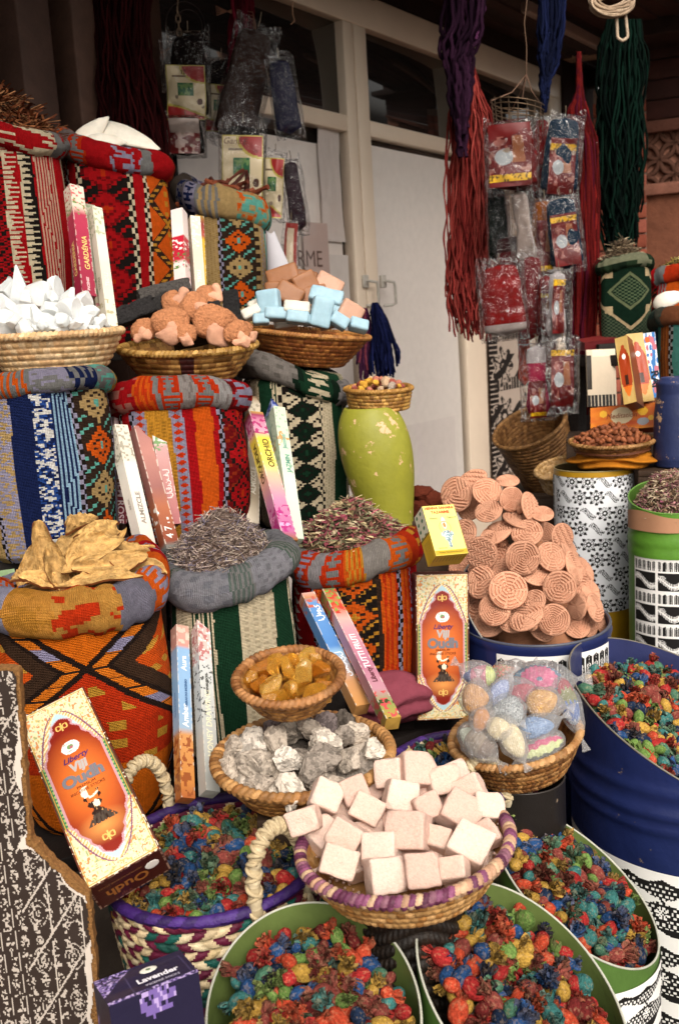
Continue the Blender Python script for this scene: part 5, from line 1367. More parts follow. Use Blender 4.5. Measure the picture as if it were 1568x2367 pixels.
# ------------------------------------------------------------------ knitted sponges in bags
def sponge_bag(px, py, d, rx, ry, ang, ax, ay, cols, label, seed, knot=None, mode='band', depth=.72):
    k = d / FPX; p = P(px, py, d)
    M = frame(p, nz(to_cam(p) + ax * RGT + ay * UPV), UPV) @ rotm((0, 0, 1), ang)
    t = thing('bagged_sponge', label, 'bath sponge', M=M, group='knitted bath sponges in plastic bags')
    a, b, c = rx * k, ry * k, min(rx, ry) * depth * k
    g = Geo(); ns = 17
    def fn(U, V):
        th = V * pi; ph = 2 * pi * U
        kn = .10 * np.abs(np.sin(ns * V * pi)) * (.5 + .5 * np.abs(np.sin(ph * ns * .7 + np.floor(ns * V) * 1.6)))
        r = .96 + kn
        pe = 1 + (.34 if seed % 3 == 0 else -.30 if seed % 3 == 1 else .05) * np.cos(th) + .10 * np.sin(3 * ph + seed) * np.sin(th)
        return st(a * r * np.cos(th), b * r * pe * np.sin(th) * np.cos(ph), c * r * pe * np.sin(th) * np.sin(ph))
    cl = [lin(q) for q in cols]
    def cf(U, V):
        out = np.empty(U.shape + (3,)); out[:] = cl[0]
        if mode == 'band':
            k_ = np.clip((V * len(cl)).astype(int), 0, len(cl) - 1)
        elif mode == 'long':
            k_ = np.mod((np.mod(U + .02 * np.sin(V * 40), 1) * len(cl) * 2).astype(int), len(cl))
        elif mode == 'ring':
            q = np.sqrt((np.cos(V * pi)) ** 2 + (np.sin(V * pi) * np.cos(2 * pi * U)) ** 2); k_ = np.where(q > .72, 0, np.where(q > .12, 1, 2)) % len(cl)
        else:
            n = _hash(np.floor(U * 60).astype(int), np.floor(V * 30).astype(int), (U * 0).astype(int), seed); k_ = (n * len(cl)).astype(int) % len(cl)
        for i in range(len(cl)): out[k_ == i] = cl[i]
        return out
    surf(g, fn, 120, 104, colfn=cf); g.obj('knitted_sponge', FELT, t)
    g = Geo(); kd = knot if knot is not None else 0.0; 
    R = np.array([a, b, c]) * 1.15 + .002
    kv = np.array([cos(kd), sin(kd), .1]); L = 1.38 * max(a * abs(cos(kd)), b * abs(sin(kd))) + .010
    # bag: skin that follows the sponge, gathers to a neck and flares past the knot
    xa = nz(kv); ya = nz(np.cross([0, 0, 1], xa)); za = np.cross(xa, ya)
    ext = lambda v_: np.sqrt(((np.array([xa, ya, za])[v_] * R) ** 2).sum())
    ea, eb, ec = ext(0), ext(1), ext(2)
    def fb(U, V):
        ph = 2 * pi * U; s = V
        ax_ = np.interp(s, [0, .08, .2, .4, .55, .68, .78, .83, .88, 1], [-1.02, -.97, -.8, -.25, .3, .8, 1.12, 1.28, 1.36, 1.75]) * ea
        w = np.interp(s, [0, .08, .2, .4, .55, .68, .78, .83, .88, 1], [.05, .35, .68, 1.0, .98, .72, .34, .10, .10, .34])
        cr = 1 + .40 * (fbm(st(np.cos(ph) * 2.2, np.sin(ph) * 2.2, s * 7 + seed), seed, 3) - .5) + .10 * np.sin(ph * 9 + s * 5) * np.clip((s - .5) * 2, 0, 1)
        return (xa * (ax_)[..., None] + ya * (eb * w * cr * np.cos(ph))[..., None] + za * (ec * w * cr * np.sin(ph))[..., None])
    surf(g, fb, 56, 44, col='ffffff'); g.obj('plastic_bag', MILKBAG, t)
    return t
for a in [
    (1098, 1616, 1.36, 30, 32, .2, -.2, .2, ('b98a52', 'a87844'), 'tan round knitted sponge in a bag, nearest the tall oudh carton', 1, 1.3, 'mix'),
    (1146, 1608, 1.37, 20, 40, -.55, 0, .2, ('7f8cb0', '98a2c0', '6a78a0'), 'lavender-blue long knitted sponge beside the tan round one', 2, 1.5, 'mix'),
    (1106, 1562, 1.43, 36, 24, .1, -.2, .4, ('b8c07c', 'b06a7c', '4a5c8c'), 'yellow, pink and navy sponge at the back by the oudh carton', 3, 2.6, 'band'),
    (1168, 1560, 1.45, 40, 26, .0, 0, .4, ('a8584c', '7f8a5a', 'b87a6a'), 'red and green mottled sponge at the back of the basket', 4, .4, 'mix'),
    (1243, 1578, 1.42, 58, 42, -.1, .1, .35, ('35607c', 'b84a78', '35607c'), 'large round sponge with a pink centre and a blue border', 5, .2, 'ring'),
    (1206, 1608, 1.38, 34, 28, -.3, 0, .3, ('8a1c34', '9c2a40'), 'dark red knitted sponge in front of the pink-centred one', 6, 2.4, 'mix'),
    (1252, 1624, 1.365, 36, 30, .5, .1, .3, ('b8893f', 'a87a38', 'c89a54'), 'golden tan gourd-shaped sponge in the middle of the basket', 7, -.7, 'mix'),
    (1312, 1625, 1.39, 22, 54, .12, .4, .2, ('8a2434', '6a6a3c', '3c5a94', '8f98a8'), 'tall sponge with red, olive and blue stripes next to the blue drum', 8, -1.5, 'long'),
    (1170, 1645, 1.355, 36, 34, .0, -.1, .3, ('8c9294', 'a2a6a6', '74797c'), 'grey knitted sponge in the middle front', 9, -.9, 'mix'),
    (1112, 1660, 1.345, 18, 28, -.1, -.2, .2, ('b57a3a', 'a86c30'), 'small orange-brown sponge low beside the tan round one', 10, -.6, 'mix'),
    (1152, 1682, 1.335, 30, 24, -.5, -.1, .3, ('cdbf9c', 'c2b28c'), 'cream sponge with its knot towards the middle', 11, .7, 'mix'),
    (1184, 1712, 1.325, 24, 36, .3, 0, .3, ('d0c4a4', 'c4b692'), 'cream sponge standing upright at the very front', 12, -1.4, 'mix'),
    (1238, 1682, 1.345, 40, 24, .2, .1, .3, ('6a86ac', '7c96b8', '5c789c'), 'blue-grey oval sponge under the golden tan one', 13, .2, 'mix'),
    (1250, 1728, 1.335, 52, 24, .42, .1, .3, ('7a7c78', 'b02a60', 'b8c088', '50544c'), 'grey sponge with magenta and yellow stripes low at the front', 14, 3.3, 'long'),
    (1100, 1712, 1.345, 44, 30, -.5, -.2, .3, ('6a5648', '7a6a58', 'a8b09c'), 'brown and pale green sponge over the rope handle side rim', 15, -.2, 'band')]:
    sponge_bag(*a)
# ------------------------------------------------------------------ printed cartons
def carton(name, label, cat, M, w, h, dp, front, side, top, bottom, letters=None, group=None, nf=(90, 200), ns=(30, 120)):
    """M: middle of the front face; x right, y up, z out of the face"""
    t = thing(name, label, cat, M=M, group=group)
    g = Geo()
    def asf(f): return f if callable(f) else (lambda U, V: np.broadcast_to(lin(f), U.shape + (3,)).copy())
    wob = lambda U, V: .0022 * np.minimum(1, 12 * np.minimum(np.minimum(U, 1 - U), np.minimum(V, 1 - V))) * (fbm(st(U * 3, V * 3, U * 0), int(w * 1e4), 2) - .5)
    surf(g, lambda U, V: st((U - .5) * w, (.5 - V) * h, wob(U, V)), *nf, colfn=asf(front), smooth=True, flip=True)
    surf(g, lambda U, V: st(U * 0 + w / 2, (.5 - V) * h, -U * dp), *ns, colfn=asf(side), smooth=False, flip=True)
    surf(g, lambda U, V: st(U * 0 - w / 2, (.5 - V) * h, -dp + U * dp), *ns, colfn=asf(side), smooth=False, flip=True)
    surf(g, lambda U, V: st((U - .5) * w, V * 0 + h / 2, -dp + V * dp), 40, 24, colfn=asf(top), smooth=False, flip=True)
    surf(g, lambda U, V: st((U - .5) * w, V * 0 - h / 2, -V * dp), 40, 24, colfn=asf(bottom), smooth=False, flip=True)
    surf(g, lambda U, V: st((.5 - U) * w, (.5 - V) * h, U * 0 - dp), 2, 2, colfn=asf(side), smooth=False, flip=True)
    g.obj('box', CARD, t)
    if letters:
        g = Geo()
        if letters.__code__.co_argcount > 1: g2 = Geo(); letters(g, g2); g2.obj('flap_lettering', INK, t)
        else: letters(g)
        g.obj('lettering', INK, t)
    return t
def ell(x, y, cx, cy, rx, ry): return ((x - cx) / rx) ** 2 + ((y - cy) / ry) ** 2

HV = [(.115, 0), (.125, .06), (.14, .12), (.16, .13), (.175, .12), (.19, .17), (.20, .21), (.215, .225), (.235, .225), (.25, .26), (.26, .30), (.275, .315), (.30, .33), (.315, .37), (.34, .385), (.68, .385), (.70, .37), (.715, .33), (.745, .32), (.76, .30), (.775, .26), (.79, .225), (.81, .22), (.825, .20), (.84, .15), (.86, .13), (.875, .12), (.89, .06), (.90, 0)]
HVv = [a for a, b in HV]; HVw = [b for a, b in HV]
def oudh_face(U, V):
    x = np.abs(U - .5); hw = np.interp(V, HVv, HVw, left=-1, right=-1)
    out = np.empty(U.shape + (3,)); out[:] = lin('dccba0')
    n = vn(np.stack([U * 36, V * 90], -1), 3); out[n > .62] = lin('b9c8b0'); out[n > .76] = lin('c8824a'); out[(n < .26)] = lin('c9a860'); out[n < .15] = lin('8f9f70')
    arch = np.where(V < .5, .46 * np.sqrt(np.clip((V - .07) / .29, 0, 1)) , .46 * np.sqrt(np.clip((.945 - V) / .27, 0, 1)))
    inside = (x < arch) & (V > .07) & (V < .945)
    ring = inside & (x > arch - .075)
    out[inside] = lin('a9c4cc'); out[ring] = lin('e6d6b2'); out[ring & (np.mod(V * 90 + U * 30, 2) < 1)] = lin('c49a58'); out[(np.abs(x - arch) < .012) & (V > .07) & (V < .945)] = lin('7a4a66')
    mid = (V > .34) & (V < .685)
    out[mid & (x > .375) & (x < .475)] = lin('2f6a46'); out[mid & (np.abs(x - .425) < .022) & (np.mod(V * 44, 1) < .55)] = lin('93a860')
    out[(hw > -.5) & (x < hw + .035)] = lin('b98a90')
    p = (x < hw)
    rr = np.clip(np.hypot((U - .5) / .55, (V - .50) / .30), 0, 1)[..., None]; rr2 = np.clip(np.hypot((U - .5) / .4, (V - .76) / .09), 0, 1)[..., None]
    cc = lin('d9702a') * (1 - rr ** 1.5) + lin('7c1c0c') * rr ** 1.5
    cc = cc * rr2 + lin('e09a50') * (1 - rr2) * .8 + cc * (1 - rr2) * .2
    out[p] = cc[p]
    out[ell(U, V, .5, .295, .13, .036) < 1] = lin('eeeae2'); out[ell(U, V, .5, .293, .05, .014) < 1] = lin('6f8f5a'); out[ell(U, V, .51, .296, .02, .008) < 1] = lin('a85a6a')
    # burning wood
    y = (V - .60) / .15; xx = U - .5
    w = (V > .565) & (V < .735) & p
    body = w & (np.abs(xx) < .06 + .10 * np.abs(y - .45) ** 1.0 + .02 * np.sin(V * 160))
    notch = (y < .12) & (np.abs(xx) < .075) 
    wn = vn(np.stack([U * 60 + V * 20, V * 60], -1), 8)
    body &= ~notch
    out[body] = (lin('2e1a10') * (.6 + wn[..., None]))[body]; out[body & (wn > .72)] = lin('b08a5a')
    base = p & (V > .685) & (V < .74) & (np.abs(xx - .02) < .21 - (.74 - V) * 2.2) & (wn > .35); out[base] = (lin('3a3028') * (.6 + 1.2 * wn[..., None]))[base]
    out[p & (ell(U, V, .53, .635, .05, .022) < 1) & (wn > .3)] = lin('dcd2b8')
    sm = p & (ell(U + .06 * np.sin(V * 30), V, .44, .565, .12, .035) < 1) & (vn(np.stack([U * 14, V * 40], -1), 4) > .4); out[sm] = lin('f0d8c0') 
    for cy, s in ((.165, 1), (.815, -1)):
        o1 = np.abs(np.hypot((np.abs(xx) - .045) / 1.0, (V - cy) * 2.7) - .035) < .009; o2 = (np.abs(xx) < .014 + .02 * ((V - cy) * s * 10) ** 2) & (np.abs(V - cy) < .024)
        out[(o1 | o2) & p] = lin('d9b060')
    e = np.minimum(np.minimum(U, 1 - U) * .09, np.minimum(V, 1 - V) * .25)
    out[(e < .0042) & (e > .0028)] = lin('c98b3c'); out[e < .0016] = lin('5a2a1c'); wn2 = vn(np.stack([U * 30, V * 80], -1), 12); out[(e < .0024) & (wn2 > .8)] = lin('d6c8b4')
    return out
def oudh_letters(w, h):
    def f(g, flap=None):
        Y = lambda v: (.5 - v) * h
        z = .0008
        text(g, 'Liberty', w * .125, '3a2060', trans(0, Y(.362), z) , shear=.35, bold=.0002)
        text(g, 'Viji', w * .19, 'a8a09c', trans(0, Y(.412), z), bold=.0009, shear=.1)
        text(g, 'Oudh', w * .25, '6e6c72', trans(0, Y(.477), z), bold=.0012)
        text(g, 'PREMIUM', w * .066, '4a2010', trans(0, Y(.523), z))
        text(g, 'INCENSE STICKS', w * .066, '4a2010', trans(0, Y(.546), z))
        text(g, 'SINCE 1947', w * .035, '4a5a4a', trans(0, Y(.274), z)); text(g, 'LIBERTY', w * .035, '4a5a4a', trans(0, Y(.317), z))
        g = flap   # end flap, upside down as it stands
        M = trans(0, -h / 2 - .0006, -.028) @ rotm((1, 0, 0), radians(90)) @ rotm((0, 0, 1), pi)
        text(g, 'Oudh', w * .25, '8a5426', M @ trans(w * .05, .004, 0), bold=.0006)
        text(g, 'Viji', w * .13, '6a3a30', M @ trans(w * .1, .021, 0)); text(g, 'PREMIUM INCENSE STICKS', w * .05, '8a5a38', M @ trans(w * .1, -.014, 0))
        v, f_ = ico(2); g.add(v * [w * .10, .0085, .0002] + [-w * .32, -.006, 0], f_, 'd8d0c8', M=M)
    return f
def maroon(U, V):
    o = np.empty(U.shape + (3,)); o[:] = lin('3a120e'); e = np.minimum(np.minimum(U, 1 - U), np.minimum(V, 1 - V)); n = vn(np.stack([U * 50, V * 50], -1), 2); o[(e < .03) & (n > .5)] = lin('8a6a5a'); return o
MB1 = face_pose([(47, 1664), (186, 1584), (376, 1963), (197, 2054)], .090, .262, 1.2)
carton('incense_carton', 'large orange and cream oudh carton leaning back beside the chipboard', 'incense carton', MB1, .090, .262, .056, oudh_face, maroon, maroon, maroon, oudh_letters(.090, .262), group='orange oudh cartons')
MB2 = face_pose([(957, 1327), (1083, 1325), (1082, 1660), (966, 1665)], .092, .25, 1.7)
carton('incense_carton', 'orange and cream oudh carton standing upright beneath the yellow henna box', 'incense carton', MB2, .092, .25, .05, oudh_face, maroon, maroon, maroon, oudh_letters(.092, .25), group='orange oudh cartons')

def henna_face(U, V):
    o = np.empty(U.shape + (3,)); o[:] = lin('e2d678'); o[V > .9] = lin('b8961c')
    x = U - .5
    m = (ell(U, V, .55, .58, .20, .07) < 1) | (ell(U, V, .55, .66, .12, .07) < 1) | ((np.abs(U - .55) < .05) & (V > .6) & (V < .85)); o[m] = lin('aebcbc')
    n = vn(np.stack([U * 40, V * 50], -1), 1); o[m & (n > .55)] = lin('6a8088')
    o[(ell(U, V, .53, .36, .07, .12) < 1)] = lin('b8c4bc'); o[(ell(U, V, .53, .40, .04, .05) < 1)] = lin('c87838')
    o[(np.abs(np.hypot((U - .53) / 1, (V - .45) * 1.4) - .17) < .012) & (V < .55)] = lin('c88a58')
    e = np.minimum(np.minimum(U, 1 - U), np.minimum(V, 1 - V)); o[e < .012] = lin('c8b850')
    return o
def henna_side(U, V):
    o = np.empty(U.shape + (3,)); o[:] = lin('c9a41c'); t = V < .5; o[t] = lin('cfcfb8')
    n = (np.hypot(np.mod(U * 2.4, 1) - .5, (np.mod(V * 7, 1) - .5)) < .25) & t; o[n] = lin('34684a'); o[(V > .62) & (np.mod(V * 40, 1) < .4) & (U > .2) & (U < .8)] = lin('8a7014'); o[np.abs(V - .52) < .015] = lin('2c2a18'); return o
def henna_bot(U, V):
    o = np.empty(U.shape + (3,)); o[:] = lin('b8920f'); o[(np.mod(U * 30, 1) < .3) & (V > .2) & (V < .6)] = lin('6a5408'); return o
MB3 = face_pose([(975, 1169), (1046, 1166), (1082, 1277), (1006, 1286)], .055, .088, 1.66)
def henna_letters(g):
    h = .088; z = .0008; Y = lambda v: (.5 - v) * h
    text(g, 'HENNA SAHARA', .0066, 'b8401c', trans(0, Y(.06), z), bold=.0002); text(g, 'TAZARINE', .0066, 'b8401c', trans(0, Y(.145), z), bold=.0002)
    text(g, 'Henna', .0050, '40664a', trans(-.014, Y(.26), z)); text(g, 'Natural', .0050, '40664a', trans(.017, Y(.26), z)); text(g, 'Moulins Tahanaoute Marrakech', .0032, '3a3818', trans(0, Y(.945), z))
    text(g, 'SINCE 1961', .003, '3a3818', trans(-.012, Y(.86), z))
carton('henna_box', 'yellow henna box with leaf-patterned side, propped on the upright oudh carton', 'henna box', MB3, .055, .088, .038, henna_face, henna_side, 'd8c860', henna_bot, henna_letters)

# lavender carton lying in the lower left
def lav_top(U, V):
    o = np.empty(U.shape + (3,)); o[:] = lin('231f38'); 
    n = vn(np.stack([U * 44, V * 26], -1), 6); pl = (U + V * .6 < .42) | ((V > .9)); m = pl & (n > .42); o[m] = lin('7a66a0'); o[pl & (n > .66)] = lin('b4a2cc'); o[pl & (n < .2)] = lin('4a4670')
    o[(np.abs(U - .62) < .33) & (np.abs(V - .55) < .37) & ((np.abs(np.abs(U - .62) - .32) < .006) | (np.abs(np.abs(V - .55) - .36) < .01))] = lin('3a3552')
    return o
def lav_front(U, V):
    o = np.empty(U.shape + (3,)); o[:] = lin('1f1b33'); n = vn(np.stack([U * 40, V * 34], -1), 9)
    pl = (ell(U, V, .52, .10, .2, .14) < 1) | (ell(U, V, .2, .62, .32, .35) < 1); o[pl & (n > .4)] = lin('6f5a98'); o[pl & (n > .62)] = lin('a994c4'); return o
ML = face_pose([(222, 2279), (408, 2185), (466, 2254), (246, 2316)], .092, .052, 1.03)
def lav_letters(g):
    z = .0008
    text(g, 'Lavender', .0115, 'e4e0e8', trans(.010, -.006, z) , bold=.0004); text(g, 'INCENSE STICKS', .0048, 'c8c2d4', trans(.012, -.0165, z))
    v, f = ico(2); g.add(v * [.0095, .0058, .0002] + [.006, .010, z], f, 'dcd8cc'); g.add(v * [.0035, .0026, .0003] + [.006, .0105, z], f, '5a7050')
carton('lavender_carton', 'dark purple lavender incense carton lying in front of the market basket', 'incense carton', ML, .092, .052, .12, lav_top, lav_front, '1f1b33', lav_front, lav_letters, nf=(120, 70))

# cartons at the far end
def orange_pack(U, V):
    o = np.empty(U.shape + (3,)); o[:] = lin('cf5a18'); n = fbm(np.stack([U * 5, V * 4], -1), 3, 3)[..., None]; o = lin('b83a10') * (1 - n) + lin('e08a20') * n
    for cx, cy, r in ((.2, .3, .07), (.8, .3, .09), (.92, .6, .05)): o[np.hypot((U - cx) * 2.4, V - cy) < r * 2] = lin('e8b030')
    o[ell(U, V, .48, .42, .17, .34) < 1] = lin('dcc8a0'); o[ell(U, V, .8, .72, .09, .15) < 1] = lin('9a9aa0'); return o
M = face_pose([(1362, 945), (1515, 928), (1515, 988), (1364, 996)], .145, .055, 2.3)
carton('incense_carton', 'orange meditation incense carton lying lengthwise below the two orange packs', 'incense carton', M, .145, .055, .06, orange_pack, 'a8380e', 'c85a18', 'a8380e', lambda g: text(g, 'Meditation', .0155, '8a3a1c', trans(-.003, .004, .0009), shear=.2), group='cartons at the far end', nf=(90, 40))
def small_oudh(U, V):
    o = np.empty(U.shape + (3,)); o[:] = lin('b89858'); hw = np.interp(V, HVv, HVw, left=-1, right=-1); p = np.abs(U - .5) < hw * 1.15; o[p] = lin('98360f'); o[p & (ell(U, V, .5, .3, .14, .04) < 1)] = lin('e4e0d8'); o[p & (np.abs(U - .5) < .12) & (V > .58) & (V < .72)] = lin('3a1c10'); o[p & (V > .74)] = lin('d06a20'); return o
M = face_pose([(1419, 783), (1447, 774), (1470, 928), (1440, 935)], .028, .155, 2.3)
carton('incense_carton', 'narrow orange and gold carton between the white card and the wider gold one', 'incense carton', M, .028, .155, .05, small_oudh, '6a3416', 'a8843c', '6a3416', group='cartons at the far end', nf=(30, 90))
M = face_pose([(1447, 772), (1482, 768), (1512, 925), (1472, 930)], .038, .155, 2.28)
carton('incense_carton', 'wider orange and gold carton standing beside the white RAJ carton', 'incense carton', M, .038, .155, .05, small_oudh, '8a4a1c', 'b8964a', '6a3416', group='cartons at the far end', nf=(40, 90))
def raj(U, V):
    o = np.empty(U.shape + (3,)); o[:] = lin('d8dce2'); n = vn(np.stack([U * 4, V * 9], -1), 2); b = (n > .58) | (np.abs(U - .85 + .4 * V) < .14); o[b] = lin('3a74b0'); o[(n < .25)] = lin('b86a78'); o[ell(U, V, .3, .1, .2, .05) < 1] = lin('c8602c'); return o
M = face_pose([(1484, 770), (1512, 768), (1527, 915), (1500, 922)], .030, .15, 2.22)
carton('incense_carton', 'white and blue carton lettered RAJ beside the blue jar', 'incense carton', M, .030, .15, .04, raj, 'a8b8cc', 'd8dce2', 'a8b8cc', lambda g: text(g, 'RAJ', .026, '1c2430', trans(.003, -.032, .0009) @ rotm((0, 0, 1), -pi / 2), bold=.0008), group='cartons at the far end', nf=(40, 90))
def brocard(U, V):
    o = np.empty(U.shape + (3,)); o[:] = lin('cdbca4'); o[(V > .8) & (np.mod(U * 8, 1) < .75)] = lin('17130f'); o[(U < .16) & (V > .1) & (V < .7)] = lin('2c2620'); o[(V < .12) & (U > .2)] = lin('e2d4ba'); return o
M = face_pose([(1353, 808), (1420, 806), (1424, 936), (1358, 940)], .075, .14, 2.36)
carton('stencil_card', 'cream card with a black stencil border standing behind the meditation carton', 'card', M, .075, .14, .006, brocard, 'b8a68c', 'c8b89c', 'b8a68c', group='cartons at the far end', nf=(50, 80))
def dkbox(U, V):
    o = np.empty(U.shape + (3,)); o[:] = lin('5a1a1c'); return o
M = face_pose([(1350, 792), (1424, 780), (1424, 800), (1350, 812)], .09, .022, 2.4)
carton('incense_carton', 'thin dark red carton laid flat on top of the cream card', 'incense carton', M, .09, .022, .05, dkbox, '5a1a1c', '6a2422', '4a1414', group='cartons at the far end', nf=(10, 6))
# green carton behind the board
def green_c(U, V):
    o = np.empty(U.shape + (3,)); o[:] = lin('2c4a20'); o[V < .12] = lin('4a6a2c'); o[(V > .2) & (V < .42) & (np.mod(U * 7, 1) < .5) & (vn(np.stack([U * 30, V * 40], -1), 1) > .4)] = lin('b8a030'); o[(V > .55)] = lin('203a18'); o[(V > .5) & (vn(np.stack([U * 20, V * 20], -1), 3) > .7)] = lin('7a9a4a'); return o
M = face_pose([(-40, 1312), (60, 1310), (18, 1540), (-40, 1540)], .07, .15, 1.5)
p_ = P(-20, 1430, 1.52); M = frame(p_, nz(to_cam(p_) + .3 * UPV))
carton('tea_carton', 'green carton with yellow writing half hidden behind the orange sack', 'carton', M, .09, .15, .05, green_c, '233c1a', '55742e', '1c3014', nf=(50, 80))

# ------------------------------------------------------------------ incense stick packs
def pack(top, bot, d1, d2, wpx, label, colfn, n=4, spin=.6, letters=(), cap=None, name='incense_pack'):
    a = P(*top, d1); b = P(*bot, d2); L = np.linalg.norm(a - b); w = wpx * (d1 + d2) / 2 / FPX
    y = nz(a - b); o = (a + b) / 2; z = to_cam(o); x = nz(np.cross(y, z)); z = np.cross(x, y)
    m = np.eye(4); m[:3, 0] = x; m[:3, 1] = y; m[:3, 2] = z; m[:3, 3] = o
    t = thing(name, label, 'incense pack', M=m, group='long incense stick packs leaning between the sacks')
    raw = colfn
    def colfn(U, V, k):
        o_ = raw(U, V, k).copy(); e_ = np.minimum(U, 1 - U); n_ = vn(st(U * 9 + k, V * 60, U * 0), int(top[0])); o_[(e_ < .09) & (n_ > .55)] = o_[(e_ < .09) & (n_ > .55)] * .5 + lin('d8cfc0') * .5
        return o_
    # circumradius so that the silhouette is w wide
    angs = np.array([spin + k * 2 * pi / n + pi / n for k in range(n)])
    R = w / (2 * np.abs(np.sin(angs)).max())
    ap = R * cos(pi / n)
    g = Geo()
    for k in range(n):
        a0 = spin + (k - .5) * 2 * pi / n; a1 = a0 + 2 * pi / n
        p0 = np.array([R * sin(a0), R * cos(a0)]); p1 = np.array([R * sin(a1), R * cos(a1)])
        surf(g, lambda U, V: st(p0[0] + (p1[0] - p0[0]) * U, (.5 - V) * L, p0[1] + (p1[1] - p0[1]) * U + .0003 * np.sin(V * 30)), 14, 120, colfn=lambda U, V: colfn(U, V, k), smooth=False, flip=True)
    for s in (1, -1):
        q = np.array([[R * sin(spin + (k - .5) * 2 * pi / n), s * L / 2, R * cos(spin + (k - .5) * 2 * pi / n)] for k in range(n)] + [[0, s * (L / 2 + .001), 0]])
        fc = colfn(np.array([[.5]]), np.array([[.0 if s > 0 else 1.0]]), 0)[0, 0]
        g.add(q, [[k, (k + 1) % n, n] if s > 0 else [(k + 1) % n, k, n] for k in range(n)], fc, smooth=False)
    g.obj('box', CARD, t)
    if letters:
        g = Geo(); fw = 2 * R * sin(pi / n)
        for (s, v, size, col, k, off) in letters:
            Mf = rotm((0, 1, 0), spin + k * 2 * pi / n) @ trans(off * fw, (.5 - v) * L, ap + .0007) @ rotm((0, 0, 1), pi / 2 if size > 0 else -pi / 2)
            text(g, s, abs(size) * fw, col, Mf, bold=.0003)
        g.obj('lettering', INK, t)
    return t
def bandc(stops, art=(), nseed=0, facetint=(1, .93, .97, 1, 1, 1)):
    """colour by place along the pack, with printed blotches; stops: (v, colour)"""
    vs = [a for a, b in stops]; cs = np.array([lin(b) for a, b in stops])
    def f(U, V, k):
        out = np.stack([np.interp(V, vs, cs[:, i]) for i in range(3)], -1)
        for (v0, v1, sc, th, colr) in art:
            m = (V > v0) & (V < v1) & (fbm(np.stack([U * sc * .12 + k * 1.3, V * sc * 1.5], -1), nseed, 2) > th); out[m] = lin(colr)
        return out
    return f
CRM, WHT = 'd8cfbc', 'e2dcd2'
pack((170, 437), (200, 690), 1.86, 1.80, 46, 'deep pink gardenia incense pack with white blossom top, by the red zigzag sack',
     bandc([(0, 'd8c8b8'), (.20, 'd4c2b0'), (.27, 'a8304a'), (.6, '9a2440'), (1, '8a2038')], [(0, .25, 40, .62, 'c05a5a'), (.12, .3, 40, .66, '6a8a4a')]), 4, .5, [('GARDÉNIA', .62, .52, 'd8b870', 0, .1), ('GARDENIA', .66, .52, 'd8b870', -1, 0), ('INCENSE', .9, .25, 'd8b0b0', 0, 0)])
pack((205, 478), (232, 740), 1.90, 1.84, 30, 'grey-green floral incense pack standing behind the gardenia one', bandc([(0, '9a8f7c'), (.2, 'c8c4b0'), (.5, 'a8b09c'), (1, 'b8a890')], [(0, 1, 30, .6, '7a8a6c'), (.8, 1, 30, .6, 'a86a6a')]), 4, .4, [('JAZMIN', .6, .5, '6a7a5c', 0, 0)])
pack((220, 485), (256, 760), 1.88, 1.80, 34, 'cream floral incense pack leaning on the red and orange sack', bandc([(0, 'd6d0bc'), (.3, 'dcd6c4'), (.6, 'cfc8b4'), (1, 'd8d2c0')], [(0, .25, 30, .6, 'a8ac8c'), (.78, 1, 30, .62, 'a8a07c')]), 4, .5, [('TEOLI', .62, .55, 'e8dccb', 0, 0), ('TEOLI', .64, .5, '9a9078', -1, 0)])
pack((414, 490), (425, 700), 1.98, 1.92, 38, 'white incense pack with a red rose band, between the red and blue sacks', bandc([(0, 'd8c8c4'), (.30, 'e0cfca'), (.31, 'b01830'), (.56, 'a81a30'), (.60, 'dcc8c2'), (1, 'd8b8b8')], [(.33, .46, 24, .60, 'e8d8d0'), (.46, .66, 36, .62, '5a7a40'), (.55, .9, 20, .66, 'b85a60')]), 4, -.4)
pack((448, 505), (462, 700), 2.0, 1.95, 30, 'pale grey-green incense pack next to the red rose banded one', bandc([(0, 'c8c4b0'), (.4, 'bdb8a4'), (1, 'c8b8a4')], [(0, .4, 30, .6, 'e0dac8')]), 4, .3, [('TEOLI', .72, .5, 'e8e0d0', 0, 0)])
pack((458, 503), (466, 690), 2.06, 2.0, 26, 'yellow incense pack with a dark red top against the blue sack', bandc([(0, '8a6a20'), (.1, '7a2420'), (.25, 'a04030'), (.3, 'c8a020'), (1, 'c09a24')], []), 4, .4, [('ORQUIDEA', .62, .55, '5a4210', 0, 0)])
pack((275, 922), (272, 1210), 1.78, 1.76, 42, 'white and maroon rose incense pack standing upright behind the marbled one', bandc([(0, 'd0b4b4'), (.25, 'd8bcbc'), (.32, 'c08088'), (.36, '8a1c34'), (.7, '6a1a28'), (1, '7a2030')], []), 4, .35, [('HEM ROSE', .82, -.7, 'dcc8c8', 0, 0)])
pack((272, 988), (345, 1300), 1.70, 1.64, 48, 'white marbled musk incense pack, foremost beside the blue sack', bandc([(0, 'd4ccbc'), (.25, 'cfc6b4'), (.3, 'd8d2c8'), (.7, 'd4ccc2'), (1, 'bdb6aa')], [(0, .28, 40, .58, '9a9484'), (.85, 1, 40, .6, '8a847a')]), 4, .6, [('ALMIZCLE', .62, .5, '8a8278', 0, 0), ('MUSK', .58, .3, 'a8a098', -1, .1)])
pack((320, 992), (405, 1310), 1.73, 1.64, 46, 'brown and mauve incense pack with a dark grey foot', bandc([(0, '9a6a64'), (.2, 'a8746a'), (.45, '8a5a54'), (.6, '9a5a3c'), (.84, '7c3a24'), (.87, '6a6660'), (.95, '5a5854'), (1, '4a2018')], [(.6, .72, 26, .68, 'd8d0c8')]), 4, .45, [('4 7', .78, .7, 'd8d0c8', 0, 0)])
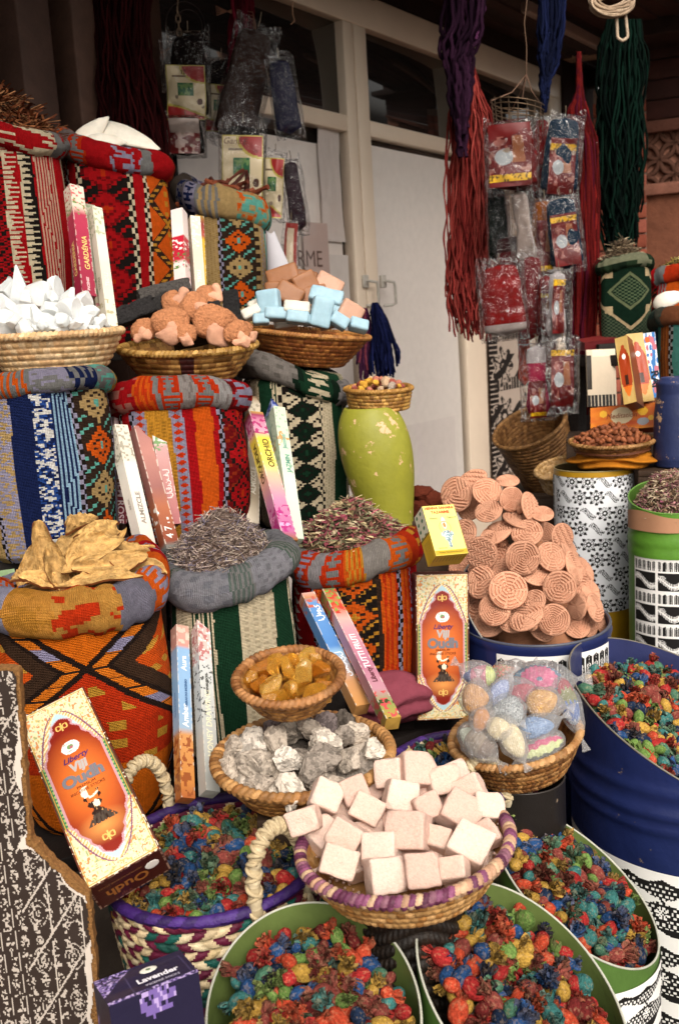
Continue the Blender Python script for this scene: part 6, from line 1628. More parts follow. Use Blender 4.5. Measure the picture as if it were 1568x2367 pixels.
pack((356, 976), (398, 1215), 1.74, 1.70, 42, 'pink incense pack with white top and green leaf, on the mustard stripe', bandc([(0, 'd8cec2'), (.2, 'd4c8be'), (.26, 'b08a88'), (.6, 'a8746f'), (1, '9a5a5c')], [(.08, .3, 30, .58, '6a8a5a')]), 4, .4, [('القرنفل', .62, .5, 'dcc8c4', 0, 0)])
pack((584, 924), (580, 1215), 1.98, 1.84, 36, 'cream musk incense pack standing upright behind the orchid one', bandc([(0, '8a6a4c'), (.06, 'c8bea8'), (.5, 'b0a490'), (.8, '9a8a74'), (1, 'bdb2a0')], [(.05, .3, 36, .6, '9a907c')]), 4, .3, [('ALMIZCLE', .68, .55, 'dcd4c4', 0, 0)])
pack((585, 962), (664, 1258), 1.85, 1.70, 50, 'pink and yellow orchid incense pack with a magenta flower at its foot', bandc([(0, 'b08a40'), (.03, '8a2a50'), (.06, 'b06a84'), (.16, 'c890a0'), (.22, 'd0b840'), (.42, 'd8cc60'), (.5, 'd8a888'), (.7, 'b87a98'), (.93, 'a85a88'), (1, '8a5a20')], [(.05, .18, 36, .56, '9a2a60'), (.74, .95, 26, .55, 'a02a70'), (.8, .92, 30, .66, 'd898b8')]), 4, .55, [('ORCHID', .34, .60, '4a3a1c', 0, .1), ('ORQUIDEA', .40, .60, '4a3a1c', -1, .05)])
pack((633, 920), (648, 1180), 1.98, 1.86, 46, 'blue-capped incense pack tucked between the orchid and mint ones', bandc([(0, '1f2c6c'), (.12, '26347a'), (.16, '3a3a50'), (.22, '9ab0a0'), (1, '8aa090')], [(.05, .2, 30, .6, '7a84b0')]), 4, .5)
pack((640, 948), (682, 1252), 1.87, 1.72, 40, 'mint green jasmine incense pack leaning on the green striped sack', bandc([(0, 'b8c4ac'), (.3, 'b4c6ae'), (.6, 'c0ccb8'), (1, 'b0beaa')], [(.2, .32, 26, .62, 'b88a50'), (0, .5, 40, .68, '90a890')]), 4, .45, [('JAZMIN', .45, .5, '5a8a78', 0, .1), ('Jasmine', .28, .45, '7aa090', 0, 0)])
pack((415, 1452), (428, 1850), 1.52, 1.36, 44, 'sky blue amber incense pack standing in the market basket', bandc([(0, 'b89484'), (.13, 'b8847a'), (.15, '7fa0c0'), (.5, '7c9cbc'), (.62, '8aa0b4'), (.66, 'b8824c'), (.9, 'b87a3c'), (1, 'a05a30')], [(.64, 1, 26, .56, '8a4a24'), (.0, .13, 20, .6, 'd0b0a0')]), 4, .45, [('Amber', .55, .62, 'dce4ec', 0, 0), ('Aura', .24, .6, 'd8e2ec', 0, 0), ('SARRAS DO INCENSO', .42, .22, '3a5a80', 0, .1), ('The floral fragrance', .48, .24, '52739a', -1, 0)])
pack((462, 1432), (484, 1835), 1.54, 1.36, 46, 'grey and pink money drawing incense pack next to the sky blue one', bandc([(0, 'c8a4a0'), (.2, 'bdaaa2'), (.28, 'b8bab8'), (1, 'a9aaa4')], [(0, .28, 30, .56, 'a86a68'), (.0, .3, 44, .68, 'e0dcd4'), (.3, .62, 60, .66, '4a4a48')]), 4, .5, [('MONEY DRAWING', .64, .58, 'd8d4b8', 0, 0), ('Liberty', .84, .45, '5a5a54', 0, 0), ('INCENSE STICKS', .42, .22, '4a4a44', 0, 0)])
pack((708, 1380), (835, 1640), 1.66, 1.50, 46, 'bright blue incense pack lying against the tutti frutti one', bandc([(0, 'c89a90'), (.05, 'b07a50'), (.1, '5a86b8'), (.5, '4a7ab4'), (.55, '84a8c4'), (.8, 'b8875c'), (1, 'c08a50')], [(.04, .14, 26, .56, 'b05a4a')]), 4, .5, [('الهوى', .2, .6, 'e0e6ee', 0, 0), ('سبيل', .66, .6, 'dce4ec', 0, 0)])
pack((757, 1372), (906, 1672), 1.66, 1.42, 46, 'pink tutti frutti incense pack with printed fruit, leaning to the blue one', bandc([(0, '5a6a3c'), (.06, '9a7a4a'), (.16, 'c85a40'), (.26, 'c8a098'), (.34, 'c08a94'), (.6, 'a86a80'), (.8, 'b0808c'), (.9, '7a8a4a'), (1, 'b08a40')], [(.0, .22, 26, .52, 'b84030'), (.0, .2, 30, .64, '7a9a40'), (.82, 1, 26, .55, 'b84a4a'), (.84, 1, 30, .66, '34401c')]), 4, .5, [('TUTTI FRUTI', .52, .62, 'ecdfe0', 0, 0), ('Liberty', .7, .5, '5a2a34', 0, 0)])
# ------------------------------------------------------------------ ground, shop front
g = Geo(); surf(g, lambda U, V: st((U - .5) * 60, (V - .3) * 60, .012 * (fbm(st(U * 300, V * 300, U * 0), 1, 2) - .5)), 160, 160, col='4c423a')
tag(g.obj('ground', GROUND), kind='structure')

WD = np.array([sin(radians(36)), cos(radians(36)), 0]); WN = np.array([cos(radians(36)), -sin(radians(36)), 0])
W0 = P(850, 700, 3.6); W0 = np.array([W0[0], W0[1], 0])
def on_wall(x, y):
    r = P(x, y, 1) - CAM; t = ((W0 - CAM) @ WN) / (r @ WN); q = CAM + r * t
    return (q - W0) @ WD, q[2]
def wallM(): 
    m = np.eye(4); m[:3, 0] = WD; m[:3, 1] = [0, 0, 1]; m[:3, 2] = WN; m[:3, 3] = W0; return m
s = lambda x, y: on_wall(x, y)[0]; zz_ = lambda x, y: on_wall(x, y)[1]
# heights and places along the front, read where the frame crosses
zTopG, zBarT, zBarB, zHead = zz_(845, 75), zz_(848, 283), zz_(852, 320), zz_(850, 22)
sL1, sM0, sMg, sM1, sR0, sR1, sE0, sE1 = s(670, 450), s(797, 450), s(822, 500), s(848, 450), s(1045, 300), s(1092, 330), s(1256, 230), s(1282, 240)
sLL = sL1 - 1.7
FR = 'e4d2bc'
t = thing('shop_front', 'cream aluminium shop door and windows with papered glass behind the hanging yarn', 'shop door', M=wallM())
def bar(x0, x1, y0, y1, z0=-.03, z1=.03, col=FR, name='frame_bar', parent=None, mat=None, bev=.004):
    g = Geo(); rbox(g, ((x1 - x0) / 2, (y1 - y0) / 2, (z1 - z0) / 2), bev, 3, col, off=np.array([(x0 + x1) / 2, (y0 + y1) / 2, (z0 + z1) / 2])); return g.obj(name, mat or ALU, parent or t)
bar(sLL, sE1, zTopG, zHead + .03, name='head_rail')
bar(sM0, sMg - .004, 0, zTopG, name='door_stile'); bar(sMg + .004, sM1, 0, zTopG, name='door_stile'); bar(sMg - .004, sMg + .004, 0, zTopG, -.03, -.01, '120e0c', name='door_gap')
bar(sR0, sR1, 0, zTopG, name='door_stile'); bar(sE0, sE1, 0, zTopG, name='end_stile')
for a, b in ((sLL, sM0), (sM1, sR0), (sR1, sE0)):
    bar(a, b, zBarB, zBarT, -.028, .027, name='transom_rail')
    bar(a, b, zBarT, zTopG, -.012, -.004, '14100e', name='transom_glass', mat=GLASS, bev=.001)
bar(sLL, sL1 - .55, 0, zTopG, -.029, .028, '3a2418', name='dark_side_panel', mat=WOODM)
def sheet_(x0, x1, y0, y1, z, col, seed, name):
    g = Geo()
    def fn(U, V): return st(x0 + (x1 - x0) * U, y0 + (y1 - y0) * V, z + .010 * (fbm(st(U * 2.5 + seed, V * 4, U * 0), seed, 3) - .5) + .006 * np.sin(V * 3 + seed) * U)
    surf(g, fn, 40, 60, col=col); surf(g, lambda U, V: fn(U, V) - [0, 0, .0015], 8, 8, col=col, flip=True)
    return g.obj(name, CARD, t)
bar(sL1 - .6, sM0, 0, zBarB, -.020, -.012, '15110f', name='door_glass', mat=GLASS, bev=.001); bar(sM1, sR0, 0, zBarB, -.020, -.012, '15110f', name='door_glass', mat=GLASS, bev=.001)
sheet_(sM1 + .002, sR0 - .018, .02, zBarB - .02, -.003, 'efe8e1', 1, 'paper_lining')
sheet_(sL1 - .5, sM0 - .02, .02, zBarB - .05, -.004, 'ece2da', 2, 'paper_lining')
sheet_(s(738, 400), sM0 - .018, zz_(800, 560), zz_(790, 300), .002, 'd8cec8', 3, 'paper_sheet')
sheet_(s(742, 700), sM0 - .015, .05, zz_(800, 590), .003, 'ddd5cf', 4, 'paper_sheet')
sheet_(sM1 + .004, sR0 - .09, .03, zz_(930, 985), .002, 'e8e0da', 5, 'paper_sheet')
for a_, b_ in ((sM1 + .002, sR0 - .002), (sL1 - .6, sM0 - .002)): g = Geo(); surf(g, lambda U, V: st(a_ + (b_ - a_) * U, .03 + (zBarB - .032) * V, U * 0 + .021), 2, 2, col='ffffff'); g.obj('pane', PANE, t)
g = Geo(); xP, yP = on_wall(706, 600); text(g, 'RME', .075, '6a5650', trans(xP + .01, yP, .011)); surf(g, lambda U, V: st(xP - .02 + .14 * U, yP - .12 + .24 * V, U * 0 + .0095), 2, 2, col='c2aca4'); g.obj('paper_note', PAPER, t)
for hx in (825, 866):
    x0, y0 = on_wall(hx, 652); x1, y1 = on_wall(hx + 4, 704); g = Geo()
    tube(g, [[x0, y0, .03], [x0, y0, .055], [x0 + .035, y0 - .004, .06], [x0 + .04, y0 - .02, .06], [x0 + .04, y1, .06], [x0 + .03, y1 - .005, .05], [x0 + .005, y1 - .005, .03]], .005, 8, 'b8b2a8'); rbox(g, (.016, .022, .006), .003, 3, 'b8b2a8', off=np.array([x0, y0, .034])); g.obj('door_handle', BAREMETAL, t)
# blank fixed light under the third transom, pasted with stencil sheets
bar(sR1, sE0, 0, zBarB, -.02, -.006, 'a08a78', name='plain_panel', mat=WALLM)
tp = thing('stencil_poster', 'white sheet of black henna stencils pasted on the wall beneath the packets', 'poster', M=wallM())
def poster(U, V):
    X, Y = U * .5, V * .75
    bw = np.ones(U.shape); 
    bw[(np.mod(Y, .19) < .045) & (U > .05) & (U < .97)] = 0; bw[(np.mod(Y, .19) < .045) & (np.mod(X * 60, 1) < .25)] = .8
    bw[(U < .09) & (np.mod(Y * 55, 1) < .75)] = 0
    m, o = flower(np.mod(X / .15, 1) - .5, np.mod((Y - .06) / .19, 1) - .45, 7, .9); bw[o] = 0; bw[o & ~m] = 1
    k = (np.abs(np.mod(X / .12 + Y / .12, 1) - .5) < .15) & (np.mod(Y, .19) > .1); bw[k] = 0
    return ink(bw, 'a8998c', '1a1512')
g = Geo(); x0, y0 = on_wall(1122, 775); x1, y1 = on_wall(1145, 1100); surf(g, lambda U, V: st(x0 + (sE1 - x0 + .05) * U, y0 + .25 - (y0 + .25 - y1) * V, U * 0 + .012 + .003 * np.sin(U * 9)), 110, 160, colfn=poster, flip=True); g.obj('sheet', PAPER, tp)

# dark timber at the near end of the front
for (x0, x1, nm, lb, col) in ((-40, 36, 'timber_post', 'dark timber post at the frame edge above the red zigzag sack', '3b2820'), (112, 165, 'timber_post', 'slim dark timber post just behind the cuttlefish bones', '4a342a')):
    a = s(x0, 200); b = s(x1, 200)
    g = Geo(); rbox(g, ((b - a) / 2, 1.3, .05), .006, 3, col); M_ = wallM() @ trans((a + b) / 2, 1.3, .10 if x0 < 0 else .06)
    tag(g.obj(nm, WOODM, M=M_), lb, 'post')
t2 = thing('picture_frame', 'small dark framed picture on the shadowed wall behind the bones', 'picture', M=wallM())
a, b = s(168, 200), s(232, 200); y0, y1 = zz_(200, 330), zz_(200, 165)
g = Geo(); rbox(g, ((b - a) / 2, (y1 - y0) / 2, .01), .003, 3, '2a1a14', off=np.array([(a + b) / 2, (y0 + y1) / 2, .045])); g.obj('frame', WOODM, t2)
g = Geo(); surf(g, lambda U, V: st(a + .02 + (b - a - .04) * U, y0 + .02 + (y1 - y0 - .04) * V, U * 0 + .0565), 30, 40, colfn=lambda U, V: np.where(((np.mod(U * 6, 1) < .5) ^ (np.mod(V * 9, 1) < .5))[..., None] & ((np.minimum(np.minimum(U, 1 - U), np.minimum(V, 1 - V)) < .2)[..., None]), lin('8a7a6a'), lin('1a1614'))); g.obj('picture', PAPER, t2)

# masonry the front is set in, with return and soffit
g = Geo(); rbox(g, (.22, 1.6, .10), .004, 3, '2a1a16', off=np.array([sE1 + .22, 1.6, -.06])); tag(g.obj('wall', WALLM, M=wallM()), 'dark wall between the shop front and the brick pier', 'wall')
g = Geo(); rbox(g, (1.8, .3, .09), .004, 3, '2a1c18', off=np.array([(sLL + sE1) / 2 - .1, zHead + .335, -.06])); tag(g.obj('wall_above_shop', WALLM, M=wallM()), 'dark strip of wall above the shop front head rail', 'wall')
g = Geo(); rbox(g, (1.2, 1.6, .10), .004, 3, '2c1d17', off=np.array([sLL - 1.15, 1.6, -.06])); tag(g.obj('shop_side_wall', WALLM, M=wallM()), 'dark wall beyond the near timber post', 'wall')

# awning: boarded soffit on battens with a pale front edge
zA = zHead + .04
t3 = thing('awning', 'dark boarded awning over the shop front with a pale metal edge strip', 'awning', M=wallM())
x_end = s(1480, 30)
for k in range(15):
    g = Geo(); z0 = .02 + k * .064
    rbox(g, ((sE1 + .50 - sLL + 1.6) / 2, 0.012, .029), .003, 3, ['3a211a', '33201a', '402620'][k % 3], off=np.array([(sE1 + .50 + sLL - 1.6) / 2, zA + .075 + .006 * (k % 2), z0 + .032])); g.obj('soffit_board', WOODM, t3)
xa, ya = on_wall(1392, 132)
bar(sR1 - .15, sE1 + .42, zA + .005, zA + .045, .30, .335, '8a7064', 'edge_strip', t3)
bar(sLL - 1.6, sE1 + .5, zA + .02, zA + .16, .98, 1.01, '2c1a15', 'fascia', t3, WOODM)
for x in (sLL - .6, sL1 - .5, sM1, sE1 + .3):
    bar(x, x + .06, zA - .02, zA + .06, .02, .97, '2c1a15', 'rafter', t3, WOODM)

# neighbour's front at the far end: brick pier, lattice, stone panel, boarded hood
D5 = 4.6
pb_ = P(1500, 600, D5); NB = frame(np.array([pb_[0], pb_[1], 0]), np.array([-.35, -.94, 0]))
def nloc(x, y):
    r = P(x, y, 1) - CAM; n = NB[:3, 2]; t_ = ((NB[:3, 3] - CAM) @ n) / (r @ n); q = CAM + r * t_ - NB[:3, 3]
    return q @ NB[:3, 0], q @ NB[:3, 1]
t4 = thing('neighbour_front', 'terracotta house front at the far end with carved petal lattice and brick pier', 'house front', M=NB)
xl, _ = nloc(1468, 400); xr = xl + 1.4; _, yS = nloc(1520, 440); _, yL = nloc(1520, 300); _, yT = nloc(1520, 90)
g = Geo(); rbox(g, ((xr - xl) / 2, yS / 2, .05), .004, 3, '6e4432', off=np.array([(xl + xr) / 2, yS / 2, -.06])); g.obj('stone_panel', WALLM, t4)
g = Geo(); rbox(g, ((xr - xl) / 2, (yL - yS) / 2 + .02, .03), .004, 3, 'a0705c', off=np.array([(xl + xr) / 2, (yL + yS) / 2, -.075]))
g.obj('lattice_back', WALLM, t4)
g = Geo(); cs = (yL - yS) * .52
for i in range(-1, 6):
    for j in range(2):
        cx, cy = xl + (i + .5) * cs + .1, yS + (j + .5) * cs
        for q in range(4):
            a = q * pi / 2 + pi / 4
            for sg in (1, -1):
                tt = np.linspace(0, 1, 9); px_ = tt * cs * .68; off_ = sg * .16 * cs * np.sin(tt * pi)
                tube(g, st(cx + px_ * cos(a) - off_ * sin(a), cy + px_ * sin(a) + off_ * cos(a), tt * 0 - .03), .012, 6, '5a3c30')
g.obj('petal_lattice', WALLM, t4)
bar_ = lambda x0, x1, y0, y1, z0, z1, col, nm, mat=WALLM: Geo().join(rbox(Geo(), ((x1 - x0) / 2, (y1 - y0) / 2, (z1 - z0) / 2), .004, 3, col, off=np.array([(x0 + x1) / 2, (y0 + y1) / 2, (z0 + z1) / 2]))).obj(nm, mat, t4)
bar_(xl, xr, yS - .02, yS + .03, -.02, .02, '8a5c4c', 'stone_sill'); bar_(xl, xr, yL - .01, yL + .04, -.02, .02, '6a4438', 'lintel')
g = Geo()
for k in range(34):
    for j in range(2):
        rbox(g, (.055, .029, .04), .004, 3, ['8a4a38', '7c4030', '965444'][(k + j) % 3], off=np.array([xl - .07 + (.06 if j else -.06) + (.03 if k % 2 else 0) * 0, .03 + k * .066, -.02]))
rbox(g, (.115, 1.15, .03), .002, 3, '7a6458', off=np.array([xl - .07, 1.15, -.03])); g.obj('brick_pier', WALLM, t4)
for k in range(9):
    bar_(xl - .1, xr, yL + .05 + k * .085, yL + .05 + k * .085 + .08, -.06 + .12 * 0, -.02 + k * .004, ['43221b', '3a1e18'][k % 2], 'hood_board', WOODM)
bar_(xl - .6, xr + .3, yT + .02, yT + .9, -.3, -.2, 'c09a80', 'upper_wall')
bar_(xl + .02, xr + .3, yT - .04, yT + .05, -.10, .25, '33201a', 'hood_top', WOODM)

# ------------------------------------------------------------------ display stand under the sacks
t5 = thing('display_stand', 'dark stepped wooden stand carrying the kilim sacks', 'display stand', loc=(0, 0, 0))
def shelf(keys, ext0, ext1, dep, nm='shelf'):
    a = SK[keys[0]][1]; b = SK[keys[-1]][1]; dr = nz((b - a) * [1, 1, 0]); n = np.array([-dr[1], dr[0], 0])
    zlow = min(SK[k][1][2] for k in keys) - .001
    a2 = a - dr * ext0; b2 = b + dr * ext1; L = np.linalg.norm((b2 - a2)[:2]); m = np.eye(4); m[:3, 0] = dr; m[:3, 1] = n; m[:3, 3] = [(a2 + b2)[0] / 2, (a2 + b2)[1] / 2, zlow - .014]
    g = Geo(); rbox(g, (L / 2, dep / 2, .0135), .002, 3, '1c1512', M=m); g.obj(nm, WOODM, t5)
    for q in (-1, 1):
        for e in (-1, 1):
            g = Geo(); rbox(g, (.02, .02, (zlow - .028) / 2), .002, 3, '1c1512', M=m @ trans(q * (L / 2 - .03), e * (dep / 2 - .03), -.014 - (zlow - .028) / 2)); g.obj('leg', WOODM, t5)
    # riser that lifts sacks standing higher than the board
    for k in keys:
        dz = SK[k][1][2] - zlow
        if dz > .006:
            g = Geo(); o_ = SK[k][1]; rbox(g, (.09, .09, dz / 2), .002, 3, '1c1512', off=np.array([o_[0], o_[1], zlow + dz / 2])); g.obj('riser_block', WOODM, t5)
shelf(('a1', 'a2', 'a3'), .25, .12, .27); shelf(('b1', 'b2', 'b3'), .22, .13, .28); shelf(('c1', 'c2', 'c3'), .15, .16, .27)
shelf(('d1', 'd2'), .12, .2, .24); shelf(('d3', 'd3'), .001, .2, .2) if False else None
# crates carrying the baskets in front
def crate(M, w, d, h, label, nm='wooden_crate'):
    """open slatted crate; M at the middle of its top"""
    tt = thing(nm, label, 'crate', M=M)
    for s_ in (-1, 1):
        for k in range(4):
            z = -h + (k + .5) * h / 4; gg = Geo()
            rbox(gg, (w / 2, .006, h / 9), .0015, 3, '3a2a1e', off=np.array([0, s_ * (d / 2 - .006), z])); rbox(gg, (.006, d / 2 - .013, h / 9), .0015, 3, '33241a', off=np.array([s_ * (w / 2 - .006), 0, z])); gg.obj('slat', WOODM, tt)
    gg = Geo(); rbox(gg, (w / 2, d / 2, .006), .0015, 3, '3a2a1e', off=np.array([0, 0, -.0065])); gg.obj('top_board', WOODM, tt)
def flat_at(p): return trans(*p) @ rotm((0, 0, 1), -atan2(p[0] - CAM[0], p[1] - CAM[1]))
for MK, w_, lb in ((MK12, .20, 'slatted wooden crate under the coloured market basket'), (MK13, .17, 'slatted wooden crate under the hidden purple-rimmed basket')):
    p_ = MK[:3, 3].copy(); p_[2] -= .008; crate(flat_at(p_), w_, w_, p_[2] - .02, lb)
for MK, w_, lb in ((MK6, .13, 'slatted wooden crate under the basket of grey rocks'),):
    p_ = MK[:3, 3].copy(); p_[2] -= .012; crate(flat_at(p_), w_, w_, min(p_[2] - .02, .45), lb)
p_ = MK9[:3, 3] - [0, 0, .03]; crate(flat_at(p_), .26, .2, p_[2] - .02, 'slatted crate under the tall tilted basket at the far end')
p_ = P(1440, 1000, 2.36); crate(flat_at(p_), .26, .14, p_[2] - .02, 'slatted crate carrying the cartons at the far end')

# green gourd jar
pg = P(881, 1252, 1.96); pt = P(876, 935, 1.95); H = pt[2] - pg[2]; kg = 1.95 / FPX
t6 = thing('gourd_jar', 'tall lime green gourd-shaped jar with flaking paint behind the rose petal sack', 'jar', loc=pg)
g = Geo(); prof = np.array([(0, 0), (50, 0), (58, 3), (61, 30), (64, 70), (70, 110), (77, 150), (82, 195), (83, 235), (79, 268), (72, 292), (63, 310), (57, 320), (53, 320), (53, 300)], float); prof[:, 0] *= kg; prof[:, 1] *= H / 320
tt = np.linspace(0, 1, len(prof)); ts = np.linspace(0, 1, 120)
from numpy import interp
sm = np.stack([np.convolve(np.pad(interp(ts, tt, prof[:, i]), 4, 'edge'), np.ones(9) / 9, 'valid') for i in (0, 1)], 1); sm[0] = prof[0]
def fng(U, V):
    r = interp(V, ts, sm[:, 0]); z = interp(V, ts, sm[:, 1]); a = 2 * pi * U
    r = r * (1 + .05 * (fbm(st(np.cos(a) * 1.5, np.sin(a) * 1.5, z * 9), 4, 2) - .5))
    lean = -.012 * (z / H < 2) * np.cos(z / H * 2.6) + -.002 * np.sin(z / H * 3.0)
    return st(r * np.cos(a) - lean, r * np.sin(a), z)
surf(g, fng, 96, 120, col='8b8a2a'); g.obj('jar_body', CERAMIC, t6)
# blue jar at the frame edge
pj = P(1566, 1075, 2.12); kj = 2.12 / FPX; g = Geo(); Hj = (P(1566, 868, 2.12) - pj)[2]
lathe(g, np.array([(0, 0), (52, 0), (56, 20), (54, 120), (48, 170), (50, 195), (38, 207), (30, 204), (28, 180)]) * [kj, Hj / 207], 64, '222d56', nv=60)
tag(g.obj('blue_jar', CERAMIC, M=trans(*pj)), 'dark blue chipped pottery jar at the frame edge beside the RAJ carton', 'jar')
pj2 = pj - [0, 0, .001]; crate(flat_at(pj2), .16, .14, pj2[2] - .02, 'slatted crate under the dark blue jar')
pg2 = pg - [0, 0, .001]; crate(flat_at(pg2), .14, .14, pg2[2] - .02, 'slatted crate under the lime green gourd jar')

# cloths
def cloth_lump(px, py, d, rx, ry, rz, col, label, seed, cat='cloth'):
    k = d / FPX; p = P(px, py, d); g = Geo(); v, f = ico(5); q = v * np.array([rx, rz, ry]) * k
    a = np.arctan2(v[:, 2], v[:, 0]); q *= (1 + .22 * (fbm(v * 1.7 + seed, seed, 3) - .5) + .10 * np.sin(v[:, 2] * 9 + 2.5 * np.sin(v[:, 0] * 3 + seed)) * (1 - np.abs(v[:, 2])))[:, None]
    az = atan2(p[0], p[1]); return tag(g.add(q, f, col).obj('cloth', SOFT, M=trans(*p) @ rotm((0, 0, 1), -az)), label, cat)
cloth_lump(905, 1612, 1.72, 95, 62, 70, '7c3c48', 'dusty pink cloth bundled under the red and orange sack', 3)
cloth_lump(1415, 1060, 2.16, 95, 26, 80, 'a8681c', 'orange cloth folded under the basket of almonds', 5)
# white paper cone
p_ = P(645, 615, 2.32); g = Geo(); k = 2.32 / FPX
def cone(U, V):
    a = U * 2 * pi * .8 + .6; r = (10 + 34 * V) * k; return st(r * np.cos(a), r * np.sin(a), (V - .5) * 160 * k + .006 * np.sin(U * 9))
surf(g, cone, 40, 20, col='a9a7ac'); surf(g, lambda U, V: cone(U, V) * np.array([.97, .97, 1]), 40, 20, col='a9a7ac', flip=True)
tag(g.obj('paper_cone', PAPER, M=trans(*p_) @ rotm((0, 1, 0), -.18) @ rotm((1, 0, 0), 3.1)), 'rolled white paper cone standing behind the blue and tan sack', 'paper')
# dark rocks behind the henna box
for k, (x, y, sx, lb) in enumerate(((972, 1140, 34, 'dark red lump of rock right beside the lime green jar'), (1005, 1160, 38, 'dark red-brown rock behind the henna box, next to the stamps'), (985, 1175, 40, 'dark red rock lowest behind the henna box'))):
    g = Geo(); kk = 1.98 / FPX; rock(g, np.array([sx, sx * .8, sx * .75]) * kk, 900 + k, planes=14, sub=3, noise=.1, col='54261a'); tag(g.obj('red_rock', STONE, M=trans(*P(x, y, 1.98))), lb, 'rock', 'dark red rocks by the gourd jar')
p_ = P(985, 1192, 1.98); crate(flat_at(p_), .12, .1, p_[2] - .02, 'slatted crate under the dark red rocks')

# chipboard front panel with stencil paper
OUT = [(-60, 1542), (44, 1546), (51, 1640), (58, 1740), (66, 1860), (74, 1938), (104, 1972), (140, 2008), (178, 2040), (205, 2066), (212, 2100), (219, 2200), (226, 2300), (234, 2420), (248, 2700), (-120, 2700)]
pc_ = P(120, 2050, 1.10); BN = nz(np.array([.10, -1, .06])); BM = frame(pc_, BN)
def bloc(x, y):
    r = P(x, y, 1) - CAM; t_ = ((pc_ - CAM) @ BN) / (r @ BN); q = CAM + r * t_ - pc_
    return np.array([q @ BM[:3, 0], q @ BM[:3, 1]])
poly = np.array([bloc(*q) for q in OUT])
dense = []
for a, b in zip(poly, np.roll(poly, -1, 0)):
    n = max(2, int(np.linalg.norm(b - a) / .004)); dense += [a + (b - a) * k / n for k in range(n)]
dense = np.array(dense); dense += (np.stack([vn(dense * 160, 1), vn(dense * 160, 2)], -1) - .5) * .0035
t7 = thing('chipboard_panel', 'broken chipboard panel pasted with brown and white stencil paper, frame corner', 'board', M=BM)
def poly_mask(X, Y, poly):
    inside = np.zeros(X.shape, bool); j = len(poly) - 1
    for i in range(len(poly)):
        xi, yi = poly[i]; xj, yj = poly[j]
        c = ((yi > Y) != (yj > Y)) & (X < (xj - xi) * (Y - yi) / (yj - yi + 1e-12) + xi); inside ^= c; j = i
    return inside
th = .017
bm = bmesh.new(); vs = [bm.verts.new((a[0], a[1], 0)) for a in dense]; fc = bm.faces.new(vs); bmesh.ops.triangulate(bm, faces=[fc]); bm.verts.index_update()
vv = np.array([q.co[:] for q in bm.verts]); ff = np.array([[q.index for q in e.verts] for e in bm.faces]); bm.free()
g = Geo(); n = len(vv); g.add(vv, ff, '8a6238', smooth=False); g.add(vv - [0, 0, th], ff[:, ::-1], '8a6238', smooth=False)
ids = np.arange(len(dense)); ed = np.concatenate([np.c_[dense, np.zeros(len(dense))], np.c_[dense, np.full(len(dense), -th)]]); m_ = len(dense)
g.add(ed, np.stack([ids, ids + m_, (ids + 1) % m_ + m_, (ids + 1) % m_], -1), '94683c', smooth=False); g.obj('board', BOARD, t7)
# paper: torn a little inside the board's edge
step = .0013; xs = np.arange(poly[:, 0].min(), poly[:, 0].max(), step); ys = np.arange(bloc(100, 2420)[1], poly[:, 1].max(), step)
X, Y = np.meshgrid((xs[1:] + xs[:-1]) / 2, (ys[1:] + ys[:-1]) / 2)
shift = .0035 + .008 * np.clip(vn(np.stack([X * 40, Y * 40], -1), 5) - .35, 0, 1)
inside = poly_mask(X + shift, Y + shift * .35, dense)
sh2 = shift + .024 * np.clip(vn(np.stack([X * 22, Y * 22], -1), 8) - .45, 0, 1)
inner = poly_mask(X + sh2, Y + sh2 * .35, dense)
def board_print(X, Y):
    bw = np.zeros(X.shape); q = X * .995 + Y * .05
    spk = (vn(np.stack([X * 560, Y * 480], -1), 2) > .56) & (np.abs(np.mod(q / .0155, 1) - .6) < .22 + .1 * np.sin(Y * 400))
    spk2 = (vn(np.stack([X * 520, Y * 560], -1), 7) > .60)
    bandA = X < -.033
    bw[spk] = .75
    lines = np.mod(q / .0155, 1) < .07; bw[bandA & lines] = .7; gap = np.mod(q / .0155, 1); bw[bandA & (gap > .1) & (gap < .22)] = 0
    d1 = np.mod((X * .75 - Y * .55 + .013) / .038, 1); d2 = np.mod((X * .82 + Y * .28) / .046, 1)
    R = ~bandA
    bw[R & (d1 < .05)] = .8; bw[R & (np.mod(X / .034 + .15, 1) < .05)] = .8
    k = R & (d1 > .055) & (d1 < .14); bw[k] = 0
    u = np.hypot(np.mod(X / .034, 1) - .5, np.mod(Y / .055, 1) - .5); bw[R & (np.abs(np.mod(u * 9, 1) - .5) < .14) & (u < .33) & (vn(np.stack([X * 500, Y * 500], -1), 3) > .4)] = .7
    white = ~inner | (X + .5 * Y > 9.107 + .008 * vn(np.stack([X * 60, Y * 60], -1), 3)) 
    bw[white] = 1
    return ink(bw, 'c2b6aa', '2c211b')
g = Geo(); nx, ny = len(xs), len(ys)
XX, YY = np.meshgrid(xs, ys); zz = .0012 + .0022 * fbm(np.stack([XX * 30, YY * 30], -1), 4, 2)
g.add(st(XX, YY, zz).reshape(-1, 3), grid_faces(nx - 1, ny - 1)[inside.reshape(-1)], board_print(X, Y).reshape(-1, 3)[inside.reshape(-1)]); g.obj('stencil_paper', PAPER, t7)
# dark box body behind the board that the big carton leans on
p_ = P(150, 2150, 1.17); 

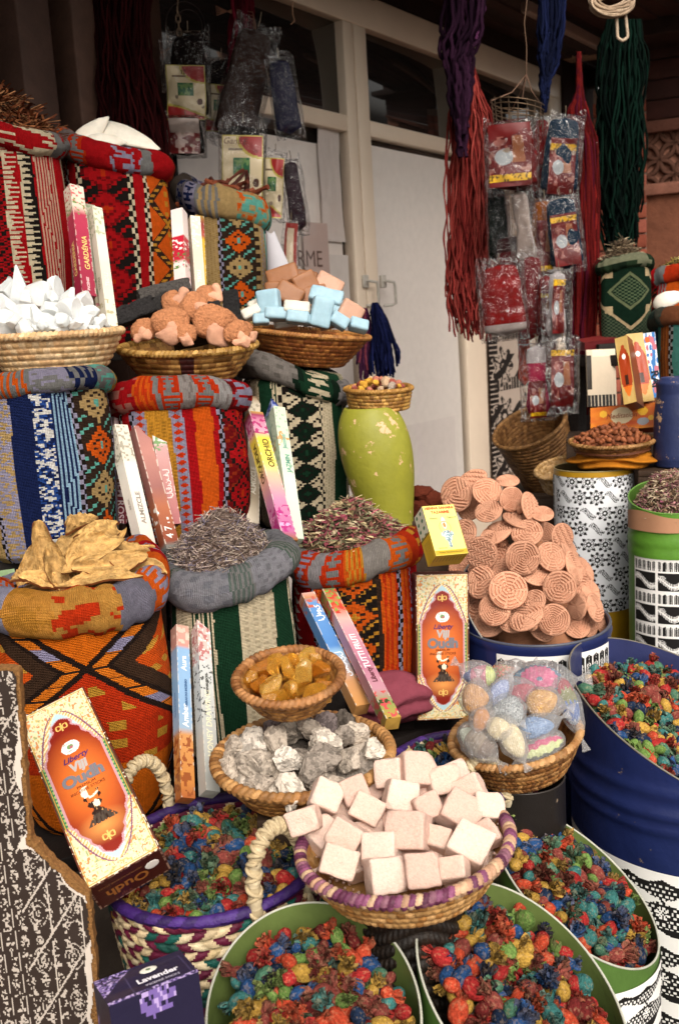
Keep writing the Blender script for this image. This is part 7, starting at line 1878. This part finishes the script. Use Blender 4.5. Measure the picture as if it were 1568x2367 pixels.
# what the sponge and salt baskets stand on
def under(MKx, r, label, kind):
    p_ = MKx[:3, 3].copy(); top_ = p_[2] - .008
    if kind == 'drum':
        drum(label, p_, r, (top_, 0, 0), '1c1816', '1c1816', edge='2a2420')
    else:
        b_ = trans(p_[0], p_[1], 0)
        coil_basket('market_basket', label, 'basket', b_, r, r * .9, top_, 40, 60, ['1c130c', '17100a', '21170e'], ['1c130c', '17100a'], .006, seed=31)
under(MK8, .062, 'plain black metal drum standing under the basket of sponges', 'drum')
under(MK7, .06, 'dark brown woven basket underneath the basket of pink salt', 'basket')
# ------------------------------------------------------------------ hanging yarn
def skein(label, d, ctrl, n, rad, cols, wander=6, seed=0, seg=36, sides=5, depth=.7, loops=False, name='yarn_skein', curl=0):
    """ctrl: list of (x, y, half width) picture points from the top down"""
    r = np.random.default_rng(seed); k = d / FPX; ctrl = np.array(ctrl, float)
    tc = np.linspace(0, 1, len(ctrl)); g = Geo(); o = P(ctrl[0, 0], ctrl[0, 1], d)
    t = np.linspace(0, 1, seg); cols = [lin(c) for c in cols]
    cx, cy, cw = (np.interp(t, tc, ctrl[:, i]) for i in range(3))
    for i in range(n):
        a = r.uniform(0, 2 * pi); q = math.sqrt(r.uniform()); sx, sd = q * cos(a), q * sin(a)
        ph = r.uniform(0, 6.28, 4); ln = r.uniform(.80, 1.0)
        wx = wander * (np.sin(t * r.uniform(5, 11) + ph[0]) + .6 * np.sin(t * r.uniform(14, 26) + ph[1])) * np.clip(t * 3, .15, 1) * np.clip(cw / cw.max() + .2, 0, 1)
        wd = wander * np.sin(t * r.uniform(5, 12) + ph[2]) * np.clip(t * 3, .15, 1)
        if curl: wx = wx + curl * np.sin(t * 60 + ph[3]) * t; wd = wd + curl * np.cos(t * 55 + ph[3]) * t
        tt = t * ln
        X = np.interp(tt, t, cx) + sx * np.interp(tt, t, cw) + wx; Y = np.interp(tt, t, cy); Dp = d + (sd * np.interp(tt, t, cw) * depth + wd) * k
        pts = CAM + Dp[:, None] * (FWD + ((X - CX) / FPX)[:, None] * RGT - ((Y - CY) / FPX)[:, None] * UPV)
        c = cols[r.integers(0, len(cols))] * r.uniform(.7, 1.2)
        tube(g, pts - o, rad * k * (1 + .18 * np.sin(t * 90 + ph[3])), sides, c, caps=False)
    return tag(g.obj(name, WOOL, M=trans(*o)), label, 'yarn', 'skeins of dyed yarn hanging along the shop front')
CO = ['702622', '7c2c28', '5e1c1b', '8a3a34']
skein('coral red yarn skein hanging before the door, its lower strands loose and wavy', 2.75, [(1085, 150, 10), (1082, 200, 26), (1085, 270, 44), (1088, 400, 50), (1085, 560, 52), (1082, 680, 50), (1092, 790, 44)], 190, 2.3, CO, 8, 1, seg=56, curl=2.2)
skein('purple cabled yarn skein looped over the top of the coral one', 2.66, [(1072, -40, 52), (1068, 60, 48), (1052, 130, 36), (1062, 200, 28), (1064, 290, 14), (1068, 370, 9)], 40, 5.0, ['22101f', '2a1526', '1b0c19'], 9, 2, curl=2.5)
skein('short purple yarn loop beside the longer purple skein', 2.66, [(1110, -40, 12), (1106, 30, 10), (1100, 95, 6)], 6, 6.5, ['43203e', '4e2846'], 4, 3)
skein('navy blue yarn skein hanging from the awning edge', 2.5, [(1275, -50, 34), (1276, 60, 32), (1268, 130, 24), (1260, 190, 12), (1257, 260, 4)], 60, 3.6, ['0e132a', '121834', '0b0f22'], 4, 4, curl=1.5)
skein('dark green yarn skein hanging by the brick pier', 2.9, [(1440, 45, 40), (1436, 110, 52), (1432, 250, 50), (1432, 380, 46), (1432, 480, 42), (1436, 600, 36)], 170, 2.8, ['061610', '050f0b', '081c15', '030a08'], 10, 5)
skein('deep red yarn skein hanging straight down beside the packets', 2.62, [(1336, 120, 3), (1338, 210, 6), (1334, 255, 18), (1345, 330, 30), (1355, 470, 27), (1352, 640, 28), (1345, 800, 27), (1342, 960, 24)], 120, 3.0, ['521212', '601614', '420e0e', '420e1c'], 4, 6, seg=44)
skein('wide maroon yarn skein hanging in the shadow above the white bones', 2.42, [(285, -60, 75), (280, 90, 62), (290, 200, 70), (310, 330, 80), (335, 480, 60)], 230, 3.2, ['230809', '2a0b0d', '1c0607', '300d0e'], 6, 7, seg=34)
skein('narrow dark crimson yarn hanging behind the brownish plastic packets', 2.68, [(560, -60, 26), (562, 60, 26), (548, 160, 20), (548, 230, 14)], 30, 4.5, ['4c0e1a', '5c1422', '3c0a14'], 4, 8)
skein('navy yarn tassel hung on the door handle', 3.25, [(866, 700, 5), (870, 720, 13), (880, 760, 22), (888, 810, 32), (892, 880, 36)], 70, 3.0, ['14193a', '1a2048', '0f1330'], 3, 9, name='yarn_tassel')
skein('purple and pink yarn tassel hung beside the navy one', 3.28, [(842, 712, 4), (842, 745, 14), (843, 800, 17), (842, 880, 16)], 34, 3.0, ['3a1c34', '45223e', '7c3a48'], 2, 10, name='yarn_tassel')
# cream hank: coils plus one hanging loop
k = 2.35 / FPX; o = P(1412, 20, 2.35); g = Geo()
for i in range(34):
    r_ = random.Random(i); a = np.linspace(0, 2 * pi, 40); tl = r_.uniform(-.5, .5); R1 = r_.uniform(34, 50) * k; R2 = r_.uniform(22, 34) * k
    x = R1 * np.cos(a); z = R2 * np.sin(a) + r_.uniform(-8, 8) * k; y = R1 * .5 * np.sin(a + r_.uniform(-.7, .7))
    tube(g, st(x * cos(tl) - z * sin(tl), y, x * sin(tl) * .5 + z * cos(tl))[:-1] + [0, 0, 15 * k], 2.8 * k, 6, ['a8927c', 'b49e86', '9a846e'][i % 3], closed=True)
u = np.linspace(0, 1, 40); lp = np.interp(u, [0, .4, .5, .6, 1], [8, 10, 22, 34, 28]); zz2 = np.interp(u, [0, .42, .5, .58, 1], [-10, -68, -74, -68, -10])
tube(g, st(lp * k, u * 0 - .01, zz2 * k), 3.6 * k, 7, 'b8a48e')
tag(g.obj('yarn_hank', WOOL, M=trans(*o)), 'cream yarn hank with one long dangling loop under the awning corner', 'yarn', 'skeins of dyed yarn hanging along the shop front')

# ------------------------------------------------------------------ packets
def card_red(yel, oval=True, dark=False):
    def f(U, V):
        o = np.empty(U.shape + (3,)); o[:] = lin('5e0f0f')
        n = vn(np.stack([U * 12, V * 22], -1), 3); o[(n > .70) & (V > .2) & (V < .85) & (U < .45)] = lin('8a544c')
        o[(U > .55) & (V > .2) & (V < .62) & (np.abs(U - .7) < .1 + .1 * V)] = lin('8a5434')
        o[(U > .58) & (V > .66) & (V < .78) & (n > .45)] = lin('94665c')
        if oval: o[ell(U, V, .36, .52, .22, .13) < 1] = lin('969c9f')
        if yel is not None: m = np.abs(V - yel) < .055; o[m] = lin('d0a41c'); o[m & (vn(np.stack([U * 26, V * 60], -1), 1) > .62)] = lin('5a4410')
        return o
    return f
def card_cream(U, V):
    o = np.empty(U.shape + (3,)); o[:] = lin('c8b898')
    a = (U - 1.0) ** 2 / .36 + (V - 0) ** 2 / .09; o[a < 1] = lin('8a1c1c'); o[(a >= 1) & (a < 1.25)] = lin('a89a48')
    b = V - (.74 + .22 * U ** 1.5); o[b > 0] = lin('8a1c1c'); o[(b > -.04) & (b < 0)] = lin('a89a48')
    m = (U > .28) & (U < .68) & (V > .32) & (V < .55); o[m] = lin('23583a'); n = vn(np.stack([U * 16, V * 22], -1), 2); o[m & (n > .58)] = lin('5f7f4a')
    o[ell(U, V, .84, .66, .08, .06) < 1] = lin('4a2c22'); o[(np.minimum(np.minimum(U, 1 - U), np.minimum(V, 1 - V)) < .025)] = lin('a89a48')
    o[(np.abs(V - .2) < .012) & (U > .15) & (U < .5)] = lin('6a5844')
    return o
def packet(x, y, w, h, d, ang, yaw, mitt, card, label, seed, ctop=.12, cbot=.95, cw=.8, bag=True, letter=None, group='plastic packets hanging in front of the shop', mshape='mitt', thick=.18, cat='packet'):
    """hanging plastic packet: soft mitt, printed card, clear bag"""
    k = d / FPX; p = P(x, y, d); r_ = random.Random(seed * 7); ang += r_.uniform(-.07, .07); yaw += r_.uniform(-.3, .3)
    M = frame(p, nz(to_cam(p) * [1, 1, .3] + yaw * RGT), [0, 0, 1]) @ rotm((0, 0, 1), ang)
    t = thing('hanging_packet', label, cat, M=M, group=group); W, H_ = w * k, h * k
    if mitt:
        g = Geo()
        def fm(U, V):
            a = 2 * pi * U; yv = .5 - V
            prof = np.interp(V, [0, .03, .1, .3, .7, .92, 1], [.0, .70, .80, .90, .96, .98, .0]) if mshape == 'mitt' else np.interp(V, [0, .05, .15, .5, .85, .97, 1], [0, .55, .62, .52, .8, .6, 0])
            r = prof * (1 + .12 * (fbm(st(np.cos(a) * 2, V * 5, U * 0 + seed), seed, 2) - .5))
            return st(W / 2 * r * np.sign(np.cos(a)) * np.abs(np.cos(a)) ** .7, yv * H_ * .95, W * thick * prof * np.sin(a) - .004 + .01 * (fbm(st(np.cos(a), V * 3, U * 0), seed + 4, 2) - .5))
        cl = mitt if isinstance(mitt, (list, tuple)) else (mitt,)
        cs = [lin(c) for c in cl]
        def cfm(U, V): 
            i = np.clip((V * len(cs)).astype(int), 0, len(cs) - 1); return np.array(cs)[i]
        surf(g, fm, 40, 40, colfn=cfm, flip=True); g.obj('mitt', FELT, t)
    if card:
        g = Geo(); y0, y1 = .5 - ctop, .5 - cbot
        zf = W * thick + .003
        fn = lambda U, V: st((U - .5) * W * cw, H_ * (y0 + (y1 - y0) * V), zf + .008 * np.sin(U * 3.1 + seed) + .004 * np.sin(V * 7 + seed) + .010 * (fbm(st(U * 2.2 + seed, V * 2.6, U * 0), seed, 2) - .5))
        surf(g, fn, 44, 60, colfn=card, flip=True); surf(g, lambda U, V: fn(U, V) - [0, 0, .0012], 6, 6, col='8a7a6a')
        if letter: text(g, letter[0], letter[1] * W, letter[2], trans(letter[3] * W, letter[4] * H_, zf + .0075), shear=.3)
        g.obj('printed_card', CARD, t)
    if bag:
        g = Geo()
        def fb(U, V):
            a = 2 * pi * U; s1 = np.interp(V, [0, .02, .1, .9, .98, 1], [1.0, 1.0, 1, 1, 1, 1.0]); zt = np.interp(V, [0, .12, .3, .8, 1], [.0015, W * thick * .7, W * thick + .010, W * thick + .010, .0015])
            n = fbm(st(np.cos(a) * 2.5 + seed, V * 6, np.sin(a) * 2), seed, 3) - .5
            return st(W * .56 * s1 * np.sign(np.cos(a)) * np.abs(np.cos(a)) ** .35 * (1 + .07 * n), H_ * (.53 - 1.07 * V) + .012 * np.sin(a * 2 + seed) * (V < .02), np.sin(a) * (zt + .006) + .020 * n)
        surf(g, fb, 56, 40, col='ffffff'); g.obj('plastic_bag', BAG, t)
    g = Geo(); tube(g, [[0, H_ * .5, 0], [.001, H_ * .55, .002], [0, H_ * .62, 0]], .0012, 5, '6a5a48'); g.obj('hanging_loop', WIRE, t)
    return t
TE, RD, OR = '0c2234', '560c0c', '84460f'
packet(1182, 362, 112, 158, 2.50, .02, .0, RD, card_red(.86), 'large dark red mitt packet with yellow strip at its foot, next to coral yarn', 1, .06, .93, .84)
packet(1246, 360, 42, 170, 2.56, -.05, .5, '7e1216', card_red(None, False), 'slim red mitt packet seen edge on between the large red and teal ones', 2, .62, .92, .6)
packet(1296, 362, 86, 178, 2.54, -.05, .1, TE, card_red(.16), 'teal mitt packet with a red card, upper of the two teal ones', 3, .28, .97, .70)
packet(1336, 430, 56, 190, 2.66, -.08, .2, '7a1418', card_red(.06), 'red mitt packet with a small yellow strip on top beside the deep red yarn', 4, .02, .7, .8)
packet(1150, 520, 48, 180, 2.60, .02, 0, '0d1512', None, 'shiny black packet hanging directly below the large dark red one', 5)
packet(1208, 525, 62, 175, 2.52, .10, 0, '8d7f78', None, 'white cloth roll packet hanging between the black and orange ones', 6, mshape='roll')
packet(1255, 545, 62, 165, 2.55, .04, .2, OR, card_red(.95, False), 'orange mitt packet with a dark red card, next to the white cloth roll', 7, .3, .98, .62)
packet(1302, 540, 78, 168, 2.52, .04, .1, TE, card_red(.10), 'teal mitt packet with oval picture card, lower of the two teal ones', 8, .24, .93, .78)
packet(1325, 560, 40, 230, 2.68, .02, .2, None, card_red(None), 'limp clear packet with a faint red card behind the teal ones', 9, .1, .9, .8)
packet(1160, 695, 100, 172, 2.46, .0, .0, ['701010', '7a1414', '741212', '701010', '701010', '9a8f8a'], None, 'wide plain red mitt packet with a white hem, lowest by the coral yarn', 10)
packet(1226, 690, 54, 200, 2.52, -.08, .2, ['5e1216', '641418'], None, 'long dark red mitt packet slanting below the orange one', 11)
packet(1212, 800, 34, 190, 2.60, -.02, .4, ['8a1e10', '9a2a12'], None, 'narrow orange-red mitt hanging lowest behind the slanting red one', 12, bag=False)
packet(1258, 700, 32, 130, 2.50, .0, .3, '7e1416', card_red(.25, False), 'thin red packet with a tiny yellow strip beside the white bath brush', 13, .2, .9, .7)
packet(1286, 705, 62, 160, 2.44, -.02, .05, ['9a9494', 'a8a2a2', '968e8e'], card_red(.06), 'white bath brush packet with a long red card and yellow tag', 14, .14, .9, .5, mshape='brush')
packet(1240, 880, 72, 172, 2.42, -.04, .1, ['8f8888', '8a1c3a', '941e40', '8a1c3a'], card_red(.9), 'pink bath brush packet with yellow tag at its foot, lowest of all', 15, .5, .99, .5, mshape='brush')
packet(1296, 870, 72, 160, 2.40, -.03, .05, None, card_red(.04), 'clear packet with yellow-topped red card over the straw basket', 16, .12, .93, .70)
packet(1278, 915, 60, 90, 2.46, .04, .05, '5a1218', None, 'dark red crumpled packet peeping out below the yellow-topped card', 17)
for i_, q in enumerate([(1215, 450, 60, 120, 2.66, .1, 'dark red crumpled packet behind the white cloth roll'), (1278, 455, 60, 110, 2.66, -.1, 'dark red crumpled packet in the gap between the two teal ones'), (1180, 600, 70, 110, 2.60, .12, 'black and red crumpled packet above the wide plain red one'),
        (1250, 625, 60, 120, 2.64, -.12, 'crumpled red packet right beneath the orange one'), (1322, 660, 46, 130, 2.64, .06, 'thin crumpled red packet close to the deep red yarn, beside the white brush'), (1262, 800, 46, 110, 2.56, -.1, 'narrow crumpled red packet between the two brush packets'), (1325, 330, 50, 130, 2.66, .1, 'crumpled red packet high up beside the upper teal one')]):
    packet(*q[:6], .1, ['3e0a0c', '560e10', '2c0608', '480c0e'][i_ % 4:] + ['500c0e'], None, q[6], 40 + i_)
LG = dict(group='plastic packets hanging in front of the shop')
packet(436, 180, 92, 195, 2.62, -.12, -.05, '16100f', card_cream, 'black mitt packet with a cream and red card, hanging from a chain', 20, .38, .98, .95, letter=('Gant', .22, '4a2a22', -.22, .05))
packet(510, 225, 66, 170, 2.74, -.12, 0, '120c0b', card_cream, 'dim packet with a cream card right behind the chain-hung one', 21, .35, .95, .9)
packet(566, 200, 100, 270, 2.68, -.25, .1, '2a1a16', None, 'long brownish wrinkled packet slanting in front of the dark glass', 22)
packet(658, 225, 62, 170, 2.62, .12, .2, '15142c', None, 'navy mitt in clear plastic hanging beside the dark window', 23)
packet(560, 385, 98, 190, 2.58, -.12, .0, '14100f', card_cream, 'black packet with a large pale cream card behind the bark sticks', 24, .15, .98, .95, letter=('Gant E', .20, '4a2a22', -.18, .27))
packet(632, 430, 52, 150, 2.60, -.12, .1, None, card_cream, 'narrow packet with a cream card beside the dark purple mitt', 25, .1, .98, .95)
packet(430, 315, 84, 90, 2.60, -.04, 0, '0f0c0b', lambda U, V: np.where((V < .4)[..., None], lin('8f8078'), np.where((vn(np.stack([U * 9, V * 9], -1), 3) > .66)[..., None], lin('a08880'), lin('5c1616'))), 'short packet with a white-topped dark red card under the chain-hung one', 26, .1, .95, .8)
packet(682, 455, 42, 165, 2.62, .10, .3, '200c18', None, 'dark purple mitt packet hanging low against the papered glass', 27)
packet(668, 600, 34, 170, 2.62, -.12, .3, None, lambda U, V: np.where((np.minimum(np.minimum(U, 1 - U), np.minimum(V, 1 - V) * 3) < .2)[..., None], lin('8a2a24'), lin('b8a890')), 'thin cream card packet edged in red behind the paper cone', 28, .02, .98, .9)
packet(390, 150, 34, 110, 2.66, .05, 0, None, None, 'empty crumpled clear bag at the side of the chain-hung packet', 29)

# wire racks and chains
t8 = thing('wire_rack', 'rusty round wire rack holding the red and teal packets', 'wire rack', loc=P(1195, 250, 2.52))
k = 2.52 / FPX; g = Geo(); a = np.linspace(0, 2 * pi, 49)[:-1]
for zq, R in ((8, 62), (-2, 60), (-14, 58), (-24, 56)):
    tube(g, st(R * k * np.cos(a), R * k * np.sin(a), zq * k + 0 * a - .2 * R * k * np.cos(a)), .0013, 5, '6a5642', closed=True)
for q in range(18):
    an = q / 18 * 2 * pi; tube(g, [[60 * k * cos(an), 60 * k * sin(an), 12 * k - 12 * k * cos(an)], [56 * k * cos(an), 56 * k * sin(an), -40 * k - 12 * k * cos(an)]], .0011, 5, '5a4838')
g.obj('wire_basket', WIRE, t8)
g = Geo(); top = np.array([22 * k, 0, 72 * k])
for an in (0, 1.6, 3.1, 4.7): tube(g, [[60 * k * cos(an), 60 * k * sin(an), 8 * k - 12 * k * cos(an)], top * .5 + np.array([22 * k * cos(an), 22 * k * sin(an), 0]), top], .0016, 5, '6a5040')
tube(g, [top, top + [2 * k, 0, 60 * k], top + [-2 * k, 0, 110 * k], top + [8 * k, 0, 175 * k]], .0018, 5, '5a4434'); g.obj('hanging_wire', WIRE, t8)
t9 = thing('hook_chain', 'short chain with open hook holding the black cream-card packet', 'chain', loc=P(414, 70, 2.62)); k = 2.62 / FPX; g = Geo()
for q in range(7):
    a = np.linspace(0, 2 * pi, 17)[:-1]; x = 5 * k * np.cos(a); z = 10 * k * np.sin(a) + (40 - q * 15) * k
    tube(g, st(x if q % 2 else x * 0, x * 0 if q % 2 else x, z), .0016, 5, '7a6450', closed=True)
tube(g, [[0, 0, 100 * k], [4 * k, 0, 70 * k], [0, 0, 45 * k]], .0016, 5, '6a5442'); g.obj('chain_link', WIRE, t9)
t10 = thing('wire_ring', 'thin black wire ring hanging behind the chain', 'wire ring', loc=P(430, 75, 2.7)); g = Geo(); a = np.linspace(0, 2 * pi, 61)[:-1]
for R, dx in ((58, 0), (40, 8)): tube(g, st((R * np.cos(a) * .8 + dx) * k, 6 * k * np.sin(a * 2), R * np.sin(a) * k + 10 * k), .0015, 5, '241c1a', closed=True)
g.obj('ring', WIRE, t10)
t11 = thing('wire_hanger', 'bent coppery wire hanger above the brownish wrinkled packet', 'wire hanger', loc=P(560, 40, 2.66)); g = Geo()
for q in range(5): tube(g, [[-60 * k, 0, (8 + 5 * q) * k], [-20 * k, .01, (22 - 3 * q) * k], [25 * k, 0, (10 - 8 * q) * k], [30 * k, 0, (-20 - 6 * q) * k]], .0014, 5, '6a4634')
g.obj('bent_wire', WIRE, t11); g = Geo()
tube(g, [[120 * k, 0, 30 * k], [118 * k, 0, 0], [122 * k, 0, -14 * k], [112 * k, 0, -22 * k]], .0016, 5, '7a5a44'); g.obj('hook', WIRE, t11)

# ------------------------------------------------------------------ light
w = bpy.data.worlds.new('World'); S.world = w; w.use_nodes = True
nt = w.node_tree; bg = nt.nodes['Background']; sky = nt.nodes.new('ShaderNodeTexSky'); sky.sky_type = 'NISHITA'; sky.sun_disc = False
EL, AZ = radians(42), radians(166)      # sun height; compass of the sun measured from +Y, behind the viewer
sky.sun_elevation = EL; sky.sun_rotation = AZ; sky.dust_density = 4; sky.air_density = 1.2
hs = nt.nodes.new('ShaderNodeHueSaturation'); hs.inputs['Saturation'].default_value = .12
tn = nt.nodes.new('ShaderNodeMix'); tn.data_type = 'RGBA'; tn.blend_type = 'MULTIPLY'; tn.inputs['Factor'].default_value = 1; tn.inputs['B'].default_value = (1.0, .95, .89, 1)
nt.links.new(sky.outputs[0], hs.inputs['Color']); nt.links.new(hs.outputs[0], tn.inputs['A']); nt.links.new(tn.outputs['Result'], bg.inputs['Color'])
bg.inputs['Strength'].default_value = .12
ld = bpy.data.lights.new('sun', 'SUN'); ld.energy = 1.5; ld.angle = radians(34); ld.color = (1, .92, .83)
lo = bpy.data.objects.new('sun', ld); COL.objects.link(lo)
sd = Vector((sin(AZ) * cos(EL), cos(AZ) * cos(EL), sin(EL)))
lo.rotation_euler = sd.to_track_quat('Z', 'Y').to_euler()
S.view_settings.view_transform = 'Standard'; S.view_settings.look = 'None'; S.view_settings.gamma = 1
S.view_settings.exposure = 0.88
S.cycles.max_bounces = 8; S.cycles.transparent_max_bounces = 16; S.cycles.diffuse_bounces = 4; S.cycles.use_denoising = True
